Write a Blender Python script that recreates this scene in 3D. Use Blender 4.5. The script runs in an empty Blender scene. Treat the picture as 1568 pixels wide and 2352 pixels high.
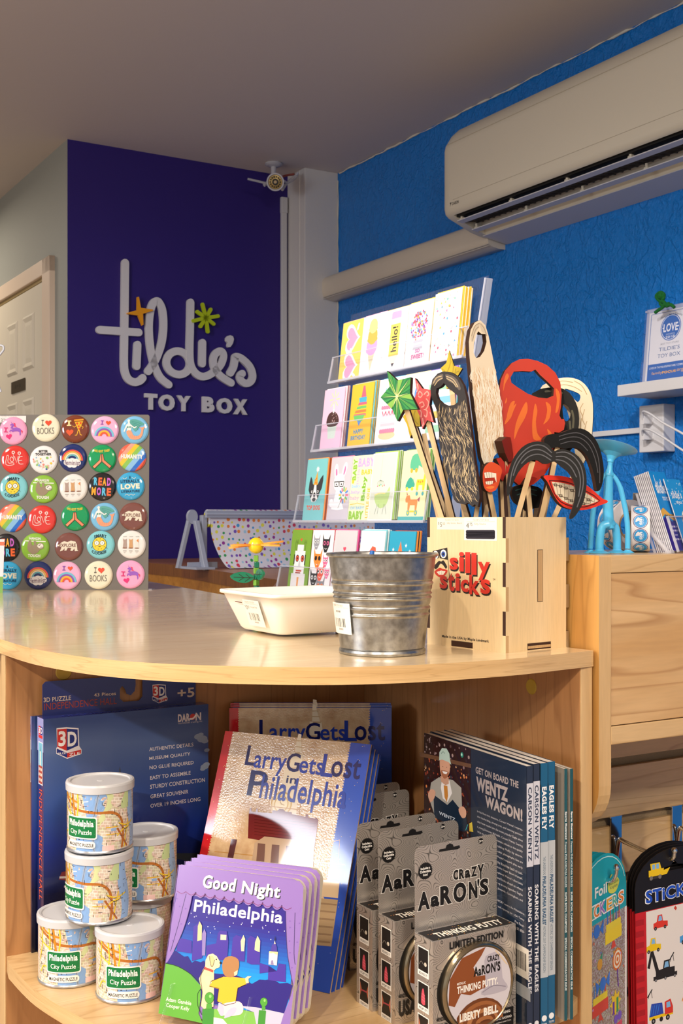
import bpy, math, random
from mathutils import Vector as V, Matrix
random.seed(7)
sc = bpy.context.scene
COL = sc.collection
F = 2700.0
EYE = 1.10                      # height of the camera above the floor (metres)

# ---------------------------------------------------------------- camera, light, exposure
cam_d = bpy.data.cameras.new('camera'); cam = bpy.data.objects.new('camera', cam_d); COL.objects.link(cam)
cam.location = (0, 0, EYE); cam.rotation_euler = (math.pi/2, 0, 0)
cam_d.sensor_fit = 'AUTO'; cam_d.sensor_width = 36; cam_d.lens = F/2352*36; cam_d.shift_y = 19/2352
cam_d.clip_start = .05; cam_d.clip_end = 60
cam_d.dof.use_dof = True; cam_d.dof.focus_distance = 1.40; cam_d.dof.aperture_fstop = 30
sc.camera = cam
sc.view_settings.view_transform = 'Standard'; sc.view_settings.look = 'None'
sc.view_settings.gamma = 1; sc.view_settings.use_curve_mapping = False
sc.view_settings.exposure = 0.0
w = bpy.data.worlds.new('room_light'); sc.world = w; w.use_nodes = True
w.node_tree.nodes['Background'].inputs[0].default_value = (1.0, .94, .88, 1)
w.node_tree.nodes['Background'].inputs[1].default_value = .56

def lamp(name, kind, loc, aim, power, colr, size=.1, spot=None, blend=.4):
    d = bpy.data.lights.new(name, kind); d.energy = power; d.color = colr
    if kind == 'AREA': d.shape = 'DISK'; d.size = size
    else: d.shadow_soft_size = size
    if spot: d.spot_size = math.radians(spot); d.spot_blend = blend
    o = bpy.data.objects.new(name, d); COL.objects.link(o); o.location = loc
    o.rotation_euler = (V(aim)-V(loc)).to_track_quat('-Z', 'Y').to_euler()
    return o
WARM = (1.0, .87, .70); COOL = (.86, .91, 1.0); NEUT = (1.0, .95, .88)
lamp('track_light_front', 'SPOT', (-1.1, -2.3, 2.60), (.05, 1.35, .74), 262, WARM, .05, 25, .7)
lamp('track_light_counter', 'SPOT', (-.75, .15, 2.60), (.12, 1.45, .95), 48, WARM, .035, 46, .35)
lamp('track_light_rack', 'SPOT', (-1.15, 1.75, 2.58), (.02, 2.62, 1.12), 6, (1, .97, .95), .04, 44, .5)
lamp('track_light_wall', 'SPOT', (-.9, 1.7, 2.56), (.75, 3.7, .75), 45, NEUT, .05, 62, .9)
lamp('wall_fill_spot', 'SPOT', (-.15, 1.3, 2.56), (1.0, 3.3, .72), 150, NEUT, .05, 52, .8)  # added spot that brightens the lower blue wall without crossing the rack
lamp('track_light_sign', 'SPOT', (-1.5, 2.6, 2.56), (-.75, 4.9, .8), 45, COOL, .05, 70, 1.0)
lamp('shop_window_light', 'AREA', (-3.1, .0, 1.60), (-.07, 1.4, .75), 42, COOL, .95)
lamp('added_floor_fill', 'AREA', (-2.3, .4, 2.6), (-2.3, .4, 0), 92, WARM, .5)  # added fill, not a known fitting: its floor bounce brightens the ceiling
lamp('added_floor_fill', 'AREA', (-2.3, 5.5, 2.6), (-2.3, 5.5, 0), 12, WARM, .5)  # second added fill, towards the far wall
lamp('added_floor_fill', 'AREA', (.9, -1.6, 2.6), (.9, -1.6, 0), 70, WARM, .5)  # third added fill, over the floor behind the camera
lamp('aisle_light', 'AREA', (.6, -.7, 2.5), (.35, 1.5, .6), 22, WARM, .5)

# ---------------------------------------------------------------- colours and materials
def lin(c): return c/12.92 if c <= .04045 else ((c+.055)/1.055)**2.4
def rgb(h):
    h = h.lstrip('#'); return tuple(lin(int(h[i:i+2], 16)/255) for i in (0, 2, 4))+(1,)
_M = {}
def mat(h, r=.5, metal=0, coat=0, name=None, trans=0, ior=1.45, bump=None, spec=.5):
    key = (h, r, metal, coat, trans, name)
    if key in _M: return _M[key]
    m = bpy.data.materials.new(name or 'print_'+h.lstrip('#')); m.use_nodes = True
    b = m.node_tree.nodes['Principled BSDF']
    b.inputs['Base Color'].default_value = rgb(h); b.inputs['Roughness'].default_value = r
    b.inputs['Metallic'].default_value = metal; b.inputs['Coat Weight'].default_value = coat
    b.inputs['Coat Roughness'].default_value = .06; b.inputs['Transmission Weight'].default_value = trans
    b.inputs['IOR'].default_value = ior; b.inputs['Specular IOR Level'].default_value = spec
    if bump:
        sclx, st = bump
        n = m.node_tree.nodes.new('ShaderNodeTexNoise'); n.inputs['Scale'].default_value = sclx; n.inputs['Detail'].default_value = 6
        t = m.node_tree.nodes.new('ShaderNodeTexCoord'); bp = m.node_tree.nodes.new('ShaderNodeBump')
        bp.inputs['Strength'].default_value = st; bp.inputs['Distance'].default_value = .01
        L = m.node_tree.links; L.new(t.outputs['Object'], n.inputs['Vector']); L.new(n.outputs['Fac'], bp.inputs['Height']); L.new(bp.outputs['Normal'], b.inputs['Normal'])
    _M[key] = m
    return m
def C(h): return mat(h, .42)                     # printed card ink
def G(h): return mat(h, .16, 0, .5)              # glossy printed ink

def nodes(m):
    nt = m.node_tree
    def N(t, **k):
        n = nt.nodes.new(t)
        for a, v in k.items(): setattr(n, a, v)
        return n
    return nt, N, nt.links.new, nt.nodes['Principled BSDF']
def ramp(N, stops, interp='LINEAR'):
    r = N('ShaderNodeValToRGB'); cr = r.color_ramp; cr.interpolation = interp
    while len(cr.elements) < len(stops): cr.elements.new(.5)
    for e, (p, c) in zip(cr.elements, stops): e.position = p; e.color = rgb(c) if isinstance(c, str) else c
    return r
def wood(name, light, dark, line, axis='z', rough=.32, coat=.2, sc1=1.0, lines=1.0):
    """maple laminate: stretched noise along the grain with thin darker growth lines"""
    m = bpy.data.materials.new(name); m.use_nodes = True; nt, N, L, b = nodes(m)
    t = N('ShaderNodeTexCoord'); mp = N('ShaderNodeMapping')
    s = {'x': (1.2, 14, 14), 'y': (14, 1.2, 14), 'z': (14, 14, 1.2), 'h': (1.5, 1.5, 42)}[axis]
    mp.inputs['Scale'].default_value = [k*sc1 for k in s]
    L(t.outputs['Object'], mp.inputs['Vector'])
    n1 = N('ShaderNodeTexNoise'); n1.inputs['Scale'].default_value = 1.6; n1.inputs['Detail'].default_value = 5; n1.inputs['Distortion'].default_value = .6
    L(mp.outputs[0], n1.inputs['Vector'])
    r1 = ramp(N, [(.3, dark), (.7, light)]); L(n1.outputs['Fac'], r1.inputs[0])
    n2 = N('ShaderNodeTexNoise'); n2.inputs['Scale'].default_value = .9; n2.inputs['Detail'].default_value = 2; L(mp.outputs[0], n2.inputs['Vector'])
    mu = N('ShaderNodeMath', operation='MULTIPLY'); mu.inputs[1].default_value = 11; L(n2.outputs['Fac'], mu.inputs[0])
    fr = N('ShaderNodeMath', operation='FRACT'); L(mu.outputs[0], fr.inputs[0])
    r2 = ramp(N, [(0, (1, 1, 1, 1)), (.12, (0, 0, 0, 1)), (.94, (0, 0, 0, 1)), (1, (1, 1, 1, 1))]); L(fr.outputs[0], r2.inputs[0])
    f = N('ShaderNodeMath', operation='MULTIPLY'); f.inputs[1].default_value = .45*lines; L(r2.outputs['Color'], f.inputs[0])
    mx = N('ShaderNodeMix', data_type='RGBA'); L(f.outputs[0], mx.inputs[0]); L(r1.outputs[0], mx.inputs[6]); mx.inputs[7].default_value = rgb(line)
    n3 = N('ShaderNodeTexNoise'); n3.inputs['Scale'].default_value = 22; L(mp.outputs[0], n3.inputs['Vector'])
    r3 = ramp(N, [(.35, (.93, .93, .93, 1)), (.65, (1, 1, 1, 1))]); L(n3.outputs['Fac'], r3.inputs[0])
    m2 = N('ShaderNodeMix', data_type='RGBA', blend_type='MULTIPLY'); m2.inputs[0].default_value = 1
    L(mx.outputs[2], m2.inputs[6]); L(r3.outputs[0], m2.inputs[7]); L(m2.outputs[2], b.inputs['Base Color'])
    b.inputs['Roughness'].default_value = rough; b.inputs['Coat Weight'].default_value = coat; b.inputs['Coat Roughness'].default_value = .08
    return m
MAPLE_Z = wood('maple_laminate_upright', '#d9b888', '#c9a370', '#a97e4c', 'z')
MAPLE_X = wood('maple_laminate_across', '#dcbb8c', '#cba775', '#a97e4c', 'x')
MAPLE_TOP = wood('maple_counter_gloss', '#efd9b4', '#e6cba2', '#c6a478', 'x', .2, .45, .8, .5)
MAPLE_SHADED = wood('maple_interior_shaded', '#bd8a5a', '#ad7a4c', '#84552f', 'z', .38, .1)  # cabinet shade put into the colour: darker, redder copy of the maple
MAPLE_EDGE = wood('maple_edge_band', '#ddb985', '#cfa873', '#a87c48', 'h', .3, .3, 1.6, .8)
MAPLE_SIDE = wood('maple_side_amber', '#cf9f5c', '#bd8947', '#9c6a30', 'z', .35, .1)
PLY = wood('birch_plywood', '#e6cda4', '#dfc496', '#d9b881', 'z', .5, 0, 1.3, .25)
BAMBOO = wood('oiled_bamboo', '#b97a35', '#9a5f24', '#6e3f16', 'x', .4, .1, 2.0)
def clear(name, tint, edge=0.0, rough=.02):
    m = bpy.data.materials.new(name); m.use_nodes = True; nt, N, L, b = nodes(m)
    tr = N('ShaderNodeBsdfTransparent'); tr.inputs[0].default_value = rgb(tint); gl = N('ShaderNodeBsdfGlossy'); gl.inputs['Roughness'].default_value = rough
    fr = N('ShaderNodeFresnel'); fr.inputs['IOR'].default_value = 1.42; mx = N('ShaderNodeMixShader'); ge = N('ShaderNodeNewGeometry'); sb = N('ShaderNodeMath', operation='SUBTRACT'); sb.inputs[0].default_value = 1; L(ge.outputs['Backfacing'], sb.inputs[1]); mu = N('ShaderNodeMath', operation='MULTIPLY'); L(fr.outputs[0], mu.inputs[0]); L(sb.outputs[0], mu.inputs[1]); L(mu.outputs[0], mx.inputs[0]); L(tr.outputs[0], mx.inputs[1]); L(gl.outputs[0], mx.inputs[2])
    df = N('ShaderNodeBsdfDiffuse'); df.inputs[0].default_value = rgb('#f2f2f8'); m2 = N('ShaderNodeMixShader'); m2.inputs[0].default_value = edge; L(mx.outputs[0], m2.inputs[1]); L(df.outputs[0], m2.inputs[2])
    L(m2.outputs[0], nt.nodes['Material Output'].inputs['Surface']); return m
ACRYL = clear('clear_acrylic', '#fdfdff', .012)
ACRYL_FLOOR = clear('acrylic_floor', '#f4f5fa', .26, .08)
ACRYL_EDGE = clear('polished_acrylic_edge', '#e6e8f2', .34, .1)
CHROME = mat('#d8dade', .08, 1, 0, 'chrome')
BURNT = mat('#3a2015', .7, 0, 0, 'laser_burnt_edge')

# ---------------------------------------------------------------- geometry
def frame(o, x, y):
    """matrix with origin o, local x and y axes (y made square to x) and z = x cross y"""
    x = V(x).normalized(); y = V(y); y = (y-x*y.dot(x)).normalized(); z = x.cross(y)
    m = Matrix((x, y, z)).transposed().to_4x4(); m.translation = V(o); return m
D1 = V((-.513, .858, 0)).normalized()          # along the blue wall, away from the camera
D2 = V((.858, .513, 0)).normalized()           # along the purple wall, to the right
UP = V((0, 0, 1))
def U(x, y, d): return V(((x-784)/F*d, d, EYE-(y-1195)/F*d))
def UZ(x, y, z): return U(x, y, (EYE-z)*F/(y-1195))
def UPL(x, y, p, n):
    r = V(((x-784)/F, 1, -(y-1195)/F)); o = V((0, 0, EYE)); return o+r*((V(p)-o).dot(n)/r.dot(n))

_txt = {}
def glyphs(s):
    if s in _txt: return _txt[s]
    cu = bpy.data.curves.new('t', 'FONT'); cu.body = s; cu.size = 1; cu.resolution_u = 3
    ob = bpy.data.objects.new('t', cu); COL.objects.link(ob)
    dg = bpy.context.evaluated_depsgraph_get(); ev = ob.evaluated_get(dg); me = ev.to_mesh()
    vs = [(v.co.x, v.co.y) for v in me.vertices]; fs = [tuple(p.vertices) for p in me.polygons]
    ev.to_mesh_clear(); bpy.data.objects.remove(ob); bpy.data.curves.remove(cu)
    _txt[s] = (vs, fs); return vs, fs
_txb = {}
def glyphs_b(s, off):
    k = (s, off)
    if k in _txb: return _txb[k]
    cu = bpy.data.curves.new('t', 'FONT'); cu.body = s; cu.size = 1; cu.resolution_u = 3; cu.offset = off; cu.space_character = 1+off*2.2
    ob = bpy.data.objects.new('t', cu); COL.objects.link(ob)
    dg = bpy.context.evaluated_depsgraph_get(); ev = ob.evaluated_get(dg); me = ev.to_mesh()
    vs = [(v.co.x, v.co.y) for v in me.vertices]; fs = [tuple(p.vertices) for p in me.polygons]
    ev.to_mesh_clear(); bpy.data.objects.remove(ob); bpy.data.curves.remove(cu)
    _txb[k] = (vs, fs); return vs, fs

def smooth_path(pts, n=8, closed=False):
    P = [V(p).to_3d() if len(p) == 2 else V(p) for p in pts]; out = []; m = len(P)
    rng = range(m if closed else m-1)
    for i in rng:
        p0 = P[(i-1) % m] if closed or i > 0 else P[0]; p1 = P[i]; p2 = P[(i+1) % m]
        p3 = P[(i+2) % m] if closed or i+2 < m else P[-1]
        for k in range(n):
            t = k/n
            out.append(.5*((2*p1)+(p2-p0)*t+(2*p0-5*p1+4*p2-p3)*t*t+(3*p1-p0-3*p2+p3)*t*t*t))
    if not closed: out.append(P[-1])
    return out

class MB:
    def __init__(s, T=None): s.v = []; s.f = []; s.m = []; s.sm = []; s.mats = []; s.T = T; s.k = 0
    def mi(s, m):
        if m not in s.mats: s.mats.append(m)
        return s.mats.index(m)
    def add(s, vs, fs, m, smooth=False):
        b = len(s.v)
        for v in vs:
            v = V(v)
            if s.T is not None: v = s.T(v) if callable(s.T) else s.T @ v
            s.v.append(tuple(v))
        i = s.mi(m)
        for f in fs: s.f.append(tuple(b+k for k in f)); s.m.append(i); s.sm.append(smooth)
    def par(s, o, a, b, c, m):
        o, a, b, c = V(o), V(a), V(b), V(c)
        vs = [o, o+a, o+a+b, o+b, o+c, o+a+c, o+a+b+c, o+b+c]
        s.add(vs, [(0, 3, 2, 1), (4, 5, 6, 7), (0, 1, 5, 4), (1, 2, 6, 5), (2, 3, 7, 6), (3, 0, 4, 7)], m)
    def box(s, x0, x1, y0, y1, z0, z1, m): s.par((x0, y0, z0), (x1-x0, 0, 0), (0, y1-y0, 0), (0, 0, z1-z0), m)
    def prism(s, poly, z0, z1, m, side=None, smooth=False):
        n = len(poly); a = sum(poly[i][0]*poly[(i+1) % n][1]-poly[(i+1) % n][0]*poly[i][1] for i in range(n))
        if a < 0: poly = poly[::-1]
        vs = [(p[0], p[1], z0) for p in poly]+[(p[0], p[1], z1) for p in poly]
        s.add(vs, [tuple(range(n-1, -1, -1)), tuple(range(n, 2*n))], m)
        s.add(vs, [(i, (i+1) % n, n+(i+1) % n, n+i) for i in range(n)], side or m, smooth)
    def ribbon(s, pts, wd, z0, z1, m, side=None, caps=6):
        """flat stroke of even width along a 2D path with round ends"""
        P = [V((p[0], p[1])) for p in pts]; n = len(P); L = []; R = []
        for i in range(n):
            d = (P[min(i+1, n-1)]-P[max(i-1, 0)]).normalized(); nn = V((-d.y, d.x))*wd/2; L.append(P[i]+nn); R.append(P[i]-nn)
        d0 = (P[1]-P[0]).normalized(); d1 = (P[-1]-P[-2]).normalized(); r = wd/2
        a1 = math.atan2(d1.y, d1.x); a0 = math.atan2(d0.y, d0.x)
        c1 = [P[-1]+V((math.cos(a1+t), math.sin(a1+t)))*r for t in [math.pi/2-math.pi*k/(caps+1) for k in range(1, caps+1)]]
        c0 = [P[0]+V((math.cos(a0+t), math.sin(a0+t)))*r for t in [-math.pi/2-math.pi*k/(caps+1) for k in range(1, caps+1)]]
        rim = L+c1+R[::-1]+c0; N = len(rim)
        vs = [(p.x, p.y, z1) for p in rim]
        if z1 != z0: vs += [(p.x, p.y, z0) for p in rim]
        body = [(i, i+1, 2*n+caps-2-i, 2*n+caps-1-i) for i in range(n-1)]
        body = [(f[3], f[2], f[1], f[0]) for f in body]
        e1 = tuple([n-1]+list(range(n, n+caps))+[n+caps])[::-1]
        e0 = tuple([2*n+caps-1]+list(range(2*n+caps, N))+[0])[::-1]
        s.add(vs, body+[e1, e0], m)
        if z1 != z0: s.add(vs, [(N+i, i, (i+1) % N, N+(i+1) % N) for i in range(N)], side or m, True)
    def tube(s, pts, r, m, seg=10, closed=False, flat=1):
        P = [V(p) for p in pts]; n = len(P); R = r if isinstance(r, (list, tuple)) else [r]*n; vs = []; prev = None
        for i in range(n):
            a = P[(i-1) % n] if closed or i > 0 else P[0]; b = P[(i+1) % n] if closed or i < n-1 else P[-1]
            d = (b-a).normalized()
            ref = prev if prev is not None else (V((0, 0, 1)) if abs(d.z) < .9 else V((1, 0, 0)))
            x = (ref-d*ref.dot(d)).normalized(); prev = x; y = d.cross(x)
            for k in range(seg):
                t = 2*math.pi*k/seg; vs.append(P[i]+(x*math.cos(t)*flat+y*math.sin(t))*R[i])
        fs = [(i*seg+k, i*seg+(k+1) % seg, ((i+1) % n)*seg+(k+1) % seg, ((i+1) % n)*seg+k) for i in range(n if closed else n-1) for k in range(seg)]
        s.add(vs, fs, m, True)
        if not closed: s.add(vs, [tuple(range(seg-1, -1, -1)), tuple(range((n-1)*seg, n*seg))], m)
    def lathe(s, prof, m, seg=48, c=(0, 0, 0), smooth=True, mats=None):
        c = V(c); n = len(prof)
        vs = [c+V((r*math.cos(2*math.pi*k/seg), r*math.sin(2*math.pi*k/seg), z)) for (r, z) in prof for k in range(seg)]
        for i in range(n-1):
            fs = []
            for k in range(seg):
                k2 = (k+1) % seg
                f = (i*seg+k, i*seg+k2, (i+1)*seg+k2, (i+1)*seg+k)
                if prof[i][0] < 1e-6: f = (i*seg, (i+1)*seg+k2, (i+1)*seg+k)
                elif prof[i+1][0] < 1e-6: f = (i*seg+k, i*seg+k2, (i+1)*seg)
                fs.append(f)
            s.add(vs, fs, mats[i] if mats else m, smooth)
    def loft(s, rings, m, smooth=False, caps=True, closed=True):
        n = len(rings[0]); vs = [p for r in rings for p in r]; fs = []
        for i in range(len(rings)-1):
            for k in range(n if closed else n-1): fs.append((i*n+k, i*n+(k+1) % n, (i+1)*n+(k+1) % n, (i+1)*n+k))
        s.add(vs, fs, m, smooth)
        if caps: s.add(vs, [tuple(range(n-1, -1, -1)), tuple(range((len(rings)-1)*n, len(rings)*n))], m)
    def ball(s, c, r, m, seg=16, sq=(1, 1, 1)):
        pr = [(r*math.sin(math.pi*i/seg), -r*math.cos(math.pi*i/seg)) for i in range(seg+1)]
        T = s.T; c = V(c); M = Matrix.Translation(c) @ Matrix.Diagonal((*sq, 1))
        s.T = (lambda v: (T(M @ v) if callable(T) else (T @ (M @ v) if T is not None else M @ v)))
        s.lathe(pr, m, seg*2); s.T = T
    def build(s, name, parent=None, mw=None, label=None):
        me = bpy.data.meshes.new(name); me.from_pydata(s.v, [], s.f)
        for m in s.mats: me.materials.append(m)
        me.polygons.foreach_set('material_index', s.m); me.polygons.foreach_set('use_smooth', s.sm); me.update()
        o = bpy.data.objects.new(name, me); COL.objects.link(o)
        if parent: o.parent = parent
        if mw is not None: o.matrix_world = mw
        if label: o['label'] = label
        return o

class Art(MB):
    """flat printing on a panel of size w x h (metres): coordinates 0..1 across and 0..1 up, each call one ink layer above the last"""
    def __init__(s, w, h, z=0.0001, T=None, mk=C, step=.00004): super().__init__(T); s.w = w; s.h = h; s.z = z; s.mk = mk; s.step = step; s.bb = []; s.top = 0
    def _z(s, pts=None):
        """an ink layer just above whatever it overlaps"""
        if pts is None: lv = s.top+1; b = (-1e9, -1e9, 1e9, 1e9)
        else:
            X = [p[0] for p in pts]; Y = [p[1] for p in pts]; b = (min(X), min(Y), max(X), max(Y)); lv = 0
            for q, l in s.bb:
                if l > lv and q[0] < b[2] and q[2] > b[0] and q[1] < b[3] and q[3] > b[1]: lv = l
            lv += 1
        s.bb.append((b, lv)); s.top = max(s.top, lv); return s.z+lv*s.step
    def col(s, c): return s.mk(c) if isinstance(c, str) else c
    def P(s, pts, c, sm=0):
        if sm: pts = [(p.x, p.y) for p in smooth_path(pts, sm, True)]
        z = s._z([(x*s.w, y*s.h) for x, y in pts])
        n = len(pts); a = sum(pts[i][0]*pts[(i+1) % n][1]-pts[(i+1) % n][0]*pts[i][1] for i in range(n))
        if a < 0: pts = pts[::-1]
        s.add([(x*s.w, y*s.h, z) for x, y in pts], [tuple(range(n))], s.col(c))
    def R(s, x0, y0, x1, y1, c, nx=1):
        z = s._z([(x0*s.w, y0*s.h), (x1*s.w, y1*s.h)]); vs = []; fs = []
        for i in range(nx+1):
            x = x0+(x1-x0)*i/nx; vs += [(x*s.w, y0*s.h, z), (x*s.w, y1*s.h, z)]
        for i in range(nx): fs.append((2*i, 2*i+2, 2*i+3, 2*i+1))
        s.add(vs, fs, s.col(c))
    def O(s, x, y, r, c, ry=None, n=20, a0=0, a1=360):
        """ellipse; radii as fractions of the panel width"""
        ry = ry or r; z = s._z([(x*s.w-r*s.w, y*s.h-ry*s.w), (x*s.w+r*s.w, y*s.h+ry*s.w)]); full = a1-a0 >= 360
        k = n if full else n+1
        vs = [(x*s.w+r*s.w*math.cos(math.radians(a0+(a1-a0)*i/n)), y*s.h+ry*s.w*math.sin(math.radians(a0+(a1-a0)*i/n)), z) for i in range(k)]
        s.add(vs, [tuple(range(len(vs)))], s.col(c))
    def arc(s, x, y, r, wd, c, a0=0, a1=180, n=20):
        R_ = (r+wd/2)*s.w; z = s._z([(x*s.w-R_, y*s.h-R_), (x*s.w+R_, y*s.h+R_)]); vs = []
        for i in range(n+1):
            t = math.radians(a0+(a1-a0)*i/n)
            for q in (r-wd/2, r+wd/2): vs.append((x*s.w+q*s.w*math.cos(t), y*s.h+q*s.w*math.sin(t), z))
        s.add(vs, [(2*i, 2*i+1, 2*i+3, 2*i+2) for i in range(n)], s.col(c))
    def L(s, pts, wd, c, sm=0):
        if sm: pts = [(p.x, p.y) for p in smooth_path(pts, sm)]
        z = s._z([(x*s.w, y*s.h) for x, y in pts]); s.ribbon([(x*s.w, y*s.h) for x, y in pts], wd*s.w, z, z, s.col(c), caps=2)
    def T_(s, t, x0, y0, x1, y1, c, b=0, sh=0, rot=0, fit=True, ax='c', bend=None):
        """text fitted to the box x0..x1, y0..y1; b = boldness; rot in degrees about the box centre"""
        vs, fs = glyphs_b(t, b) if b else glyphs(t)
        if not vs: return
        X0 = min(v[0] for v in vs); X1 = max(v[0] for v in vs); Y0 = min(v[1] for v in vs); Y1 = max(v[1] for v in vs)
        bw = (x1-x0)*s.w; bh = (y1-y0)*s.h; cx = (x0+x1)/2*s.w; cy = (y0+y1)/2*s.h
        if rot in (90, -90, 270): bw, bh = bh, bw
        kx = bw/max(X1-X0, 1e-6); ky = bh/max(Y1-Y0, 1e-6)
        if not fit: kx = ky = min(kx, ky)
        ca, sa = math.cos(math.radians(rot)), math.sin(math.radians(rot)); z = s._z([(cx-bw/2, cy-bh/2), (cx+bw/2, cy+bh/2)] if rot not in (90, -90, 270) else [(cx-bh/2, cy-bw/2), (cx+bh/2, cy+bw/2)]); out = []
        for x, y in vs:
            px = (x-(X0+X1)/2)*kx; py = (y-(Y0+Y1)/2)*ky; px += py*sh
            if bend: py += bend*bw*((2*px/bw)**2)
            out.append((cx+px*ca-py*sa, cy+px*sa+py*ca, z))
        s.add(out, fs, s.col(c))
    def I_(s, x0, y0, x1, y1, c, t=.3):
        h = y1-y0; m = (x0+x1)/2; w_ = (x1-x0)*t/2; s.R(m-w_, y0, m+w_, y1, c); s.R(x0, y0, x1, y0+h*.2, c); s.R(x0, y1-h*.2, x1, y1, c)
    def heart(s, x, y, r, c, rot=0):
        pts = []
        for i in range(24):
            t = 2*math.pi*i/24; px = 16*math.sin(t)**3/17*r; py = (13*math.cos(t)-5*math.cos(2*t)-2*math.cos(3*t)-math.cos(4*t))/17*r
            a = math.radians(rot); pts.append((x+px*math.cos(a)-py*math.sin(a), y+(px*math.sin(a)+py*math.cos(a))*s.w/s.h))
        s.P(pts, c)
    def star(s, x, y, r, c, n=5, k=.42, rot=90):
        s.P([(x+(r if i % 2 == 0 else r*k)*math.cos(math.radians(rot+180*i/n)), y+(r if i % 2 == 0 else r*k)*math.sin(math.radians(rot+180*i/n))*s.w/s.h) for i in range(2*n)], c)

def tag(o, label, cat, group=None, kind=None):
    if label: o['label'] = label
    if cat: o['category'] = cat
    if group: o['group'] = group
    if kind: o['kind'] = kind
    return o
def thing(name, label, cat, mw=None, group=None):
    o = bpy.data.objects.new(name, None); COL.objects.link(o); o.empty_display_size = .03
    if mw is not None: o.matrix_world = mw if isinstance(mw, Matrix) else Matrix.Translation(V(mw))
    return tag(o, label, cat, group)
INK_OF = {'card_print': ('card_body', 'hanging_card'), 'button_print': ('button_shell',), 'sticker_print': ('backing_card', 'sticker_sheet'), 'cover_print': ('hard_cover', 'cover'), 'spine_print': ('cover', 'carton'),
 'front_print': ('carton',), 'side_print': ('carton',), 'top_print': ('carton',), 'tab_print': ('hanging_tab',), 'tin_print': ('tin',), 'map_print': ('can_wall',), 'sign_print': ('can_wall',), 'leaflet_print': ('paper_sheet',),
 'lettering_print': ('front_panel',), 'print': ('star_shape', 'beard_shape', 'mustache_shape', 'lips_shape'), 'engraving': ('plate',), 'panel_seam': ('casing',)}
_made = {}
def put(mb, name, parent, label=None, M=None):
    """a part whose mesh is in its thing's local coordinates; printing joins the mesh of the part it is printed on"""
    if name in INK_OF:
        for ch in parent.children:
            if ch.name.split('.')[0] in INK_OF[name]:
                t = _made[ch.name]; off = len(t.v); t.v += [tuple(M @ V(v)) if M else v for v in mb.v]; t.f += [tuple(k+off for k in f) for f in mb.f]; t.m += [t.mi(mb.mats[i]) for i in mb.m]; t.sm += mb.sm
                me = ch.data; me.clear_geometry(); me.from_pydata(t.v, [], t.f)
                for m in t.mats[len(me.materials):]: me.materials.append(m)
                me.polygons.foreach_set('material_index', t.m); me.polygons.foreach_set('use_smooth', t.sm); me.update(); return ch
    o = mb.build(name, label=label); o.parent = parent; _made[o.name] = mb; return o
def dup(root, mw, label=None, group=None):
    r = root.copy(); COL.objects.link(r); r.matrix_world = mw if isinstance(mw, Matrix) else Matrix.Translation(V(mw))
    if label: r['label'] = label
    if group: r['group'] = group
    for ch in list(root.children):
        c = ch.copy(); COL.objects.link(c); c.parent = r
        for g in list(ch.children):
            d = g.copy(); COL.objects.link(d); d.parent = c
    return r
def bevel(o, wd=.001, seg=2):
    m = o.modifiers.new('edge', 'BEVEL'); m.width = wd; m.segments = seg; m.limit_method = 'ANGLE'; m.angle_limit = math.radians(40); return o
def struct(mb, name): o = mb.build(name); o['kind'] = 'structure'; return o

# ---------------------------------------------------------------- the room
CEIL = EYE+1.55
PW = V((-1.114, 4.78, 0)); BW = V((-.0156, 5.25, 0))
def wallp(s, z, p=0): return BW-D1*s-D2*p+UP*z          # point beside the blue wall: s towards the camera, p out from the wall
def vplane(mb, a, b, z0, z1, m, nx=1):
    a, b = V(a), V(b); mb.add([a+UP*z0, b+UP*z0, b+UP*z1, a+UP*z1], [(0, 1, 2, 3)], m)
def blue_mat():
    m = bpy.data.materials.new('blue_painted_plaster'); m.use_nodes = True; nt, N, L, b = nodes(m)
    t = N('ShaderNodeTexCoord')
    mp = N('ShaderNodeMapping'); mp.inputs['Scale'].default_value = (1, 1, .8); L(t.outputs['Object'], mp.inputs['Vector'])
    n = N('ShaderNodeTexNoise'); n.inputs['Scale'].default_value = 75; n.inputs['Detail'].default_value = 6; n.inputs['Roughness'].default_value = .66; n.inputs['Distortion'].default_value = .4
    L(mp.outputs[0], n.inputs['Vector'])
    v = N('ShaderNodeTexNoise'); v.inputs['Scale'].default_value = 22; v.inputs['Detail'].default_value = 5; v.inputs['Distortion'].default_value = .5; L(mp.outputs[0], v.inputs['Vector'])
    rr = ramp(N, [(.44, (0, 0, 0, 1)), (.50, (1, 1, 1, 1)), (.56, (0, 0, 0, 1))]); L(v.outputs['Fac'], rr.inputs[0])
    ad = N('ShaderNodeMath', operation='MULTIPLY_ADD'); L(rr.outputs[0], ad.inputs[0]); ad.inputs[1].default_value = .35; L(n.outputs['Fac'], ad.inputs[2])
    bp = N('ShaderNodeBump'); bp.inputs['Strength'].default_value = .8; bp.inputs['Distance'].default_value = .016; L(ad.outputs[0], bp.inputs['Height']); L(bp.outputs['Normal'], b.inputs['Normal'])
    b.inputs['Base Color'].default_value = rgb('#0080e2'); b.inputs['Roughness'].default_value = .24; b.inputs['Specular IOR Level'].default_value = .5
    return m
PURPLE = mat('#2a1672', .6, 0, 0, 'purple_wall_paint', bump=(60, .05))
GREYW = mat('#989a94', .7, 0, 0, 'grey_wall_paint', bump=(40, .05))
CEILM = mat('#d6cdc8', .8, 0, 0, 'ceiling_paint', bump=(14, .05))
WHITEP = mat('#d2d0cf', .5, 0, 0, 'white_painted_timber', bump=(90, .06))
XI = PW+D2*1.184                                        # where purple and blue walls meet
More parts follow.
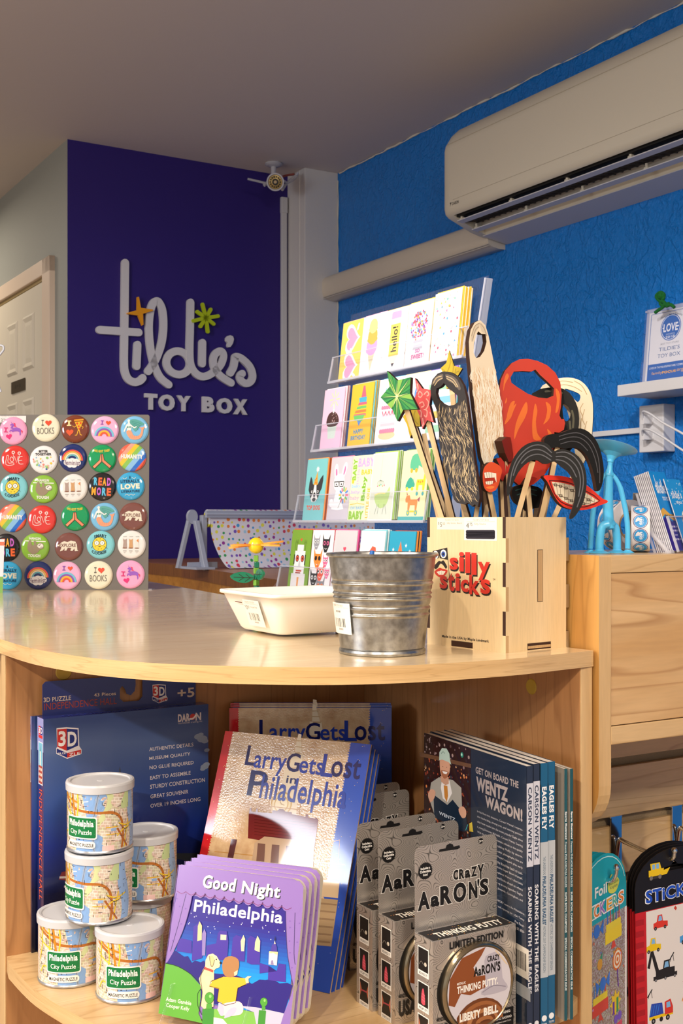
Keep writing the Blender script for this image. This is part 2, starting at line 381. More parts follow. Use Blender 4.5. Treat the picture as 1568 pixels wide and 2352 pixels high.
mb = MB(); vplane(mb, PW, PW+D2*1.25, 0, CEIL, PURPLE); mb.add([PW-D1*-.02+UP*0, PW+D2*1.25+D1*.02, PW+D2*1.25+D1*.02+UP*CEIL, PW+D1*.02+UP*CEIL], [(3, 2, 1, 0)], PURPLE); struct(mb, 'wall_back')
mb = MB(); vplane(mb, XI+D1*.1, BW-D1*6.2, 0, CEIL, blue_mat()); struct(mb, 'wall_right')
mb = MB(); vplane(mb, PW+D1*3.2, PW, 0, CEIL, GREYW); struct(mb, 'wall_left')
mb = MB(); q = PW+D1*3.2; vplane(mb, q-D2*4.5, q, 0, CEIL, GREYW); struct(mb, 'wall_far')
mb = MB(); mb.add([(-5.5, -4, 0), (6, -4, 0), (6, 10, 0), (-5.5, 10, 0)], [(0, 1, 2, 3)], wood('shop_floor_boards', '#b9a084', '#a58c70', '#7c6650', 'y', .4)); struct(mb, 'floor')
mb = MB(); mb.add([(-5.5, -4, CEIL), (6, -4, CEIL), (6, 10, CEIL), (-5.5, 10, CEIL)], [(3, 2, 1, 0)], CEILM); struct(mb, 'ceiling')
# column in the corner, rough white timber
w2 = .169; cf = BW; o = cf-D2*w2
mb = MB(); mb.par(o, D2*w2, D1*.20, UP*CEIL, WHITEP)
for dx in (.006,): mb.par(o-D2*.0025+D1*.045, D2*.004, D1*.008, UP*CEIL, WHITEP)
bevel(struct(mb, 'wall_column'), .002)
# ragged bead of filler where the blue paint meets the column and the ceiling
mb = MB(); FIL = mat('#cfccc2', .8, 0, 0, 'old_filler')
pts = [BW-D1*.004-D2*.003+UP*(.2+k*.035)+D2*random.uniform(-.003, .003) for k in range(70)]
mb.tube(pts, [random.uniform(.0015, .0045) for _ in pts], FIL, 6); struct(mb, 'trim_1')
mb = MB(); pts = [wallp(.02+k*.03, CEIL-.003, .003)+UP*random.uniform(-.004, .001) for k in range(130)]
mb.tube(pts, [random.uniform(.0005, .005) for _ in pts], FIL, 6); struct(mb, 'trim_2')

# door in the grey wall with casing and plaque
DW = V((-.858, -.513, 0))                               # outward from the grey wall, into the room
def gw(s, z, p=0): return PW+D1*s+DW*p+UP*z             # s from the purple corner, away
def g_at(x, y): q = UPL(x, y, PW, DW); return (q-PW).dot(D1), q.z
s_r, zt = g_at(126, 587); s_i, _ = g_at(109, 634); s_l = s_i+.80
CREAM = mat('#d8d0bf', .45, 0, 0, 'cream_gloss_paint'); CASE = mat('#dcc8b4', .5, 0, 0, 'casing_paint')
zi = g_at(109, 634)[1]
mb = MB()
mb.par(gw(s_r, 0, -.01), D1*(s_i-s_r), DW*.035, UP*zt, CASE)
mb.par(gw(s_l, 0, -.01), D1*.09, DW*.035, UP*zt, CASE)
mb.par(gw(s_r, zi, -.01), D1*(s_l+.09-s_r), DW*.035, UP*(zt-zi), CASE)
mb.par(gw(s_i, zi-.016, -.01), D1*(s_l-s_i), DW*.02, UP*.016, mat('#a58f62', .5, 0, 0, 'casing_inner_lip'))
bevel(struct(mb, 'trim_3'), .003)
dt = bpy.data.objects.new('door_1', None); COL.objects.link(dt); dt['kind'] = 'structure'; dt.matrix_world = frame(gw(s_l, 0, 0), -D1, UP)
dw = s_l-s_i; dh = zi-.018
mb = MB(); mb.box(0, dw, 0, dh, -.02, .008, CREAM)
gx = lambda x, y: (s_l-g_at(x, y)[0], g_at(x, y)[1])
for (px, pw) in ((gx(22, 800)[0], gx(45, 800)[0]-gx(22, 800)[0]), (gx(58, 800)[0], gx(83, 800)[0]-gx(58, 800)[0])):
    for (y0, y1) in ((gx(62, 852)[1], gx(62, 728)[1]), (.85, gx(62, 918)[1]), (.2, .62)):
        mb.loft([[(px, y0, .008), (px+pw, y0, .008), (px+pw, y1, .008), (px, y1, .008)], [(px+.02, y0+.02, -.004), (px+pw-.02, y0+.02, -.004), (px+pw-.02, y1-.02, -.004), (px+.02, y1-.02, -.004)]][::-1], CREAM, False, False)
        mb.loft([[(px, y0, .0085), (px+pw, y0, .0085), (px+pw, y1, .0085), (px, y1, .0085)], [(px+.012, y0+.012, .016), (px+pw-.012, y0+.012, .016), (px+pw-.012, y1-.012, .016), (px+.012, y1-.012, .016)], [(px+.03, y0+.03, .0088), (px+pw-.03, y0+.03, .0088), (px+pw-.03, y1-.03, .0088), (px+.03, y1-.03, .0088)], [(px+.05, y0+.05, .012), (px+pw-.05, y0+.05, .012), (px+pw-.05, y1-.05, .012), (px+.05, y1-.05, .012)]], CREAM)
put(mb, 'door_leaf', dt)
a_s, a_z = g_at(32, 906); b_s, b_z = g_at(63, 868)
tq = thing('door_plaque', 'small bronze plaque screwed to the cream panelled door', 'plaque', frame(gw(a_s, 0, .010), -D1, UP))
mb = MB(); mb.box(0, a_s-b_s, a_z, b_z, 0, .003, mat('#5d5140', .4, .6, 0, 'bronze')); o_ = put(mb, 'plate', tq)
ar = Art(a_s-b_s, b_z-a_z, .0032, Matrix.Translation((0, a_z, 0))); [ar.R(.28+.16*i, .34+.08*(i % 2), .40+.16*i, .66-.06*(i % 2), '#3a3226') for i in range(3)]; put(ar, 'engraving', tq)
# ---------------------------------------------------------------- wall sign on the purple wall
def outline_text(mb, s, x0, y0, x1, y1, z0, z1, m, side, b=0):
    vs, fs = glyphs_b(s, b); X0 = min(v[0] for v in vs); X1 = max(v[0] for v in vs); Y0 = min(v[1] for v in vs); Y1 = max(v[1] for v in vs)
    P = [(x0+(x-X0)/(X1-X0)*(x1-x0), y0+(y-Y0)/(Y1-Y0)*(y1-y0)) for x, y in vs]
    mb.add([(x, y, z1) for x, y in P], fs, m)
    key = {}; ids = []
    for p in P: ids.append(key.setdefault((round(p[0], 6), round(p[1], 6)), len(key)))
    cnt = {}
    for f in fs:
        for i in range(len(f)):
            a, c = ids[f[i]], ids[f[(i+1) % len(f)]]; e = (min(a, c), max(a, c)); cnt.setdefault(e, []).append((f[i], f[(i+1) % len(f)]))
    for e, l in cnt.items():
        if len(l) == 1:
            a, c = l[0]; mb.add([(*P[a], z0), (*P[c], z0), (*P[c], z1), (*P[a], z1)], [(0, 1, 2, 3)], side)
SIGNW = mat('#d9d6d8', .45, 0, 0, 'sign_white'); sf = frame(PW-D1*.001+UP*EYE, D2, UP); sfi = sf.inverted()
def sg(x, y):
    q = sfi @ UPL(200+x/3.7333, 570+y/3.7325, PW-D1*.014, D1); return (q.x, q.y)
sw = (sg(357, 200)[0]-sg(293, 200)[0])
def scriptpath(k):
    if k == 't': return [(328, 125), (324, 500), (320, 800), (318, 960), (324, 1050), (352, 1118), (402, 1148), (450, 1138), (478, 1112)]
    if k == 'cross': return [(110, 700), (443, 722)]
    if k == 'i': return [(433, 828), (425, 1012)]
    if k == 'l': return [(524, 1055), (560, 1005), (604, 920), (642, 800), (656, 665), (648, 540), (622, 472), (595, 454), (562, 480), (540, 560), (531, 690), (545, 860), (580, 1010), (630, 1110), (700, 1170)]
    if k == 'd': return [(888, 465), (884, 700), (880, 900), (890, 1000), (925, 1065), (980, 1100), (1040, 1090), (1100, 1050), (1148, 995), (1170, 930), (1160, 892), (1130, 885), (1095, 915), (1082, 970), (1100, 1040), (1150, 1100), (1235, 1155)]
    if k == 'i2': return [(990, 810), (987, 990)]
    if k == 's': return [(1228, 1070), (1255, 1020), (1268, 960), (1275, 930), (1330, 950), (1395, 1015), (1420, 1090), (1405, 1140), (1362, 1160), (1322, 1135), (1310, 1095), (1330, 1075)]
sign = thing('wall_sign', 'white raised lettering sign with orange and lime stars on the purple wall', 'sign', sf)
for k in ('t', 'cross', 'i', 'l', 'd', 'i2', 's'):
    mb = MB(); pts = scriptpath(k); P = smooth_path([sg(*p) for p in pts], 7) if len(pts) > 2 else [V(sg(*p)) for p in pts]
    mb.ribbon([(p[0], p[1]) for p in P], sw, 0, .014+.0003*('t', 'cross', 'i', 'l', 'd', 'i2', 's').index(k), SIGNW, SIGNW)
    if k == 'd':
        c = V(sg(783, 983)); r = (sg(883, 983)[0]-c.x); ry = abs(sg(783, 1083)[1]-c.y)
        mb.ribbon([(c.x+r*math.cos(t*math.pi/20), c.y+ry*math.sin(t*math.pi/20)) for t in range(41)], sw, 0, .0138, SIGNW, SIGNW)
    put(mb, 'letter', sign)
mb = MB(); mb.prism([tuple(V(sg(*p)).xy) for p in [(1190, 770), (1205, 752), (1228, 746), (1250, 756), (1258, 780), (1250, 815), (1230, 846), (1208, 850), (1200, 838), (1206, 810), (1190, 795)]], 0, .014, SIGNW); put(mb, 'apostrophe', sign)
mb = MB(); mb.prism([tuple(V(sg(*p)).xy) for p in [(421, 423), (435, 421), (452, 515), (556, 530), (556, 540), (470, 566), (474, 660), (462, 666), (428, 580), (335, 566), (335, 558), (420, 534)]], .014, .026, mat('#f0a010', .45, 0, 0, 'orange_enamel')); put(mb, 'orange_star', sign)
mb = MB(); LIME = mat('#b9cc14', .45, 0, 0, 'lime_enamel')
for p in [(983, 485), (1052, 528), (1115, 585), (1078, 652), (1028, 718), (965, 672), (905, 625), (938, 548)]: mb.ribbon([sg(1012, 600), sg(*p)], sw*.48, .014, .024, LIME, LIME)
put(mb, 'lime_asterisk', sign)
for ch, x0, x1, y0, y1 in (('T', 495, 603, 1250, 1382), ('O', 618, 752, 1258, 1390), ('Y', 772, 888, 1268, 1395), ('B', 990, 1092, 1277, 1405), ('O', 1115, 1245, 1288, 1415), ('X', 1258, 1375, 1297, 1423)):
    a = sg(x0, y1); b_ = sg(x1, y0); mb = MB(); outline_text(mb, ch, a[0], a[1], b_[0], b_[1], 0, .014, SIGNW, SIGNW, .055); put(mb, 'capital_letter', sign)

# cable channel down the purple wall and the security camera
pf = frame(PW-D1*0+UP*0, D2, UP); pfi = pf.inverted()
def pl(x, y, p=0): q = pfi @ UPL(x, y, PW-D1*p, D1); return q.x, q.y
x0 = pl(643, 600)[0]; x1 = pl(655.5, 600)[0]
ch_ = thing('cable_channel', 'slim white cable channel running down the edge of the purple wall', 'cable channel', pf)
mb = MB(); mb.box(x0, x1, .3, CEIL-.12, 0, .016, mat('#c3c4cb', .4, 0, 0, 'channel_plastic')); bevel(put(mb, 'channel_body', ch_), .003)
mb = MB(); mb.box(x0-.002, x1+.002, CEIL-.17, CEIL-.10, 0, .019, mat('#c3c4cb', .4)); bevel(put(mb, 'channel_coupling', ch_), .003)
CAMW = mat('#bcbcc4', .35, 0, .2, 'camera_housing')
cc = U(632, 418, 4.98); th = thing('security_camera', 'small white bullet security camera hanging from the ceiling', 'camera', cc)
top = U(628, 384, 5.10)-cc; top.z = CEIL-cc.z
mb = MB(); mb.lathe([(0, top.z-.001), (.036, top.z-.001), (.038, top.z-.008), (.030, top.z-.013), (.012, top.z-.018), (.011, top.z-.06), (0, top.z-.06)], CAMW, 32, (top.x, top.y, 0)); put(mb, 'ceiling_base', th)
R_ = (V((0, 0, EYE))-cc).to_track_quat('Z', 'Y').to_matrix().to_4x4()
mb = MB(R_); mb.lathe([(0, -.11), (.026, -.11), (.033, -.10), (.037, -.03), (.0375, .0), (.037, .004), (.031, .004), (.030, -.006), (.0, -.006)], CAMW, 40); put(mb, 'housing', th)
mb = MB(R_); mb.lathe([(.0295, -.004), (.012, -.001), (.0, -.001)], mat('#b99f66', .3, .3, 0, 'infrared_reflector'), 36)
for k in range(14):
    a = k*math.pi/7; mb.ball((.021*math.cos(a), .021*math.sin(a), -.001), .0036, mat('#2a2622', .2), 6)
lfc = put(mb, 'lens_face', th)
mb = MB(R_); mb.lathe([(.013, 0), (.0135, .002), (.009, .002), (0, .0)], mat('#1c1a1c', .3), 30); mb.ball((0, 0, .0), .0085, mat('#c7ae84', .2), 8, (1, 1, .3)); put(mb, 'lens', lfc)
mb = MB(); a = U(569, 411, 4.99)-cc; b_ = U(612, 421, 5.03)-cc; mb.tube([a, b_], .005, CAMW, 10); mb.tube([U(606, 425, 5.03)-cc, U(616, 419, 5.04)-cc], .008, CAMW, 10); put(mb, 'antenna', th)
mb = MB(); j = U(662, 420, 5.16)-cc
mb.tube([U(648, 436, 5.1)-cc, U(655, 425, 5.15)-cc, U(668, 412, 5.15)-cc, U(681, 402, 5.14)-cc, U(683, 397, 5.14)-cc], .006, CAMW, 8)
mb.tube([U(650, 405, 5.13)-cc, U(662, 402, 5.16)-cc, U(676, 400, 5.15)-cc], .005, mat('#8d4038', .5), 8)
mb.tube([U(645, 412, 5.1)-cc, U(660, 420, 5.15)-cc, U(672, 414, 5.15)-cc, U(682, 404, 5.13)-cc], .005, CAMW, 8); put(mb, 'cable', th)

# ---------------------------------------------------------------- air conditioner and duct cover on the blue wall
ACW = mat('#cfc7b6', .38, 0, .1, 'ac_ivory_plastic'); ACB = mat('#c7c5cb', .42, 0, 0, 'ac_underside_light_tint'); DARK = mat('#131110', .6, 0, 0, 'vent_shadow_black')  # underside and louvres: bluish cast of the light put into their colour
s0 = 1.16; LN = 1.5
ac = thing('air_conditioner', 'long ivory wall mounted air conditioner under the ceiling on the blue wall', 'air conditioner', frame(wallp(s0, EYE), -D1, UP))
def ring(x, prof): return [(x, y, p) for (p, y) in prof]
prof = [(0, .9935), (0, 1.372), (.205, 1.372), (.235, 1.345), (.258, 1.309), (.2626, 1.29), (.2626, 1.085), (.258, 1.068), (.248, 1.060), (.225, 1.072), (.125, 1.055), (.107, 1.010)]
def shrink(pr, k, ky=0): cy = 1.19; return [(p*k if p > .05 else p, cy+(y-cy)*(1-ky)) for p, y in pr]
prof2 = [(0, .9935), (0, 1.372), (.205, 1.372), (.235, 1.345), (.258, 1.309), (.2626, 1.29), (.2626, 1.085), (.258, 1.068), (.245, 1.057), (.20, 1.040), (.15, 1.020), (.107, 1.010)]
mb = MB(); mb.loft([ring(0, shrink(prof2, .93, .05)), ring(.006, shrink(prof2, .985, .012)), ring(.018, prof2), ring(.045, prof2)], ACW, True)
mb.loft([ring(.045, prof), ring(LN, prof)], ACW, True, False); bevel(put(mb, 'casing', ac), .001)
mb = MB(); mb.add([(.045, .9937, .0), (LN, .9937, 0), (LN, 1.009, .1075), (.045, 1.009, .1075)], [(0, 1, 2, 3), (3, 2, 1, 0)], ACB); mb.loft([ring(0.03, [(0, .992), (.109, 1.008), (.109, 1.010), (0, .9935)]), ring(LN, [(0, .992), (.109, 1.008), (.109, 1.010), (0, .9935)])], ACB); put(mb, 'bottom_cover', ac)
mb = MB(); mb.box(.046, LN, 1.056, 1.072, .112, .236, DARK)
for i in range(46): x = .06+i*.031; mb.par((x, 1.05, .13), (.003, 0, 0), (.006, .012, .0), (0, -.012, .085), mat('#3c3630', .6))
for q in (.15, .18, .21): mb.box(.046, LN, 1.045, 1.048, q, q+.002, mat('#3c3630', .6))
put(mb, 'vent_cavity', ac)
for (p, y) in ((.222, 1.040), (.158, 1.018)):
    mb = MB(); mb.loft([ring(.046, [(p-.012, y-.003), (p+.012, y+.001), (p+.012, y+.004), (p-.012, y)]), ring(LN, [(p-.012, y-.003), (p+.012, y+.001), (p+.012, y+.004), (p-.012, y)])], ACB)
    lv = put(mb, 'louvre', ac)
    for x in (.06, .33, .60, .87):
        mb = MB(); mb.tube([(x, y, p), (x, y+.022, p+.002)], .005, ACW, 10); mb.tube([(x-.008, y+.008, p), (x+.008, y+.008, p)], .0065, ACW, 10); put(mb, 'louvre_pivot', lv)
mb = MB(); mb.box(.06, LN, 1.1085, 1.1100, .2623, .2631, mat('#a79d8b', .5)); mb.box(.02, LN, 1.3085, 1.3105, .256, .2595, mat('#b3aa98', .5)); put(mb, 'panel_seam', ac)
ar = Art(.052, .016, .2628, Matrix.Translation((.042, 1.088, 0)), mk=C); ar.T_('DAIKIN', .28, .15, 1, .8, '#4a4640', .03); ar.P([(0, .9), (.22, .9), (.14, .5), (.05, 0), (.07, .5)], '#4a4640'); put(ar, 'maker_mark', ac)
dcv = thing('duct_cover', 'long ivory duct cover running along the blue wall into the white column', 'duct cover', frame(wallp(s0, EYE), -D1, UP))
dp = [(0, .985), (0, 1.084), (.045, 1.084), (.066, 1.078), (.078, 1.066), (.082, 1.045), (.082, 1.012), (.076, .992), (.064, .981), (.03, .975), (0, .975)]
mb = MB(); mb.loft([ring(-1.19, dp), ring(.02, dp)], mat('#cbc1b2', .4, 0, .1, 'duct_cover_plastic'), True)
for y in (.981, .988): mb.tube([(-1.19, y, .075), (.02, y, .075)], .0016, mat('#b9b2aa', .5), 6)
put(mb, 'cover_body', dcv)
mb = MB(); mb.box(-1.168, -1.1615, .972, 1.10, .0, .092, mat('#26211c', .9, 0, 0, 'gap_dark')); put(mb, 'cut_edge', dcv)

# ---------------------------------------------------------------- white wall shelf, award frame, outlet
bf = frame(wallp(0, EYE), -D1, UP); bfi = bf.inverted()
def bl(x, y, p): q = bfi @ UPL(x, y, wallp(0, 0, p), D2); return q.x, q.y
SHW = mat('#d4d2d6', .4, 0, 0, 'shelf_white')
xs, yt = bl(1417, 885, .16); _, yb = bl(1417, 911, .16)
sh = thing('floating_shelf', 'thick white floating shelf on the blue plaster wall', 'shelf', bf)
mb = MB(); mb.box(xs, xs+.7, yb, yt, 0, .16, SHW); bevel(put(mb, 'shelf_board', sh), .002)
xa, ya = bl(1479.5, 880, .125); xb, yb2 = bl(1488, 716, .125); fw, fh = .175, yb2-yt-.006
afr = thing('award_frame', 'clear acrylic frame with a blue and white award notice on the white shelf', 'picture frame', frame(bf @ V((xa, yt+.006, .125)), -D1, UP*1+D2*.10))
mb = MB(); mb.box(-.012, fw+.012, -.005, fh+.012, -.008, -.002, ACRYL_EDGE); mb.box(-.012, fw+.012, -.005, fh+.012, .0015, .006, ACRYL)
for cx, cy in ((-.006, fh+.004), (fw+.006, fh+.004)): mb.tube([(cx, cy, -.008), (cx, cy, .008)], .003, ACRYL_EDGE, 10)
bevel(put(mb, 'acrylic_block', afr), .001)
mb = MB(); mb.box(-.02, -.012, -.005, .06, -.05, .0, ACRYL); put(mb, 'rear_foot', afr)
ar = Art(fw, fh, -.0018); B_ = '#2d66b5'; ar.R(0, 0, 1, 1, '#dddde2'); ar.R(.04, .0, .96, .975, B_); ar.R(.052, .01, .948, .968, '#e2e1e6'); ar.R(.04, 0, .96, .235, B_)
ar.O(.5, .74, .225, B_, n=40); ar.O(.5, .74, .21, '#e8eaf2', n=40); ar.O(.5, .74, .20, B_, n=40)
ar.T_('LOVE', .34, .68, .66, .80, '#e8eaf2', .03); ar.T_('AWARDS', .40, .63, .60, .655, '#c8d4ea'); ar.T_('2018', .40, .585, .60, .62, '#e8eaf2', .02); ar.O(.33, .74, .012, '#e8eaf2'); ar.O(.67, .74, .012, '#e8eaf2')
ar.T_('Philadelphia Family', .26, .905, .74, .945, '#56657f', bend=-.10); ar.T_('BEST TOY STORE', .3, .50, .7, .525, '#8a8f9c')
ar.T_("TILDIE'S", .27, .41, .73, .465, '#41659b'); ar.T_('TOY BOX', .25, .315, .75, .37, '#41659b')
ar.T_('LOVED BY THE PHILADELPHIA FAMILY COMMUNITY', .08, .165, .92, .195, '#dfe4ef', .01); ar.T_('family', .14, .07, .38, .12, '#e9b878'); ar.T_('FOCUS', .38, .078, .68, .115, '#f0b050', .04); ar.T_('.org', .68, .07, .84, .12, '#e9b878')
put(ar, 'award_notice', afr)
mb = MB(); GR = mat('#12702c', .9, 0, 0, 'green_chenille', bump=(400, .8)); q = lambda x, y, p=.14: V((*bl(x, y, p), p))
mb.tube(smooth_path([q(1504, 718), q(1512, 712), q(1522, 705), (q(1526, 695)), q(1513, 690), q(1507, 680), q(1515, 672), q(1524, 676), q(1522, 688), q(1516, 696), q(1522, 702), q(1535, 697), q(1530, 703), q(1540, 700), q(1548, 706)], 5), .0052, GR, 8)
mb.ball(q(1518, 680), .011, GR, 8); tag(mb.build('pipe_cleaner', mw=bf), 'curled green pipe cleaner perched on top of the award frame', 'craft pipe cleaner')
x0, y0 = bl(1467, 1040, .05); x1, _ = bl(1523, 1040, .05); y1 = bl(1467, 933, .05)[1]
ob = thing('outlet_box', 'white surface mounted outlet box on the blue wall beneath the shelf', 'outlet', bf)
OW = mat('#d6d4d8', .35, 0, .2, 'outlet_white')
mb = MB(); mb.box(x0, x1, y0, y1, 0, .05, OW); bevel(put(mb, 'box_body', ob), .003)
cx = (x0+x1)/2-.004; cyy = (y0+y1)/2
for dy in (.026, -.026):
    mb = MB(); mb.lathe([(0, .053), (.016, .053), (.0175, .050), (0, .049)], OW, 24, (cx, cyy+dy, 0)); put(mb, 'socket_face', ob)
for k, (dy, ex) in enumerate(((.026, 1.0), (-.022, .93))):
    pg = thing('power_plug', 'white plug in the %s socket of the outlet box with its cord' % ('upper', 'lower')[k], 'plug', bf)
    mb = MB(); y = cyy+dy; mb.loft([[(cx-.013+a, y-.014, z) if i == 0 else (cx+.013-a, y-.014, z) if i == 1 else (cx+.013-a, y+.014, z) if i == 2 else (cx-.013+a, y+.014, z) for i in range(4)] for (a, z) in ((0, .053), (0, .066), (.006, .082))], OW); bevel(put(mb, 'plug_body', pg), .003)
    mb = MB(); mb.tube(smooth_path([(cx, y, .080), (cx+.012, y+.016+.006*(1-k), .092), (cx+.05, y+.012, .10), (cx+.10, y-.012-.006*(1-k), .10), (cx+.16, y-.05, .09), (cx+.24, y-.10, .07)], 6), .0034, OW, 10); put(mb, 'cord', pg)
rx, ry0 = bl(1345, 1004, .0); ry1 = bl(1430, 985.5, .012)[1]; _, rb = bl(1430, 998, .012)
mb = MB(); mb.box(rx-.25, x0+.004, rb, ry1, .001, .013, OW); o_ = tag(mb.build('cable_raceway', mw=bf), 'thin white cable raceway leading to the outlet box', 'raceway'); bevel(o_, .0015)
# ---------------------------------------------------------------- the maple counter with its curved end cabinet
TOPZ = EYE-.148; SHZ = EYE-.5405
Cc = UZ(1363.5, 1494, TOPZ); Cc.z = 0
CF = frame(Cc, D2, D1); CFi = CF.inverted()
def cl(x, y, z): q = CFi @ UZ(x, y, z); return (q.x, q.y)
arc = [cl(x, y, TOPZ) for x, y in ((1363.5, 1494), (1300, 1500.5), (1200, 1511), (1100, 1518.6), (1000, 1524.8), (900, 1529.3), (800, 1531.9), (700, 1532.4), (600, 1531.3), (500, 1529), (400, 1525.5), (300, 1519.5), (200, 1510), (100, 1494.5), (50, 1483), (0, 1467.6))]
arc = arc[:1]+[(p.x, p.y) for p in smooth_path(arc, 4)[1:]]
lx, ly = arc[-1]
left = [(lx-.035, ly+.045), (lx-.055, ly+.11), (lx-.06, ly+.2), (lx-.06, 2.1)]
back = [cl(x, y, TOPZ) for x, y in ((340, 1335), (430, 1351), (501, 1364), (800, 1413), (1100, 1459), (1315, 1488.3))]
ct = thing('sales_counter', 'maple laminate sales counter with a rounded open shelf end', 'counter', CF)
mb = MB(); poly = arc+left+[(back[0][0]-.1, back[0][1]+.02)]+back
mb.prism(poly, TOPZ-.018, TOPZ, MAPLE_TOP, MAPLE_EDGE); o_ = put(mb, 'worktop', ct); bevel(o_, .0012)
yl = .463; xr = -.0185
mb = MB(); mb.box(xr, -.001, .003, yl+.018, .02, TOPZ-.0182, MAPLE_SHADED); mb.box(xr+.0002, -.0012, .0014, .003, .02, TOPZ-.0182, MAPLE_Z); bevel(put(mb, 'side_panel', ct), .0006)
mb = MB(); mb.box(-.541, xr-.0001, yl, yl+.018, .02, TOPZ-.0182, MAPLE_SHADED); mb.box(-.5426, -.541, yl+.0002, yl+.018, .02, TOPZ-.0182, MAPLE_Z); bevel(put(mb, 'side_panel', ct), .0006)
sa = [(x, y+.0035) for x, y in arc if x < xr-.004]
sa = [(xr-.0002, .006)]+sa; sa = [p for p in sa if p[1] < yl-.002]+[(-.5405, yl-.0002), (xr-.0002, yl-.0002)]
for nm, z in (('shelf', SHZ), ('shelf', .12)):
    mb = MB(); mb.prism(sa, z-.018, z, MAPLE_X, MAPLE_EDGE); bevel(put(mb, nm, ct), .0008)
mb = MB(); mb.box(lx+.01, xr, yl+.02, 2.0, .02, TOPZ-.0185, MAPLE_Z); put(mb, 'counter_body', ct)
YD = mat('#c0a03a', .4, 0, 0, 'cam_cover_yellow')
q = CFi @ UPL(1220, 1577, CF @ V((xr, 0, 0)), D2)
mb = MB(Matrix.Translation(q) @ Matrix.Rotation(-math.pi/2, 4, 'Y')); mb.lathe([(0, .0012), (.0085, .0012), (.0095, .0002)], YD, 28); put(mb, 'cam_cover', ct)
q = CFi @ UPL(146, 1543, CF @ V((0, yl, 0)), D1)
mb = MB(Matrix.Translation(q) @ Matrix.Rotation(math.pi/2, 4, 'X')); mb.lathe([(0, .0012), (.0095, .0012), (.0105, .0002)], YD, 28); put(mb, 'cam_cover', ct)

# ---------------------------------------------------------------- slatwall display unit beside the counter
Ff = V((.2920, 1.334, 0)); GF = frame(Ff, D2, D1); GFi = GF.inverted(); GT = EYE-.040
gd = thing('display_fixture', 'maple slatwall display unit standing against the rounded counter', 'display unit', GF)
pr = [(0, GT)]+[(0, EYE-.303)]+[(.055-.055*math.cos(t*math.pi/16), EYE-.303-.055*math.sin(t*math.pi/16)) for t in range(1, 9)]+[(.2, EYE-.358), (.2, GT)]
T = Matrix(((0, 0, 1, 0), (1, 0, 0, 0), (0, 1, 0, 0), (0, 0, 0, 1)))
mb = MB(T); mb.prism(pr, 0, .0186, MAPLE_SIDE, MAPLE_Z); bevel(put(mb, 'end_panel', gd), .0022, 3)
mb = MB(); mb.box(.0188, 1.1, .0005, .2, GT-.0205, GT-.0002, MAPLE_X); bevel(put(mb, 'top_board', gd), .001)
mb = MB(); mb.box(.0188, 1.1, .0015, .016, EYE-.2350, GT-.0212, wood('maple_panel_bold', '#dcb888', '#c99e68', '#a4733f', 'x', .34, .2, .75, 1.3)); put(mb, 'front_panel', gd)
mb = MB(); mb.box(.0188, 1.1, .0, .2, EYE-.257, EYE-.2362, MAPLE_X); bevel(put(mb, 'lower_rail', gd), .001)
MDF = mat('#a08a6c', .9, 0, 0, 'raw_fibreboard', bump=(500, .3))
def slat(z1, z0):
    mb = MB(); mb.box(.0, 1.1, .2, .206, z0, z1, MAPLE_X); mb.box(0, 1.1, .206, .212, z0+.004, z1-.004, MDF); return put(mb, 'slat', gd)
slat(EYE-.2575, EYE-.327)
for k in range(8): slat(EYE-.340-k*.080, EYE-.407-k*.080)
mb = MB(); mb.box(0, 1.1, .212, .224, .08, GT-.03, MDF); put(mb, 'backing_board', gd)
mb = MB(); mb.box(0, 1.1, .205, .45, .0, .08, MAPLE_X); put(mb, 'plinth', gd)

def hook(x, zt, ln, up=.0, label=''):
    h = thing('slatwall_hook', label, 'hook', GF @ Matrix.Translation((x, .2, zt)))
    mb = MB(); mb.box(-.010, .010, -.0045, -.0025, -.060, .004, CHROME); mb.box(-.011, .011, -.0045, .008, .0025, .0045, CHROME); mb.box(-.009, .009, .0065, .008, .004, .010, CHROME); bevel(put(mb, 'mounting_plate', h), .0008)
    mb = MB(); pts = [(0, -.004, -.055), (0, -.007, -.035), (0, -.010, -.026), (0, -.018, -.027), (0, -.05, -.030), (0, -ln*.8, -.031+up*.4), (0, -ln+.01, -.031+up*.5), (0, -ln+.002, -.027+up), (0, -ln, -.0185+up)]
    mb.tube(smooth_path(pts, 5), .0030, CHROME, 12); mb.ball((0, -ln, -.0175+up), .0042, CHROME, 8); put(mb, 'prong', h)
    return h
hook(.2163, EYE-.4105, .109, .0, 'chrome slatwall hook holding the black sticker packs')
hook(.333, EYE-.4105, .10, .0, 'chrome slatwall hook further along the slat with nothing on its plate')
hook(.075, EYE-.4105, .150, .010, 'chrome slatwall hook holding the turquoise sticker packs')

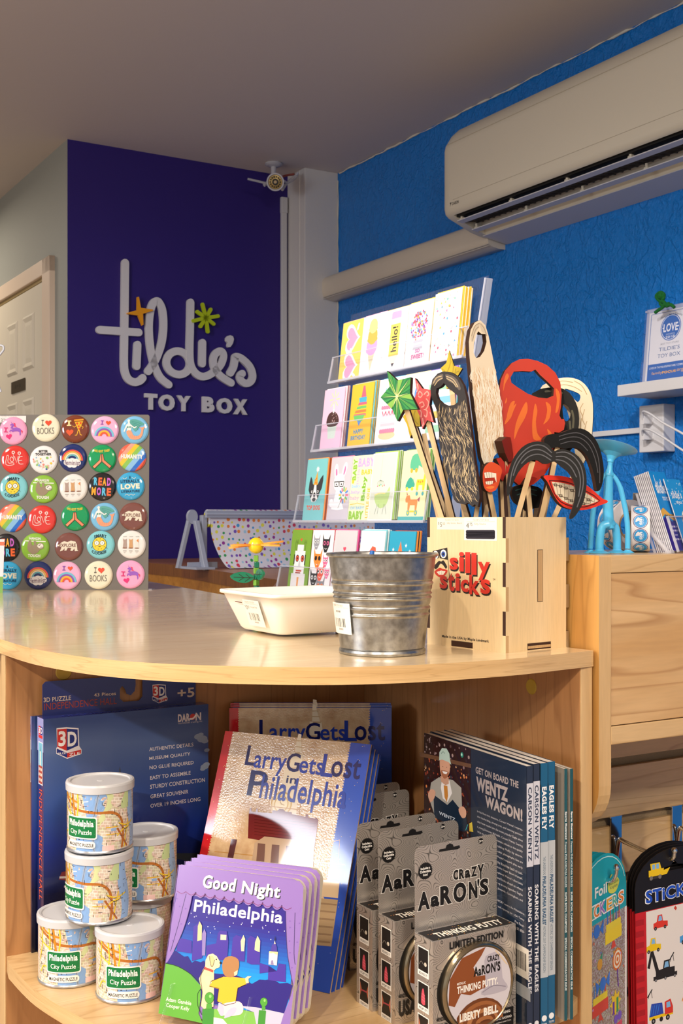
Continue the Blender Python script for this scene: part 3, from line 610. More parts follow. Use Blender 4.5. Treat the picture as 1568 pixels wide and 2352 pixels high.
# sticker packs
def arch(wd, h, r, n=14):
    """tab outline with a rounded arch top, centred on x, y from -h to 0"""
    return [(-wd/2, -h), (wd/2, -h)]+[(wd/2*math.cos(math.pi*k/n), -r+r*math.sin(math.pi*k/n)) for k in range(n+1)]
BK = '#171415'
def pack_black(i):
    th = thing('sticker_pack', '', 'sticker pack')
    wd = .142; h = .275
    mb = MB(); o = arch(wd, .075, .045); hole = [(.020, -.024), (.020, -.029), (-.020, -.029), (-.020, -.024), (-.006, -.022), (0, -.016), (.006, -.022)]
    k = 9; outl = o[:k+1]+[(o[k][0], o[k][1])]
    top = o[2:]; poly = [o[0], o[1]]+top[:8]+hole+[hole[0], top[7]]+top[8:]
    mb.prism(poly, -.0012, 0, C(BK)); put(mb, 'header_card', th)
    mb = MB(); mb.box(-wd/2, wd/2, -h, -.074, -.0008, .0003, C('#c3202a')); put(mb, 'backing_card', th)
    if i == 0:
        a = Art(wd, h, .0005, Matrix.Translation((-wd/2, -h, 0)))
        a.R(.13, .10, .97, .728, '#e2dcdc')
        for q in range(12): a.R(0, .10+q*.052, .10, .126+q*.052, '#a81a24')
        a.R(0, 0, 1, .10, '#b8202a'); a.T_('Construction Zone', .06, .035, .80, .082, '#f3e9e2', .02)
        for (dx, c) in ((.012, '#e8ecf6'), (0, '#1d4fc4')): a.T_('STiCKERS', .13-dx, .765-dx*.3, .93+dx, .825+dx*.3, c, .06 if dx else .035)
        Y = '#e7c21a'; K = '#242022'; W = '#7fb4e6'
        # loader on header
        a.R(.17, .885, .36, .915, Y); a.P([(.20, .915), (.19, .945), (.31, .945), (.33, .915)], Y); a.R(.215, .917, .25, .940, W); a.R(.265, .917, .30, .940, W); a.P([(.36, .905), (.44, .912), (.40, .885), (.33, .882)], Y); a.R(.18, .872, .33, .884, '#3b3838'); a.O(.20, .878, .02, '#77726e'); a.O(.31, .878, .02, '#77726e')
        a.O(.72, .90, .055, '#cfd83a'); a.O(.66, .905, .04, '#cfd83a'); a.T_('Peaceable', .62, .902, .78, .915, '#2f5a3a'); a.T_('Kingdom', .63, .885, .77, .898, '#2f5a3a')
        def truck(x, y, s, c1, c2, kind=0, fl=1):
            X = lambda v: x+v*s*fl; Yy = lambda v: y+v*s*.5
            r = lambda x0, y0, x1, y1, c: a.R(min(X(x0), X(x1)), Yy(y0), max(X(x0), X(x1)), Yy(y1), c)
            pp = lambda pts, c: a.P([(X(u), Yy(v)) for u, v in pts], c)
            if kind == 0: pp([(-.9, 0), (-.9, .5), (-.5, .6), (-.35, 1.2), (.2, 1.2), (.3, .6), (.9, .5), (.9, 0)], c1); pp([(-.3, .65), (-.2, 1.1), (.1, 1.1), (.2, .65)], W)
            if kind == 1: r(-1, 0, 1, .25, K); r(-.8, .25, .8, .6, c1); pp([(-.2, .6), (-.1, 1.1), (.35, 1.1), (.4, .6)], c1); pp([(-.1, .65), (0, 1.0), (.25, 1.0), (.3, .65)], W); pp([(-.5, .5), (-1.0, 1.9), (-1.2, 1.8), (-.8, .5)], c2); pp([(-1.2, 1.9), (-1.5, .9), (-1.3, .8), (-1.05, 1.8)], c2)
            if kind == 2: r(-1, .1, 1, .3, Y); pp([(-1, .3), (-.8, 1.1), (.1, 1.0), (.2, .3)], c1); pp([(.3, .2), (.3, 1.0), (.8, 1.1), (1.0, .6), (1.0, .2)], c2); pp([(.45, .6), (.45, .95), (.75, .95), (.8, .6)], W); [a.L([(X(-.9+k*.2), Yy(.4)), (X(-.75+k*.2), Yy(.95))], .008, '#2e7be0') for k in range(4)]
            if kind == 3: r(-1, .2, .3, .9, c1); [r(-.9+k*.3, .3, -.8+k*.3, .8, c2) for k in range(4)]; pp([(.35, .1), (.35, .9), (.7, .9), (.9, .5), (.95, .1)], c2)
            for u in (-.65, .55) if kind != 1 else (-.8, 0, .8): a.O(X(u), Yy(0), .17*s if kind != 1 else .10*s, K); a.O(X(u), Yy(0), .07*s, '#8b8b92')
            if kind != 1 and kind != 0: a.O(X(.0), Yy(0), .15*s, K)
        truck(.31, .640, .10, '#d8392c', '#d8392c', 0); truck(.72, .640, .11, '#3a2f86', '#3a2f86', 0, -1)
        truck(.22, .540, .10, Y, Y, 0); truck(.66, .545, .12, '#4d9be0', '#2f6fc0', 0, -1)
        truck(.36, .400, .15, K, K, 1); truck(.80, .44, .12, '#2f8a35', '#1f6a28', 3)
        truck(.30, .215, .15, '#2b46b0', '#d2372d', 2); truck(.72, .20, .13, '#78b833', '#5a9a24', 3, -1)
        a.L([(.60, .30), (.90, .24)], .02, '#9fc84a'); a.L([(.60, .30), (.57, .27)], .012, '#d98a3c')
        for x, y in ((.45, .49), (.17, .345), (.40, .135)): a.L([(x-.035, y-.012), (x+.02, y+.018)], .012, K); a.L([(x-.03, y-.02), (x-.01, y+.005)], .006, K); a.L([(x+.02, y-.02), (x+.01, y+.01)], .006, K)
        for x, y in ((.50, .715), (.60, .36), (.56, .10), (.85, .12)): a.P([(x-.02, y), (x, y+.012), (x+.02, y-.002), (x+.005, y-.012)], '#c5402c')
        put(a, 'sticker_print', th)
    return th
for i in range(4):
    t = pack_black(i); t.matrix_world = GF @ Matrix.Translation((.2235+.0015*i, .098+.006*i, EYE-.4265+.001*i)) @ Matrix.Rotation(math.pi/2-.02, 4, 'X')
    t['label'] = 'black and red sticker pack printed with building vehicles on a chrome hook' if i == 0 else 'black and red sticker pack hanging behind the front vehicle pack'
    t['group'] = 'vehicle sticker packs on the hook'
def glitter():
    m = bpy.data.materials.new('glitter_film'); m.use_nodes = True; nt, N, L, b = nodes(m)
    t = N('ShaderNodeTexCoord'); v = N('ShaderNodeTexVoronoi'); v.inputs['Scale'].default_value = 700; L(t.outputs['Object'], v.inputs['Vector'])
    r = ramp(N, [(0, '#b79a86'), (.45, '#a8948c'), (.62, '#d9c6d8'), (.8, '#c9d8b8'), (1, '#f2efff')]); L(v.outputs['Color'], r.inputs[0]); L(r.outputs[0], b.inputs['Base Color'])
    b.inputs['Roughness'].default_value = .2; b.inputs['Metallic'].default_value = .35
    bp = N('ShaderNodeBump'); bp.inputs['Strength'].default_value = .4; bp.inputs['Distance'].default_value = .002; L(v.outputs['Color'], bp.inputs['Height']); L(bp.outputs[0], b.inputs['Normal']); return m
GLIT = glitter(); TQ = '#1fa6b8'
def pack_teal(i):
    th = thing('glitter_sticker_pack', '', 'sticker pack'); wd = .136; h = .26
    mb = MB(); mb.prism(arch(wd, .080, .052), -.0010, 0, C(TQ)); put(mb, 'header_card', th)
    mb = MB(); mb.box(-wd/2, wd/2, -h, -.079, -.0006, .0003, GLIT); mb.box(wd/2-.004, wd/2, -h, -.079, .0003, .0006, C('#efe9ea')); put(mb, 'sticker_sheet', th)
    if i == 0:
        a = Art(wd, h, .0006, Matrix.Translation((-wd/2, -h, 0)))
        o = arch(.92, .28, .19); a.L([(x*1.0+.5, 1+y*.93-.015) for x, y in o[3:-1]], .010, '#bfeef2')
        a.P([(.60, .845), (.66, .885), (.74, .88), (.80, .86), (.84, .835), (.78, .80), (.70, .795), (.62, .81)], '#d8dc5a', 3); a.T_('Peaceable', .63, .838, .82, .855, '#2f5a4a'); a.T_('Kingdom', .65, .815, .80, .832, '#2f5a4a')
        a.T_('Foil', .34, .815, .58, .865, '#f4f6f6', .03)
        for t, x0, c in (('S', .06, '#e8842c'), ('T', .15, '#e2ae2e'), ('I', .25, '#4db0a2'), ('C', .32, '#e8842c'), ('K', .44, '#9a72c6'), ('E', .575, '#e8a82e'), ('R', .69, '#5ab3a0'), ('S', .815, '#e8842c')):
            a.T_(t, x0-.012, .722, x0+.125, .790, '#f4f2f4', .07); a.T_(t, x0, .728, x0+.11, .783, c, .02)
        def cake(x, y, s, c): a.R(x-s, y, x+s, y+s*.35, c); a.R(x-s*.9, y+s*.35, x+s*.9, y+s*.55, '#e8d23a'); [a.R(x-s*.8+k*s*.35, y+s*.55, x-s*.72+k*s*.35, y+s*.9, ('#3b7ad0', '#d84a3a', '#3a9a5a')[k % 3]) for k in range(5)]; [a.O(x-s*.76+k*s*.35, y+s*.98, s*.06, '#f0a030') for k in range(5)]; a.P([(x-s*.3, y-s*.2), (x+s*.3, y-s*.2), (x+s*.1, y), (x-s*.1, y)], '#d84a3a')
        cake(.72, .57, .17, '#ecd02c'); cake(.45, .27, .16, '#d84a3a')
        for k in range(5): a.O(.80, .47, .10-.02*k, ('#d9722c', '#efe3cf')[k % 2])
        a.L([(.80, .42), (.82, .34)], .02, '#6a3aa0')
        for x, y in ((.50, .40), (.38, .66)): a.O(x, y, .06, '#3a78d8'); a.P([(x-.06, y), (x-.14, y+.03), (x-.13, y-.04)], '#3a78d8'); a.P([(x+.06, y), (x+.14, y+.04), (x+.13, y-.03)], '#3a78d8')
        a.star(.76, .27, .12, '#ecc82e', 8, .6); a.R(.70, .22, .74, .28, '#6a3aa0'); a.R(.78, .22, .82, .29, '#3a9a5a')
        a.P([(.72, .09), (.90, .10), (.90, .17), (.72, .16)], '#d8506a'); a.O(.77, .19, .04, '#7b5ac8'); a.O(.85, .195, .04, '#7b5ac8'); a.star(.55, .14, .07, '#c860b0', 8, .4)
        a.P([(.42, .52), (.50, .55), (.47, .48)], '#3a9a7a'); a.O(.44, .50, .05, '#d9a03a')
        a.R(0, 0, 1, .06, TQ); a.star(.62, .03, .05, '#eef6f6', 4, .3)
        for k in range(16): a.star(random.uniform(.3, .95), random.uniform(.1, .68), .018, random.choice(('#5a8ae0', '#e06a4a', '#caa0e0', '#e0b040')), 5)
        put(a, 'sticker_print', th)
    return th
for i in range(3):
    t = pack_teal(i); f0 = frame(V((.315, 1.42, EYE-.404)), V((.615, .79, 0)), UP)
    t.matrix_world = f0 @ Matrix.Translation((-.006*i, .001*i, -.007*i))
    t['label'] = 'turquoise glitter sticker pack with party cakes beside the black pack' if i == 0 else 'turquoise sticker pack tucked behind the front glitter pack'
    t['group'] = 'glitter sticker packs on the hook'

# ---------------------------------------------------------------- galvanised bucket with a blue pen
def galv():
    m = bpy.data.materials.new('galvanised_zinc'); m.use_nodes = True; nt, N, L, b = nodes(m)
    t = N('ShaderNodeTexCoord'); n = N('ShaderNodeTexNoise'); n.inputs['Scale'].default_value = 120; n.inputs['Detail'].default_value = 4; L(t.outputs['Object'], n.inputs['Vector'])
    r = ramp(N, [(.3, '#8b8c8c'), (.7, '#b3b3b1')]); L(n.outputs['Fac'], r.inputs[0]); L(r.outputs[0], b.inputs['Base Color'])
    r2 = ramp(N, [(.3, (.28, .28, .28, 1)), (.7, (.40, .40, .40, 1))]); L(n.outputs['Fac'], r2.inputs[0]); L(r2.outputs[0], b.inputs['Roughness']); b.inputs['Metallic'].default_value = .92; return m
ZN = galv(); bc = UZ(877.5, 1498.7, TOPZ); 
bk = thing('metal_bucket', 'small ribbed galvanised bucket near the rounded front of the counter', 'bucket', bc)
H_ = .1095; rb, rt = .0465, .0600
def rad(z): return rb+(rt-rb)*z/H_
prof = [(0, .0015), (rb-.003, .0015), (rb-.001, .0), (rb+.0015, .0005), (rb+.0022, .003), (rb+.0015, .0055), (rb, .0065)]
zz = .0065
ribs = [.044, .051, .0625, .067, .0785]
while zz < H_-.003:
    zz += .0008; d = sum(.0011*math.exp(-((zz-q)/.0012)**2)*(1 if i % 2 else 1) for i, q in enumerate(ribs))-sum(.0008*math.exp(-((zz-q-.0028)/.0013)**2) for q in ribs); prof.append((rad(zz)+d, zz))
prof += [(rt+.0012, H_-.0015), (rt+.0028, H_-.0005), (rt+.0030, H_+.001), (rt+.0018, H_+.0022), (rt, H_+.0015)]
mb = MB(); mb.lathe(prof, ZN, 96); put(mb, 'bucket_wall', bk)
mb = MB(); mb.lathe([(rt, H_+.0015), (rt-.0012, H_-.002), (rb-.002, .003), (0, .003)], ZN, 96); put(mb, 'inner_lining', bk)
def cyl(r, z0=0, slope=0, a0=-math.pi/2):
    return lambda v: V(((r+v.z+slope*v.y)*math.cos(a0+v.x/r), (r+v.z+slope*v.y)*math.sin(a0+v.x/r), z0+v.y))
BAR = [2, 1, 1, 3, 1, 2, 2, 1, 1, 1, 3, 2, 1, 2, 1, 1, 3, 1, 2, 1]
def price_label(a, name, price, cents, bar=True, r=0):
    IV = '#eee8dc'; T1 = '#4f4b49'
    a.R(0, 0, 1, 1, IV, 10); a.T_("TILDIE'S TOY BOX", .12, .88, .72, .95, '#8d8680'); a.R(.06, .845, .92, .852, '#8d8680', 6)
    if price: a.T_('$', .06, .70, .10, .78, T1); a.T_(price, .11, .62, .21, .78, T1); a.T_(cents, .23, .70, .32, .78, T1); a.R(.23, .675, .32, .685, T1, 2)
    if name: a.T_(name, .38, .70, .80, .77, '#6f6965')
    else: [a.R(.30+.10*i, .69, .37+.10*i, .75, '#8d8680') for i in range(3)]
    if bar:
        x = .18
        for k, q in enumerate(BAR):
            wq = q*.014
            if k % 2 == 0: a.R(x, .22, x+wq, .50, T1)
            x += wq+.008
        [a.R(.40+.035*i, .12, .422+.035*i, .18, '#8d8680') for i in range(7)]
a = Art(.036, .034, .0012, None); a.T = (lambda f: lambda v: f(v+V((-.018, 0, 0))))(cyl(.0505, .0235, .12, math.radians(-152))); price_label(a, None, None, None); a.R(0, 0, 1, .02, '#eee8dc', 8); put(a, 'price_label', bk)
mb = MB(); p0 = V((-.030, -.012, .004)); p1 = U(855, 1266, 1.345)-bc
mb.tube([p0, p0.lerp(p1, .93)], .0033, mat('#1c63b4', .3, 0, .3, 'blue_pen'), 14); mb.tube([p0.lerp(p1, .93), p1], [.0033, .0026], mat('#1c63b4', .3, 0, .3, 'blue_pen'), 14)
tag(mb.build('blue_pen', mw=Matrix.Translation(bc)), 'blue pen with only its tip showing above the bucket rim', 'pen')

# ---------------------------------------------------------------- white tray
tp = UZ(641, 1466, TOPZ); TRW = mat('#f4efe8', .28, 0, .3, 'white_melamine')
tr = thing('white_tray', 'white square plastic tray with a price label set on the counter', 'tray', frame(tp+UP*.0035, D2, D1))
def rr(x0, x1, y0, y1, r, z, n=5):
    out = []
    for cx, cy, a in ((x1-r, y0+r, -90), (x1-r, y1-r, 0), (x0+r, y1-r, 90), (x0+r, y0+r, 180)):
        for k in range(n+1): t = math.radians(a+90*k/n); out.append((cx+r*math.cos(t), cy+r*math.sin(t), z))
    return out
mb = MB(); g = .0205; S = .122
R_ = [rr(.004, S-.004, .004, S-.004, .014, 0), rr(.0, S, .0, S, .016, .0035), rr(-.012, S+.012, -.012, S+.012, .016, .034), rr(-.017, S+.017, -.017, S+.017, .016, .047), rr(-.019, S+.019, -.019, S+.019, .014, .0472), rr(-.0205, S+.0205, -.0205, S+.0205, .013, .0485), rr(-.0205, S+.0205, -.0205, S+.0205, .013, .0515), rr(-.0195, S+.0195, -.0195, S+.0195, .0125, .0525), rr(-.0165, S+.0165, -.0165, S+.0165, .012, .0525), rr(-.0155, S+.0155, -.0155, S+.0155, .012, .0515), rr(-.010, S+.010, -.010, S+.010, .014, .032), rr(.004, S-.004, .004, S-.004, .015, .004)]
mb.loft(R_, TRW, True); put(mb, 'tray_shell', tr)
mb = MB(); mb.box(.022, .032, .095, .103, -.0034, .0005, mat('#f0cf1c', .5)); put(mb, 'foot_pad', tr, 'yellow foot pad')
mb = MB(); mb.box(.095, .110, .012, .022, -.0034, .0005, mat('#cfc3dd', .4)); put(mb, 'foot_pad', tr, 'pale lilac foot pad')
Lm = frame(V((-.0065, .068, .0085)), V((0, -1, 0)), V((-.34, 0, 1)))
a = Art(.046, .036, .0006, Lm); price_label(a, 'Fortune Fish', '0', '85'); put(a, 'price_label', tr)
mb = MB(Lm); mb.box(-.024, -.004, .0305, .0315, .0002, .0006, mat('#6a3c34', .6)); put(mb, 'scuff_mark', tr)
# ---------------------------------------------------------------- wooden flower toy
fp = U(588, 1250, 1.95); fp.z = TOPZ
ft = thing('wooden_flower_toy', 'wooden toy flower with a yellow ball head and green segmented stem', 'toy flower', fp)
k = 1.95/F; zt = lambda y: (1195-y)*k+EYE-TOPZ
GL, GD = mat('#6fa53a', .35, 0, .3, 'lime_wood'), mat('#0c6a50', .35, 0, .3, 'green_wood')
zc = zt(1253); 
mb = MB(); mb.ball((0, 0, zc), 18.5*k, mat('#f2cf18', .25, 0, .5, 'yellow_wood'), 16); put(mb, 'flower_head', ft)
mb = MB(); mb.lathe([(18.8*k, zc+.5*k), (18.9*k, zc+2*k), (18.6*k, zc+4*k)], mat('#f0a53c', .3), 36); put(mb, 'head_band', ft)
for s in (-1, 1):
    for j in range(3):
        a0 = math.radians((0, 28, -28)[j]); mb = MB(Matrix.Translation((0, 0, zc+2*k)) @ Matrix.Rotation((0 if s > 0 else math.pi)+a0, 4, 'Z') @ Matrix.Rotation(-.12*(1 if s > 0 else -1) if j == 0 else .02, 4, 'Y'))
        mb.prism([(p.x, p.y) for p in smooth_path([(16*k, -7*k), (40*k, -10*k), (60*k, -3*k), (62*k, 3*k), (42*k, 10*k), (16*k, 7*k)], 4, True)], -2.2*k, 2.2*k, mat('#f3a040', .35, 0, .2, 'orange_petal')); put(mb, 'petal', ft)
ys = [1275, 1290, 1304, 1318, 1331, 1345, 1358, 1372, 1384, 1396]
for i in range(len(ys)-1):
    mb = MB(Matrix.Translation((1.2*k*(i % 2), 0, 0)) @ Matrix.Rotation(.2*i, 4, 'Z')); mb.box(-5.5*k, 5.5*k, -5.5*k, 5.5*k, zt(ys[i+1]), zt(ys[i])-.0004, (GL, GD)[i % 2]); bevel(put(mb, 'stem_segment', ft), .0012)
for s, y, rz in ((-1, 1326, .25), (1, 1318, -1.2)):
    mb = MB(Matrix.Translation((0, -2*k, zt(y))) @ Matrix.Rotation(rz, 4, 'Z') @ Matrix.Rotation(math.pi/2, 4, 'X'))
    pts = [(p.x, p.y) for p in smooth_path([(s*4*k, 0), (s*20*k, 11*k), (s*42*k, 12*k), (s*60*k, 3*k), (s*45*k, -9*k), (s*22*k, -12*k)], 4, True)]
    mb.prism(pts, -2.5*k, 2.5*k, mat('#157a5c', .35, 0, .3, 'green_wood_leaf')); z = 2.6*k
    for q in ([(s*5*k, -1*k), (s*52*k, 1*k)], [(s*14*k, -1*k), (s*24*k, 8*k)], [(s*28*k, -1*k), (s*40*k, 8*k)], [(s*14*k, -1*k), (s*26*k, -9*k)], [(s*30*k, -1*k), (s*40*k, -7*k)]): mb.ribbon(q, 1.3*k, z, z, C('#2c2420'), caps=1); z += .00004
    put(mb, 'leaf', ft)
# ---------------------------------------------------------------- magnet board with round buttons
BY = 2.4975
bo = U(340, 1355, BY); bo.z = TOPZ
MF = frame(bo, V((1, 0, 0)), V((.018, .05, 1)))
bd = thing('magnet_board', 'grey steel display board covered with rows of round button magnets', 'display board', MF)
mb = MB(); mb.prism([(p[0], p[1]) for p in [(-.44, 0), (0, 0), (0, .371), (-.003, .3745), (-.44, .3745)]], -.002, 0, mat('#77726d', .4, .25, 0, 'brushed_grey_steel', bump=(900, .05))); bevel(put(mb, 'steel_sheet', bd), .0006)
mb = MB(); mb.box(-.44, .0075, .0, .0025, -.05, -.002, mat('#9b96a0', .3, .6)); put(mb, 'foot_flange', bd)
a = Art(.10, .0145, .0003, Matrix.Translation((-.364, .3575, 0))); a.R(0, 0, 1, 1, '#e9e6e6'); a.T_("TILDIE'S TOY BOX", .45, .80, .8, .95, '#b5b0ae'); a.T_('$', .42, .35, .445, .6, '#77716f'); a.T_('3', .46, .05, .50, .60, '#6a6462'); a.T_('99', .515, .30, .56, .6, '#6a6462'); a.T_('Magnets', .62, .35, .80, .55, '#9a9492'); put(a, 'price_label', bd)
BR = .0300
def disc(a, c): pass
def cloud(a, c): [a.O(x, y, r, c) for x, y, r in ((.28, .30, .12), (.42, .24, .14), (.58, .24, .14), (.73, .30, .12), (.5, .33, .16), (.35, .36, .1), (.66, .37, .1))]
def unicorn(a):
    a.I_(.14, .42, .30, .62, '#d7337a'); a.heart(.36, .26, .13, '#e02f7c', 12)
    P = '#9a5cc4'; a.P([(.48, .66), (.40, .60), (.46, .58), (.52, .62), (.66, .64), (.78, .60), (.86, .52), (.82, .48), (.83, .36), (.79, .30), (.77, .45), (.70, .48), (.56, .47), (.50, .44), (.40, .50), (.42, .42), (.36, .46), (.40, .54), (.50, .55), (.50, .64), (.46, .72), (.40, .70), (.38, .74), (.46, .80), (.54, .76), (.56, .68)], P)
    a.P([(.46, .80), (.40, .88), (.44, .79)], P); a.P([(.50, .82), (.58, .80), (.60, .70), (.66, .64), (.56, .66), (.54, .76)], '#e8436f'); a.P([(.84, .54), (.90, .50), (.88, .38), (.86, .46), (.82, .50)], '#e8436f')
def books(a): a.I_(.34, .58, .43, .82, '#6f6a62', .22); a.heart(.62, .69, .14, '#e8553a'); a.T_('BOOKS', .16, .24, .84, .50, '#77726a')
def pizza(a):
    a.I_(.18, .62, .36, .84, '#f2dca0', .4); a.heart(.30, .36, .16, '#ea5a30'); Y = '#f2b632'
    a.P([(.50, .78), (.84, .80), (.66, .40)], Y, 0); a.P([(.47, .80), (.86, .84), (.85, .90), (.48, .87)], '#e89a2a'); [a.O(x, y, .04, '#d8492c') for x, y in ((.60, .72), (.74, .73), (.66, .60), (.69, .50))]
    a.L([(.64, .44), (.58, .24), (.52, .24)], .03, Y); a.L([(.68, .44), (.72, .26), (.78, .24)], .03, Y); a.L([(.56, .62), (.48, .56), (.42, .62)], .025, Y); a.L([(.76, .62), (.84, .56), (.80, .50)], .025, Y); a.O(.61, .66, .012, '#5a2a1c'); a.O(.70, .66, .012, '#5a2a1c')
def rainbow(a):
    a.I_(.33, .70, .45, .88, '#8e4fb0'); a.heart(.64, .79, .11, '#ea5a34')
    for i, c in enumerate(('#74c3dd', '#8e57b5', '#f5b83d', '#ea5a34')): a.arc(.5, .24, .36-.075*i, .074, c)
def mermaid(a):
    a.P([(.30, .86), (.44, .93), (.70, .88), (.92, .70), (.74, .66), (.62, .50), (.52, .44), (.40, .62), (.34, .78)], '#5fa9a0', 3)
    for k in range(4): a.L([(.40, .84-.05*k), (.60, .80-.07*k), (.80-.05*k, .72-.08*k)], .010, '#2f7f7c', 4)
    a.P([(.24, .90), (.31, .90), (.33, .76), (.40, .68), (.36, .46), (.20, .46), (.22, .66), (.10, .42), (.06, .46), (.18, .72), (.26, .78)], '#f6efec'); a.O(.285, .88, .05, '#f6efec'); a.L([(.38, .68), (.50, .58), (.58, .62)], .045, '#f6efec')
    a.P([(.18, .46), (.36, .48), (.46, .28), (.62, .24), (.74, .34), (.78, .50), (.70, .60), (.80, .58), (.92, .62), (.86, .48), (.84, .34), (.74, .16), (.54, .10), (.34, .14), (.22, .28)], '#efa27e', 2)
    for k in range(5): a.L([(.30+.09*k, .16), (.34+.08*k, .28)], .008, '#d9805c')
    a.O(.24, .62, .035, '#4f9d8c'); a.O(.33, .62, .035, '#4f9d8c')
def lovef(a):
    W = '#f6e9e4'
    for x in (.46, .70): a.L([(x, .55), (x, .70)], .014, W); [a.O(x+.05*math.cos(k*.9), .74+.05*math.sin(k*.9)+(.04 if x < .5 else 0), .022, W, n=8) for k in range(7)]
    a.L([(.20, .66), (.15, .30), (.45, .28), (.45, .36), (.24, .37), (.26, .66), (.20, .66)], .02, W, 3)
    a.L([(.38, .40), (.32, .50), (.38, .60), (.46, .52), (.44, .42), (.38, .40)], .02, W, 3); a.L([(.50, .62), (.58, .36), (.66, .62)], .022, W); a.L([(.82, .60), (.68, .56), (.68, .32), (.84, .30)], .022, W, 3); a.L([(.68, .44), (.80, .45)], .02, W)
def together(a):
    a.T_('BETTER', .32, .78, .68, .88, '#26242a', .04); a.T_('TOGETHER', .18, .66, .82, .76, '#26242a', .04)
    random.seed(3)
    for k in range(46):
        x = random.uniform(.08, .92); y = random.uniform(.06, .60)
        if (x-.5)**2+(y-.5)**2 < .17 and y < .34+.55*abs(x-.5)+.14: a.O(x, y, random.uniform(.025, .055), random.choice(('#7fb6e2', '#f0c53a', '#8cc26a', '#e88a7a', '#e9b7a4', '#2b57a8', '#f2f0ee', '#b8d8a0')), n=8)
def feminist(a):
    for i, c in enumerate(('#e8554a', '#f3b54a', '#f4e4c4', '#6ab8c8')): a.arc(.5, .40, .40-.062*i, .055, c)
    cloud(a, '#f1eef0'); a.T_('feminist', .20, .20, .82, .40, '#5f2f5a', .01)
def gotthis(a):
    a.T_('WE GOT THIS!', .19, .74, .81, .84, '#ecd34a', .04, bend=.06)
    for s, c in ((1, '#e99a72'), (-1, '#e58c66')):
        X = lambda x: .5-s*(.5-x); a.P([(X(.47), .70), (X(.44), .66), (X(.40), .44), (X(.10), .18), (X(.20), .08), (X(.48), .34), (X(.495), .36), (X(.495), .68)], '#3a1c14'); a.P([(X(.47), .68), (X(.45), .64), (X(.415), .43), (X(.13), .18), (X(.20), .11), (X(.47), .36), (X(.485), .38), (X(.485), .66)], c)
def humanity(a): a.T_('HUMANITY', .06, .44, .94, .62, '#f6f2ee', .05)
def cookie(a):
    T = '#1c3140'; a.T_('SMART', .25, .80, .75, .93, T, .03, bend=-.10); a.T_('COOKIE', .16, .10, .74, .22, T, .03, bend=.14); a.O(.47, .52, .29, T, n=32); a.O(.47, .52, .275, '#f2d53a', n=32)
    for x, y in ((.3, .42), (.42, .33), (.55, .34), (.66, .42), (.36, .70), (.50, .74), (.62, .68), (.28, .56), (.68, .55), (.48, .44)): a.O(x, y, .017, '#4b3a22', n=8)
    for x in (.36, .58): a.O(x, .57, .10, T, n=20); a.O(x, .57, .085, '#f5f5f2', n=20); a.O(x, .57, .02, T, n=8)
    a.arc(.47, .47, .05, .015, T, 200, 340); a.L([(.20, .44), (.14, .38)], .014, T); a.L([(.72, .40), (.78, .34)], .014, T); a.L([(.42, .24), (.40, .19)], .014, T); a.L([(.52, .24), (.54, .19)], .014, T)
def sloth(a):
    a.R(.08, .72, .92, .76, '#f3f1ea'); a.T_('HANGIN', .26, .79, .72, .90, '#f3f1ea', .04); a.T_('TOUGH', .24, .10, .74, .22, '#f3f1ea', .05)
    a.P([(.24, .74), (.34, .76), (.38, .58), (.46, .60), (.44, .74), (.54, .74), (.56, .60), (.70, .70), (.84, .62), (.84, .46), (.72, .42), (.62, .28), (.44, .22), (.28, .30), (.20, .46)], '#9a8a72', 2); a.O(.72, .56, .12, '#f1ece2', .09); a.L([(.66, .56), (.72, .62)], .025, '#3c352c'); a.L([(.73, .50), (.80, .52)], .02, '#3c352c')
def catsb(a):
    for x, c in ((.24, '#b09a90'), (.48, '#cfa070'), (.72, '#e9e2da')): a.P([(x-.08, .36), (x-.06, .60), (x-.08, .74), (x-.03, .70), (x+.03, .70), (x+.08, .74), (x+.07, .60), (x+.09, .36)], c, 0); a.O(x, .36, .095, '#8a5a40', .02)
    a.P([(.70, .66), (.78, .74), (.79, .58)], '#d98a4a'); [a.R(x-.07, .23, x+.07, .26, '#a8a29c') for x in (.24, .48, .72)]; [a.T_('CAT', x-.04, .16, x+.04, .20, '#8b8580') for x in (.24, .48, .72)]; [a.R(x, .81, x+.14, .83, '#b4bab6') for x in (.17, .42, .67)]
def readmore(a):
    for t, x0, c in (('R', .17, '#5fc0e6'), ('E', .35, '#ee6a3a'), ('A', .52, '#f0a92c'), ('D', .70, '#c964c8')): a.T_(t, x0, .54, x0+.15, .86, c, .05)
    for t, x0, c in (('M', .10, '#f0a92c'), ('O', .31, '#c964c8'), ('R', .52, '#5fc0e6'), ('E', .71, '#ee6a3a')): a.T_(t, x0, .14, x0+.17, .46, c, .05)
def literally(a):
    N_ = '#163a5e'; a.R(.48, .80, .52, .90, N_); a.T_('LITERALLY', .12, .64, .88, .76, N_, .03); a.T_('LOVE', .12, .38, .88, .60, '#e9ead2', .06); a.T_('LITERATURE', .13, .24, .87, .34, N_, .03); a.L([(.28, .14), (.36, .18), (.44, .13), (.52, .18), (.60, .13), (.68, .17)], .015, '#e9ead2', 4); a.L([(.22, .84), (.30, .80), (.38, .85)], .015, '#e9ead2', 3); a.L([(.58, .85), (.66, .80), (.74, .84)], .015, '#e9ead2', 3)
def explore(a):
    a.P([(.06, .56), (.16, .62), (.24, .68), (.34, .72), (.46, .68), (.60, .74), (.78, .70), (.84, .58), (.86, .36), (.90, .32), (.76, .31), (.74, .42), (.66, .32), (.58, .34), (.62, .44), (.48, .46), (.42, .34), (.34, .34), (.36, .44), (.26, .34), (.16, .31), (.22, .46), (.16, .52), (.08, .52)], '#e6ddca'); a.T_('EXPLORE', .14, .48, .80, .62, '#7a4a42', .03)
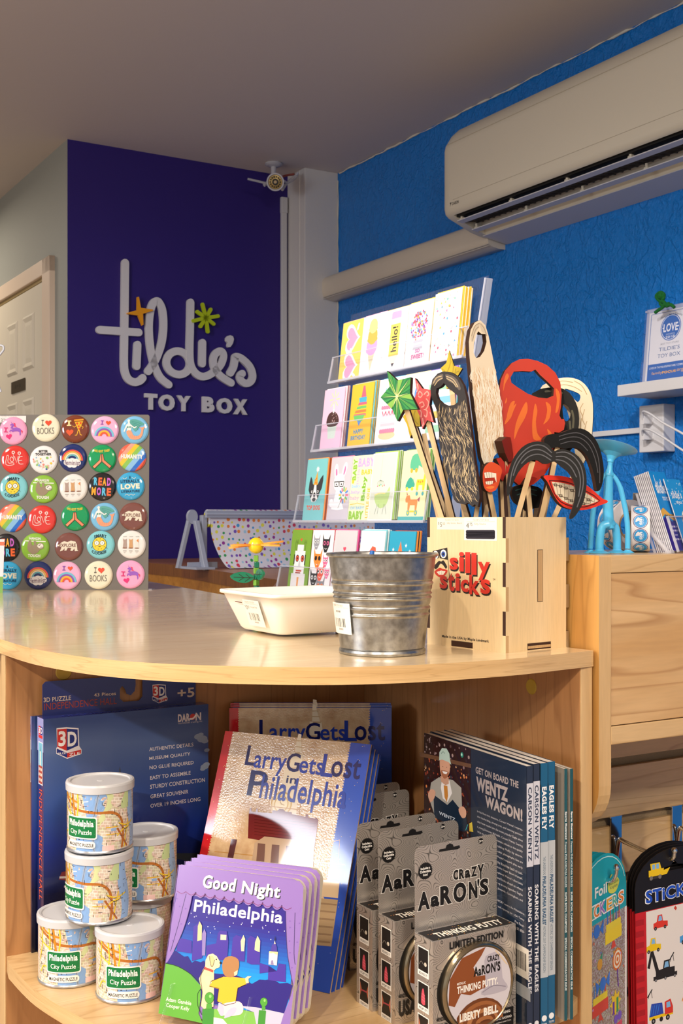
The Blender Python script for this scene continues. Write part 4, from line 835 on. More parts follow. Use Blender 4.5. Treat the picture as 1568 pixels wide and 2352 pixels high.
KINDS = {'unicorn': (unicorn, '#f2a8d0', 'pink button with a purple unicorn and a heart'), 'books': (books, '#ece8cf', 'cream button with a red heart above BOOKS'), 'pizza': (pizza, '#7a3a24', 'brown button with a walking pizza slice'), 'rainbow': (rainbow, '#f0b4d8', 'pink button with a rainbow under a small heart'),
 'mermaid': (mermaid, '#79bde6', 'blue button with a green haired mermaid'), 'lovef': (lovef, '#dd3a34', 'red button with LOVE drawn in white outline'), 'together': (together, '#eeeef0', 'white button with a crowd of small figures under lettering'), 'feminist': (feminist, '#1d2f6e', 'navy button with a rainbow above a white cloud'),
 'gotthis': (gotthis, '#0f9a5c', 'green button with two hands pressed together'), 'humanity': (humanity, '#8cc0ea', 'rainbow striped button lettered HUMANITY'), 'cookie': (cookie, '#82cfd9', 'aqua button with a smiling yellow cookie in glasses'), 'sloth': (sloth, '#8cc043', 'green button with a sloth hanging from a branch'),
 'cats': (catsb, '#ece9e6', 'white button with three small sitting cats'), 'readmore': (readmore, '#1c1a1e', 'black button with READ MORE in many colours'), 'literally': (literally, '#3aa7d8', 'sky blue button with large LOVE lettering'), 'explore': (explore, '#7b4b44', 'brown button with a cream bear lettered EXPLORE')}
def stripes():
    m = bpy.data.materials.new('rainbow_stripe_print'); m.use_nodes = True; nt, N, L, b = nodes(m)
    t = N('ShaderNodeTexCoord'); mp = N('ShaderNodeMapping'); mp.inputs['Rotation'].default_value = (0, 0, math.radians(38)); L(t.outputs['Object'], mp.inputs[0]); sp = N('ShaderNodeSeparateXYZ'); L(mp.outputs[0], sp.inputs[0])
    ma = N('ShaderNodeMath', operation='MULTIPLY_ADD'); L(sp.outputs[0], ma.inputs[0]); ma.inputs[1].default_value = 16.5; ma.inputs[2].default_value = .5
    r = ramp(N, [(0, '#e8604a'), (.14, '#f0a08c'), (.28, '#f2c53a'), (.42, '#8cc25a'), (.57, '#8cc0ea'), (.74, '#2a6fd0'), (.88, '#ea5f48')], 'CONSTANT'); L(ma.outputs[0], r.inputs[0]); L(r.outputs[0], b.inputs['Base Color'])
    b.inputs['Roughness'].default_value = .12; b.inputs['Coat Weight'].default_value = .8; return m
STR = stripes(); protos = {}
def BG(h): return mat(h, .12, 0, .8, 'button_gloss')if False else mat(h, .12, 0, .8)
def button_proto(kd):
    fn, bg, lab = KINDS[kd]; th = thing('button_magnet', lab, 'magnet', None, 'button magnets on the grey board')
    m = STR if kd == 'humanity' else BG(bg)
    mb = MB(); mb.lathe([(0, .0052), (.012, .0051), (.0235, .0046), (.0268, .0038), (.0288, .0024), (BR, .0008), (BR-.0006, .0003)], m, 48); mb.lathe([(BR-.0006, .0003), (0, .0003)], mat('#8f9092', .4, .6), 48); put(mb, 'button_shell', th)
    s_ = .0265; a = Art(2*s_, 2*s_, .0006, None, BG); 
    a.T = lambda v: V((v.x-s_, v.y-s_, v.z+.0052-.0006*min(1, ((v.x-s_)**2+(v.y-s_)**2)/.0235**2)))
    fn(a); put(a, 'button_print', th); return th
rows = [(('unicorn', 31, 990), ('books', 106, 983), ('pizza', 173, 985.6), ('rainbow', 241, 988), ('mermaid', 309.5, 988)),
 (('lovef', 35, 1055.6), ('together', 101, 1056), ('feminist', 167.6, 1052), ('gotthis', 235, 1053.5), ('humanity', 304, 1051)),
 (('cookie', 32, 1120.6), ('sloth', 100.6, 1123.5), ('cats', 169.4, 1121), ('readmore', 235, 1118), ('literally', 300, 1117)),
 (('humanity', 28.7, 1190), ('lovef', 97, 1193), ('gotthis', 173, 1187), ('mermaid', 240.6, 1187), ('explore', 306, 1186.4)),
 (('readmore', 14, 1258), ('sloth', 81.5, 1257), ('explore', 158.4, 1255.6), ('cookie', 231.4, 1251.4), ('cats', 302.6, 1251)),
 (('literally', 18, 1322), ('feminist', 88.4, 1321.5), ('rainbow', 154.3, 1322), ('books', 226.8, 1320.8), ('unicorn', 300, 1319.6))]
rown = ['in the top row', 'in the second row', 'in the third row', 'in the fourth row', 'in the fifth row', 'in the bottom row']
MFi = MF.inverted(); MN = MF.to_3x3() @ V((0, 0, 1))
for ri, row in enumerate(rows):
    for kd, x, y in row:
        q = MFi @ UPL(x, y, MF.translation, MN); M = MF @ Matrix.Translation((q.x, q.y, .0003)) @ Matrix.Rotation(math.radians(random.uniform(-3, 3)), 4, 'Z')
        lab = KINDS[kd][2]+' '+rown[ri]
        if kd not in protos: protos[kd] = button_proto(kd); protos[kd].matrix_world = M; protos[kd]['label'] = lab
        else: dup(protos[kd], M, lab)
# card peeking in beside the board, wire hook on the far wall side
mb = MB(); a = Art(.075, .11, 0); a.R(0, 0, 1, 1, '#dfe6ee'); a.R(0, .88, 1, .95, '#e0785a'); a.R(0, 0, 1, .3, '#7fb35a')
th = thing('small_gift_card', 'pale blue card standing in front of the lowest buttons at the board edge', 'card', frame(V((U(6, 1300, 2.40).x-.075, 2.40, TOPZ)), V((1, 0, 0)), V((0, .12, 1)))); mb.box(0, .075, 0, .11, -.0012, -.0001, C('#e9edf2')); put(mb, 'card_sheet', th); put(a, 'card_print', th)
mb = MB(); W_ = mat('#e2e2e4', .3, 0, .2, 'white_coated_wire'); yq = 3.6
mb.tube(smooth_path([U(-70, 790, yq), U(-20, 793, yq), U(5, 794, yq), U(8, 803, yq), U(2, 812, yq), U(-12, 830, yq), U(-14, 860, yq), U(-4, 885, yq), U(2, 900, yq)], 5), .0032, W_, 8)
mb.tube([U(-70, 790, yq), U(-70, 1500, yq)], .006, W_, 8)
o_ = tag(mb.build('wire_rack'), 'white wire rack end showing beside the cream door', 'rack')

# ---------------------------------------------------------------- butcher block counter behind, wrapping paper cutter
BZ = EYE-.163
P1 = UZ(417, 1299, BZ); P2 = UZ(639, 1332, BZ); P3 = V((-.165, 2.62, BZ)); P4 = P3+D2*.28; t0 = (P1-PW).dot(D2); P0 = PW+D2*t0-D1*.01
poly = [P0, P1, P2, P3, P4, BW-D2*.04-D1*.02, BW-D2*.19-D1*.02, PW+D2*.985-D1*.012]
poly = [V((p.x, p.y, BZ)) for p in poly]
bb = thing('butcher_block_counter', 'oiled bamboo block counter in front of the purple wall', 'counter', None)
mb = MB(); mb.prism([(p.x, p.y) for p in poly], BZ-.042, BZ, BAMBOO, wood('bamboo_end_grain', '#8f5a2c', '#6f421e', '#4a2a10', 'z', .4, .1, 5)); put(mb, 'block_top', bb)
mb = MB(); c0 = sum(poly, V((0, 0, 0)))/len(poly); mb.prism([((p.x-c0.x)*.985+c0.x, (p.y-c0.y)*.985+c0.y) for p in poly], .02, BZ-.0425, wood('bamboo_front', '#c08434', '#a66c24', '#7f4d18', 'x', .4, .1, 1.5)); put(mb, 'base_cabinet', bb)
# paper cutter
dY = 3.98; DQ = U(488, 1290, dY); DQ.z = BZ
wf = frame(DQ, D2, UP); GP = mat('#a5abbd', .4, .1, 0, 'grey_cutter_metal')
wc = thing('paper_cutter', 'grey A-frame wrapping paper cutter standing on the bamboo block', 'paper cutter', wf)
kk = dY/F
def wq(x, y, z=0): return V(((x-488)*kk*1.06, (1300-y)*kk, z))
def barq(mb, p, q, wd, dp, m): 
    p, q = V(p), V(q); d = (q-p).normalized(); n = V((-d.y, d.x, 0)); mb.par(p-n*wd/2+V((0, 0, -dp/2)), q-p, n*wd, (0, 0, dp), m)
LW = .66
for xo in (0, LW):
    mb = MB(); barq(mb, wq(466, 1178, 0)+V((xo, 0, 0)), wq(466, 1300, 0)+V((xo, 0, 0)), .018, .026, GP); bevel(put(mb, 'side_post', wc), .002)
    mb = MB(); barq(mb, wq(440, 1178, -.015)+V((xo, 0, 0)), wq(421, 1300, -.05)+V((xo, 0, 0)), .014, .02, GP); bevel(put(mb, 'swing_arm', wc), .002)
    mb = MB(); barq(mb, wq(449, 1190, .0)+V((xo, 0, 0)), wq(455, 1302, .06)+V((xo, 0, 0)), .018, .022, GP); bevel(put(mb, 'rear_leg', wc), .002)
    mb = MB(Matrix.Translation(wq(443, 1176, -.012)+V((xo, 0, 0)))); mb.prism([(.018*math.cos(t*math.pi/12), .024*math.sin(t*math.pi/12)-.008) for t in range(24)], -.008, .008, GP); bevel(put(mb, 'arm_pivot', wc), .002)
    mb = MB(); mb.box(wq(430, 0).x+xo, wq(500, 0).x+xo if xo == 0 else wq(470, 0).x+xo, .0005, .022, -.006, .0, GP); mb.box(wq(424, 0).x+xo, wq(468, 0).x+xo, .0, .008, -.06, .09, GP); bevel(put(mb, 'base_foot', wc), .001)
mb = MB(); barq(mb, wq(462, 1175.5, .034), wq(462, 1175.5, .034)+V((LW+.02, 0, 0)), .025, .012, GP); mb.box(wq(462, 0).x, wq(462, 0).x+LW, wq(0, 1177).y, wq(0, 1174).y, .040, .043, mat('#c6cad6', .3, .3)); bevel(put(mb, 'cutting_bar', wc), .001)
def dots():
    m = bpy.data.materials.new('confetti_dot_paper'); m.use_nodes = True; nt, N, L, b = nodes(m)
    t = N('ShaderNodeUVMap') ; t = N('ShaderNodeTexCoord'); mp = N('ShaderNodeMapping'); mp.inputs['Scale'].default_value = (1, 1, 0); L(t.outputs['Object'], mp.inputs[0])
    v = N('ShaderNodeTexVoronoi'); v.voronoi_dimensions = '2D'; v.inputs['Scale'].default_value = 52; v.inputs['Randomness'].default_value = .62; L(mp.outputs[0], v.inputs['Vector'])
    sp = N('ShaderNodeSeparateColor'); L(v.outputs['Color'], sp.inputs[0])
    th = N('ShaderNodeMath', operation='MULTIPLY_ADD'); L(sp.outputs[1], th.inputs[0]); th.inputs[1].default_value = .16; th.inputs[2].default_value = .17
    lt = N('ShaderNodeMath', operation='LESS_THAN'); L(v.outputs['Distance'], lt.inputs[0]); L(th.outputs[0], lt.inputs[1])
    r = ramp(N, [(0, '#e8e24a'), (.13, '#4a9ad8'), (.26, '#9a3a9a'), (.38, '#ea8a3a'), (.5, '#3aa05a'), (.62, '#d8405a'), (.74, '#a8d0ea'), (.86, '#7a5ac0')], 'CONSTANT'); L(sp.outputs[0], r.inputs[0])
    mx = N('ShaderNodeMix', data_type='RGBA'); L(lt.outputs[0], mx.inputs[0]); mx.inputs[6].default_value = rgb('#e4e2ec'); L(r.outputs[0], mx.inputs[7]); L(mx.outputs[2], b.inputs['Base Color']); b.inputs['Roughness'].default_value = .35; return m
DOT = dots()
rl = thing('wrapping_paper_roll', 'roll of white wrapping paper with coloured dots in the cutter', 'wrapping paper', wf)
RX0, RX1 = -.020, LW-.03; rc = V((0, wq(0, 1185).y, .0))
mb = MB(); nn = 26; ringp = [(.030*math.cos(t*2*math.pi/nn), .030*math.sin(t*2*math.pi/nn)) for t in range(nn)]
mb.loft([[(x, rc.y+a_, b_) for a_, b_ in ringp] for x in (RX0, RX1)], DOT, True); put(mb, 'roll', rl)
mb = MB(); mb.tube([(RX0-.02, rc.y, 0), (RX1+.02, rc.y, 0)], .012, mat('#8a6a48', .8), 14); put(mb, 'core_tube', rl)
mb = MB(); top = [(0, .030), (.010, .036), (.0, .041)]
path = [(wq(0, 1180).y, .0305), (wq(0, 1190).y, .031), (wq(0, 1230).y, .034), (wq(0, 1270).y, .045), (wq(0, 1293).y, .064), (wq(0, 1299).y+.001, .088)]
P = smooth_path([(z, y) for y, z in path], 4)
for i in range(len(P)-1):
    pass
xl = lambda y: RX0-.001+(.045*((.13-y)/.13)**1.5 if y < .13 else 0)
mb.loft([[(xl(p[1]), p[1], p[0]), (RX1, p[1], p[0])] for p in P], DOT, True, False, False); o_ = put(mb, 'hanging_sheet', rl)

# ---------------------------------------------------------------- tiered acrylic card rack
RB = V((-.1103, 2.66, EYE-.005)); RF = frame(RB, -D1, UP); LT = .515
TI = [(-.0907, .3187), (-.046, .160), (0, 0), (.046, -.158)]        # (out, up) of each tier's front bottom edge
rk = thing('card_rack', 'clear acrylic tiered greeting card rack on the bamboo block', 'card rack', RF)
DP = .020; t_ = .003
for (pz, py) in TI:
    mb = MB()
    mb.par((0, py, pz), (LT, 0, 0), (0, .062, -.013), (0, 0, -t_), ACRYL); put(mb, 'front_lip', rk)
    mb = MB(); mb.par((0, py, pz), (LT, 0, 0), (0, t_, 0), (0, 0, -.058), ACRYL_FLOOR); put(mb, 'tray_floor', rk)
    mb = MB(); mb.par((0, py, pz+.0006), (LT, 0, 0), (0, .0055, 0), (0, 0, -.004), ACRYL_EDGE); mb.par((0, py+.0605, pz-.0125), (LT, 0, 0), (0, .002, 0), (0, 0, -t_), ACRYL_EDGE); mb.par((0, py, pz), (t_, 0, 0), (0, .062, -.013), (0, 0, -.003), ACRYL_EDGE); mb.par((LT-t_, py, pz), (t_, 0, 0), (0, .062, -.013), (0, 0, -.003), ACRYL_EDGE); put(mb, 'polished_edge', rk)
    for x in (0, LT-t_): mb = MB(); mb.add([(x, py, pz), (x, py, pz-DP-.018), (x, py+.062, pz-DP-.026), (x, py+.062, pz-.013)], [(0, 1, 2, 3)], ACRYL); put(mb, 'side_wall', rk)
    mb = MB(); mb.par((0, py, pz-DP-.018), (LT, 0, 0), (0, .165, -.026), (0, 0, -.002), ACRYL); put(mb, 'back_panel', rk)
mb = MB(); mb.add([(LT+.001, -.157, -.03), (LT+.001, -.157, -.055), (LT+.001, .478, -.165), (LT+.001, .478, -.145)], [(0, 1, 2, 3)], ACRYL_EDGE); mb.par((LT, .30, -.112), (.003, 0, 0), (0, .178, -.033), (0, 0, -.0025), ACRYL_EDGE); put(mb, 'side_support', rk)

CW, CH = .089, .139
def c_sun(a):
    a.R(0, 0, 1, 1, '#f6d56a')
    for cy, s in ((.70, 1), (.24, 1)): a.heart(.50, cy, .42, '#f6f2f0', 90); a.heart(.50, cy, .32, '#f4a0c4', 90)
    a.R(.46, .42, .56, .54, '#f6f2f0'); a.L([(.75, .84), (.80, .92)], .08, '#f6f2f0'); a.L([(.70, .10), (.80, .06)], .08, '#f6f2f0')
def c_ice(a): a.P([(.30, .46), (.70, .46), (.50, .08)], '#d9cfae'); a.O(.5, .50, .25, '#f2a0d0'); a.O(.48, .43, .24, '#f2a0d0', .1); a.O(.5, .66, .22, '#f6b057'); a.O(.5, .60, .24, '#f6b057', .08); a.O(.5, .82, .19, '#f7d38c'); a.O(.5, .77, .21, '#f7d38c', .07)
def c_pen(a):
    a.R(.30, .26, .72, .80, '#f3d463'); a.R(.30, .76, .72, .86, '#c9ccd6'); [a.R(.30, .775+.025*k, .72, .783+.025*k, '#eef0f4') for k in range(3)]; a.P([(.30, .85), (.72, .85), (.72, .94), (.68, .96), (.34, .96), (.30, .94)], '#f2a2c6'); a.P([(.30, .26), (.72, .26), (.51, .08)], '#f3dcc8'); a.P([(.44, .14), (.58, .14), (.51, .08)], '#46444a'); a.T_('hello!', .38, .32, .62, .72, '#3a3a42', .02, rot=90)
def c_gum(a):
    a.P([(.34, .40), (.66, .40), (.74, .12), (.26, .12)], '#c9c9d2'); a.R(.30, .38, .70, .42, '#b9bac6'); a.O(.5, .64, .36, '#f1eef2')
    random.seed(5)
    for k in range(150):
        r = math.sqrt(random.random())*.34; t = random.random()*6.28; a.O(.5+r*math.cos(t), .64+r*math.sin(t)*a.w/a.h, .030, random.choice(('#e07a5a', '#7a4aa0', '#d8406a', '#5aa8c0', '#e8b04a', '#e89ac0', '#8a6ac8')), n=7)
    a.T_('SO', .42, .22, .60, .28, '#b84a90', .03); a.T_('SWEET!', .26, .13, .78, .20, '#b8407a', .03)
def c_conf(a):
    random.seed(9)
    for k in range(56):
        x = random.uniform(.05, .93); y = random.uniform(.04, .96); c = random.choice(('#d8506a', '#5a9ac8', '#e8b85a', '#6ab0a4', '#e07a9a'))
        q = k % 4
        if q == 0: a.O(x, y, .032, c, n=10)
        elif q == 1: a.P([(x, y), (x+.07, y+.01), (x+.03, y+.045)], c)
        elif q == 2: a.L([(x, y), (x+.03, y+.03), (x+.04, y), (x+.08, y+.03)], .016, c)
        else: a.O(x, y, .014, '#a8884a', n=6)
def c_cup(a):
    a.R(0, 0, 1, 1, '#f0c4dc'); a.P([(.30, .38), (.76, .38), (.70, .18), (.36, .18)], '#cfe0d6', 0); a.P([(.22, .46), (.30, .58), (.46, .62), (.62, .61), (.78, .54), (.84, .44), (.70, .38), (.34, .38)], '#4a3030', 3); a.R(.50, .60, .57, .74, '#f4f0ee')
    [a.L([(.54+.07*math.cos(k*math.pi/4), .82+.05*math.sin(k*math.pi/4)), (.54+.24*math.cos(k*math.pi/4), .82+.15*math.sin(k*math.pi/4))], .025, '#f2e49a') for k in range(8)]
    random.seed(2); [a.O(random.uniform(.32, .76), random.uniform(.42, .58), .012, '#e9c8c8', n=6) for _ in range(18)]
def c_pin(a):
    a.R(0, 0, 1, 1, '#f2b93c'); a.P([(.52, .96), (.60, .96), (.70, .76), (.46, .76)], '#e2637a'); a.P([(.36, .78), (.72, .78), (.72, .70), (.40, .70)], '#4aa8c8'); [a.P([(.38-.06*k, .70-.06*k), (.74, .70-.06*k), (.74, .66-.06*k), (.34-.06*k, .66-.06*k)], c) for k, c in enumerate(('#e2637a', '#6ab868', '#f07a4a', '#e2637a'))]; a.P([(.18, .50), (.70, .50), (.60, .40), (.24, .42)], '#6ab868'); a.P([(.36, .42), (.56, .40), (.46, .33)], '#5a8ad0'); a.T_('HAPPY', .24, .21, .70, .28, '#3a8ab0', .05); a.T_('BIRTHDAY', .14, .11, .82, .18, '#3a8ab0', .05)
def c_cake(a):
    a.O(.5, .13, .36, '#f2c69a', .1); a.P([(.20, .18), (.80, .18), (.80, .58), (.20, .58)], '#f8dce2'); a.O(.5, .58, .30, '#fbeef0', .10); [a.O(.22+.08*k, .56, .05, '#e8809c', n=10) for k in range(8)]; [a.O(.22+.08*k, .20, .055, '#e8809c', n=10) for k in range(8)]; [a.L([(.24+.14*k, .50), (.31+.14*k, .43), (.38+.14*k, .50)], .03, '#e04a6a', 3) for k in range(4)]; [a.R(.30+.1*k, .66, .33+.1*k, .86, ('#5ab0d8', '#f2c04a', '#e8809c', '#6ab868')[k % 4]) for k in range(5)]
def c_ball(a):
    [(a.O(x, y, .15, c, .2), a.L([(x, y-.13), (.5, .12)], .010, '#8a9aa0')) for x, y, c in ((.32, .62, '#7ac0d8'), (.66, .70, '#5a8ad0'), (.50, .44, '#6ab8b8'))]
def c_dog(a):
    a.R(0, 0, 1, 1, '#7fc9cc'); a.P([(.24, .72), (.38, .58), (.34, .42), (.18, .50)], '#3a3a3e', 2); a.P([(.86, .74), (.62, .58), (.66, .42), (.84, .52)], '#3a3a3e', 2); a.P([(.26, .56), (.50, .60), (.74, .56), (.74, .42), (.62, .32), (.38, .32), (.26, .42)], '#3a3a3e', 2); a.P([(.46, .58), (.56, .58), (.60, .42), (.68, .36), (.56, .30), (.40, .30), (.32, .36), (.42, .44)], '#f2f0ee', 1)
    a.O(.50, .42, .06, '#2a2a2e'); a.P([(.40, .58), (.62, .58), (.56, .80)], '#f2a83c'); [a.O(x, y, .02, '#d85a3a', n=8) for x, y in ((.5, .62), (.54, .68), (.47, .66), (.56, .61))]; a.star(.56, .83, .09, '#eef2f2', 9, .5); a.O(.36, .47, .035, '#f6f6f6'); a.O(.66, .47, .035, '#f6f6f6'); a.O(.37, .47, .02, '#2a2a2e'); a.O(.65, .47, .02, '#2a2a2e'); a.P([(.40, .35), (.50, .38), (.60, .35), (.55, .31), (.45, .31)], '#4a4a4e'); a.T_('TOP DOG', .16, .17, .84, .25, '#e2604a', .05)
def c_bun(a):
    a.R(0, 0, 1, 1, '#cbc6cf'); W = '#f4f2f4'; a.P([(.28, .62), (.18, .80), (.24, .90), (.34, .86), (.40, .66)], W, 3); a.P([(.52, .66), (.60, .86), (.72, .92), (.78, .82), (.62, .64)], W, 3); a.P([(.28, .70), (.24, .80), (.30, .82), (.34, .72)], '#f07ab0', 3); a.P([(.62, .74), (.68, .86), (.72, .80), (.66, .72)], '#f07ab0', 3); a.O(.46, .60, .26, W, .22); a.P([(.36, .48), (.52, .48), (.62, .30), (.78, .18), (.20, .18), (.28, .30)], W, 2); a.O(.17, .28, .10, W)
    for x in (.34, .58): a.P([(x-.12, .62), (x+.12, .62), (x+.09, .53), (x-.08, .53)], '#222226'); a.P([(x-.09, .605), (x+.09, .605), (x+.07, .545), (x-.06, .545)], W); a.O(x, .57, .025, '#222226')
    [a.L([(.72+.08*math.cos(k*.52), .40+.05*math.sin(k*.52)), (.72+.20*math.cos(k*.52), .40+.12*math.sin(k*.52))], .05, ('#e86a8a', '#4a8ad0', '#f2c04a', '#6ab868')[k % 4]) for k in range(12)]; a.O(.72, .40, .09, '#f4f4f4'); a.T_('Hi', .67, .375, .77, .42, '#333333', .03); a.L([(.66, .34), (.52, .20)], .012, '#3a5a3a')
def c_bab(a):
    a.R(0, 0, 1, 1, '#e3ecc4'); g = '#8fc043'
    a.T_('BABY', .04, .62, .22, .96, '#8fc043', .05, rot=90); a.T_('BABY', .26, .82, .98, .96, '#c3a6d4', .05); a.T_('little', .24, .52, .36, .80, '#e8b4c8', .03, rot=90); a.T_('BABY', .44, .70, .98, .78, '#ecc04a', .05); a.T_('Baby', .52, .30, .74, .68, '#7fb43a', .05, rot=90); a.T_('baby', .06, .49, .46, .56, '#9cc6e2', .04); a.T_('baby', .05, .40, .45, .47, '#c3a6d4', .04); a.T_('baby', .04, .30, .44, .38, '#e8b4c8', .04); a.T_('OH BABY!', .08, .17, .70, .22, '#9cc6e2', .04); a.T_('BABY', .04, .02, .70, .15, '#8fc043', .07); a.T_('LITTLE ONE', .78, .04, .90, .50, '#ecc04a', .04, rot=90); a.O(.10, .60, .05, '#e8c83a'); a.L([(.06, .25), (.36, .26), (.38, .28), (.40, .26), (.70, .25)], .02, '#ecc04a')
def c_cra(a):
    a.R(.03, .02, .97, .98, '#d2d8c8'); a.L([(.42, .97), (.40, .62)], .006, '#8a8f8a'); [a.L([(.40, .60), (.30+.06*k, .57-.01*(k % 2)), (.28+.07*k, .53)], .008, '#4a5a52', 2) for k in range(5)]; [a.O(.30+.07*k, .51+.01*(k % 3), .022, c, n=8) for k, c in enumerate(('#e87a8a', '#8fc043', '#5ab0a0', '#e89a6a', '#e86a8a'))]; a.P([(.22, .38), (.66, .40), (.80, .50), (.84, .40), (.74, .24), (.50, .18), (.28, .26)], '#b2cd84', 2); a.L([(.22, .38), (.44, .41), (.64, .40)], .03, '#e8d88a'); [a.L([(x0, .24), (x1, .10)], .010, '#5a6a5a') for x0, x1 in ((.36, .28), (.42, .40), (.64, .60), (.68, .76))]
def c_ani(a):
    a.R(0, 0, 1, 1, '#f2e3b0'); a.R(0, 0, 1, .06, '#4aa8a8'); g = '#5ab08a'; a.P([(.30, .80), (.36, .92), (.54, .95), (.66, .90), (.78, .78), (.84, .82), (.80, .86), (.86, .84), (.80, .74), (.64, .78), (.62, .72), (.36, .72)], g, 2); a.O(.38, .71, .05, '#f0a83c'); a.O(.56, .71, .05, '#f0a83c'); a.P([(.20, .46), (.24, .56), (.36, .62), (.50, .56), (.54, .48)], '#3f9f8a', 2); a.P([(.44, .54), (.52, .64), (.48, .54)], g); a.O(.26, .45, .045, '#e8c83a'); a.O(.46, .45, .045, '#e8c83a')
    a.P([(.60, .52), (.62, .58), (.86, .58), (.92, .78), (.96, .76), (.94, .52), (.92, .40), (.86, .40), (.84, .50), (.70, .50), (.68, .40), (.62, .40)], '#e8c43a'); [a.O(x, y, .025, '#e8843a', n=8) for x, y in ((.68, .55), (.76, .54), (.84, .55), (.91, .66))]; a.O(.66, .38, .045, '#4aa8a8'); a.O(.88, .38, .045, '#4aa8a8')
    a.P([(.24, .30), (.28, .36), (.40, .36), (.44, .30), (.72, .30), (.70, .14), (.64, .14), (.62, .22), (.44, .22), (.42, .14), (.36, .14), (.34, .26), (.26, .26)], '#ee8a4a'); a.R(.32, .12, .74, .145, '#e8c83a'); a.O(.38, .11, .06, '#4aa8a8'); a.O(.68, .11, .06, '#4aa8a8'); a.O(.38, .11, .03, '#e8c83a'); a.O(.68, .11, .03, '#e8c83a'); a.P([(.28, .36), (.26, .42), (.32, .37)], '#a85a4a'); a.P([(.70, .30), (.80, .34), (.78, .26)], '#a85a6a')
def c_rob(a):
    a.R(0, 0, 1, 1, '#7ea83c'); a.R(.14, 0, .84, .30, '#eceaea'); a.R(.24, .28, .76, .66, '#f2f2f2'); a.R(.34, .64, .66, .76, '#eaeaee'); a.O(.38, .54, .085, '#2a2a2a', .09); a.O(.38, .54, .065, '#e2553a', .07); a.O(.64, .54, .085, '#2a2a2a', .09); a.O(.64, .54, .065, '#e2553a', .07); a.O(.38, .54, .03, '#2a2a2a'); a.O(.64, .54, .03, '#2a2a2a'); a.P([(.48, .50), (.54, .50), (.58, .40), (.44, .40)], '#c9ccd2'); a.R(.36, .33, .64, .355, '#c8442c'); a.R(.34, .30, .60, .32, '#a8382c'); a.R(.20, .44, .25, .60, '#26262a'); a.R(.75, .44, .80, .60, '#26262a')
    [a.L([(x, .66), (x, .80), (x+.03, .84), (x+.05, .78)], .012, '#2a3a1a') for x in (.22, .30, .66, .74)]; a.heart(.50, .84, .05, '#e2553a'); a.P([(.44, .24), (.54, .24), (.52, .04), (.46, .04)], '#e8a05a')
def c_cat(a):
    def cat(x, y, s, c, g=None): a.P([(x-s, y+s*.9), (x-s*.6, y+s*.45), (x+s*.6, y+s*.45), (x+s, y+s*.9), (x+s*.9, y-.1*s), (x+.3*s, y-.7*s), (x-.3*s, y-.7*s), (x-s*.9, y-.1*s)], c); [a.O(x+q*s*.42, y+.1*s, s*.3, g or '#f2f2f2', n=10) for q in (-1, 1)]; [a.O(x+q*s*.42, y+.1*s, s*.16, '#222226', n=8) for q in (-1, 1)]; a.L([(x-s*.3, y-.35*s), (x, y-.42*s), (x+s*.3, y-.35*s)], .012, '#f2f2f2')
    for x, y, s, c, g in ((.22, .80, .15, '#9a9aa4', None), (.68, .78, .18, '#2a2a2e', '#e86a9a'), (.34, .54, .20, '#f08a3a', '#222226'), (.72, .52, .13, '#ee6a9a', None), (.52, .34, .18, '#e8604a', None), (.84, .34, .12, '#ee7aa4', None), (.24, .24, .18, '#26262a', None), (.58, .12, .20, '#8a8a92', '#f08a5a'), (.24, .02, .14, '#ee6a9a', None)): cat(x, y, s, c, g)
def c_hea(a): a.R(0, 0, 1, 1, '#cfcdd2'); a.heart(.50, .72, .07, '#e8506a'); a.heart(.22, .52, .05, '#e8506a'); a.heart(.40, .40, .07, '#e8506a'); a.P([(.36, .30), (.62, .30), (.90, .46), (.56, .24)], '#e6e4ea'); a.O(.40, .34, .16, '#dcdfd8', .1)
def c_hex(a): a.P([(.40, .70), (.52, .78), (.66, .76), (.70, .64), (.58, .58), (.42, .60)], '#e8604a'); a.L([(.30, .66), (.52, .58)], .01, '#4a4a52')
def c_roc(a): a.R(0, 0, 1, 1, '#2f9fc0'); a.P([(.36, .50), (.52, .50), (.56, .66), (.44, .84), (.34, .66)], '#f0f0f2'); a.P([(.34, .66), (.56, .66), (.45, .86)], '#ee7a4a'); [a.star(x, y, .05, '#eef4f6') for x, y in ((.18, .74), (.66, .80), (.70, .62), (.24, .56), (.82, .72))]
def c_pat(a): [a.R(.06, .1+.2*k, .94, .2+.2*k, ('#8fc0a0', '#e8b85a', '#7ab0d8')[k % 3]) for k in range(4)]
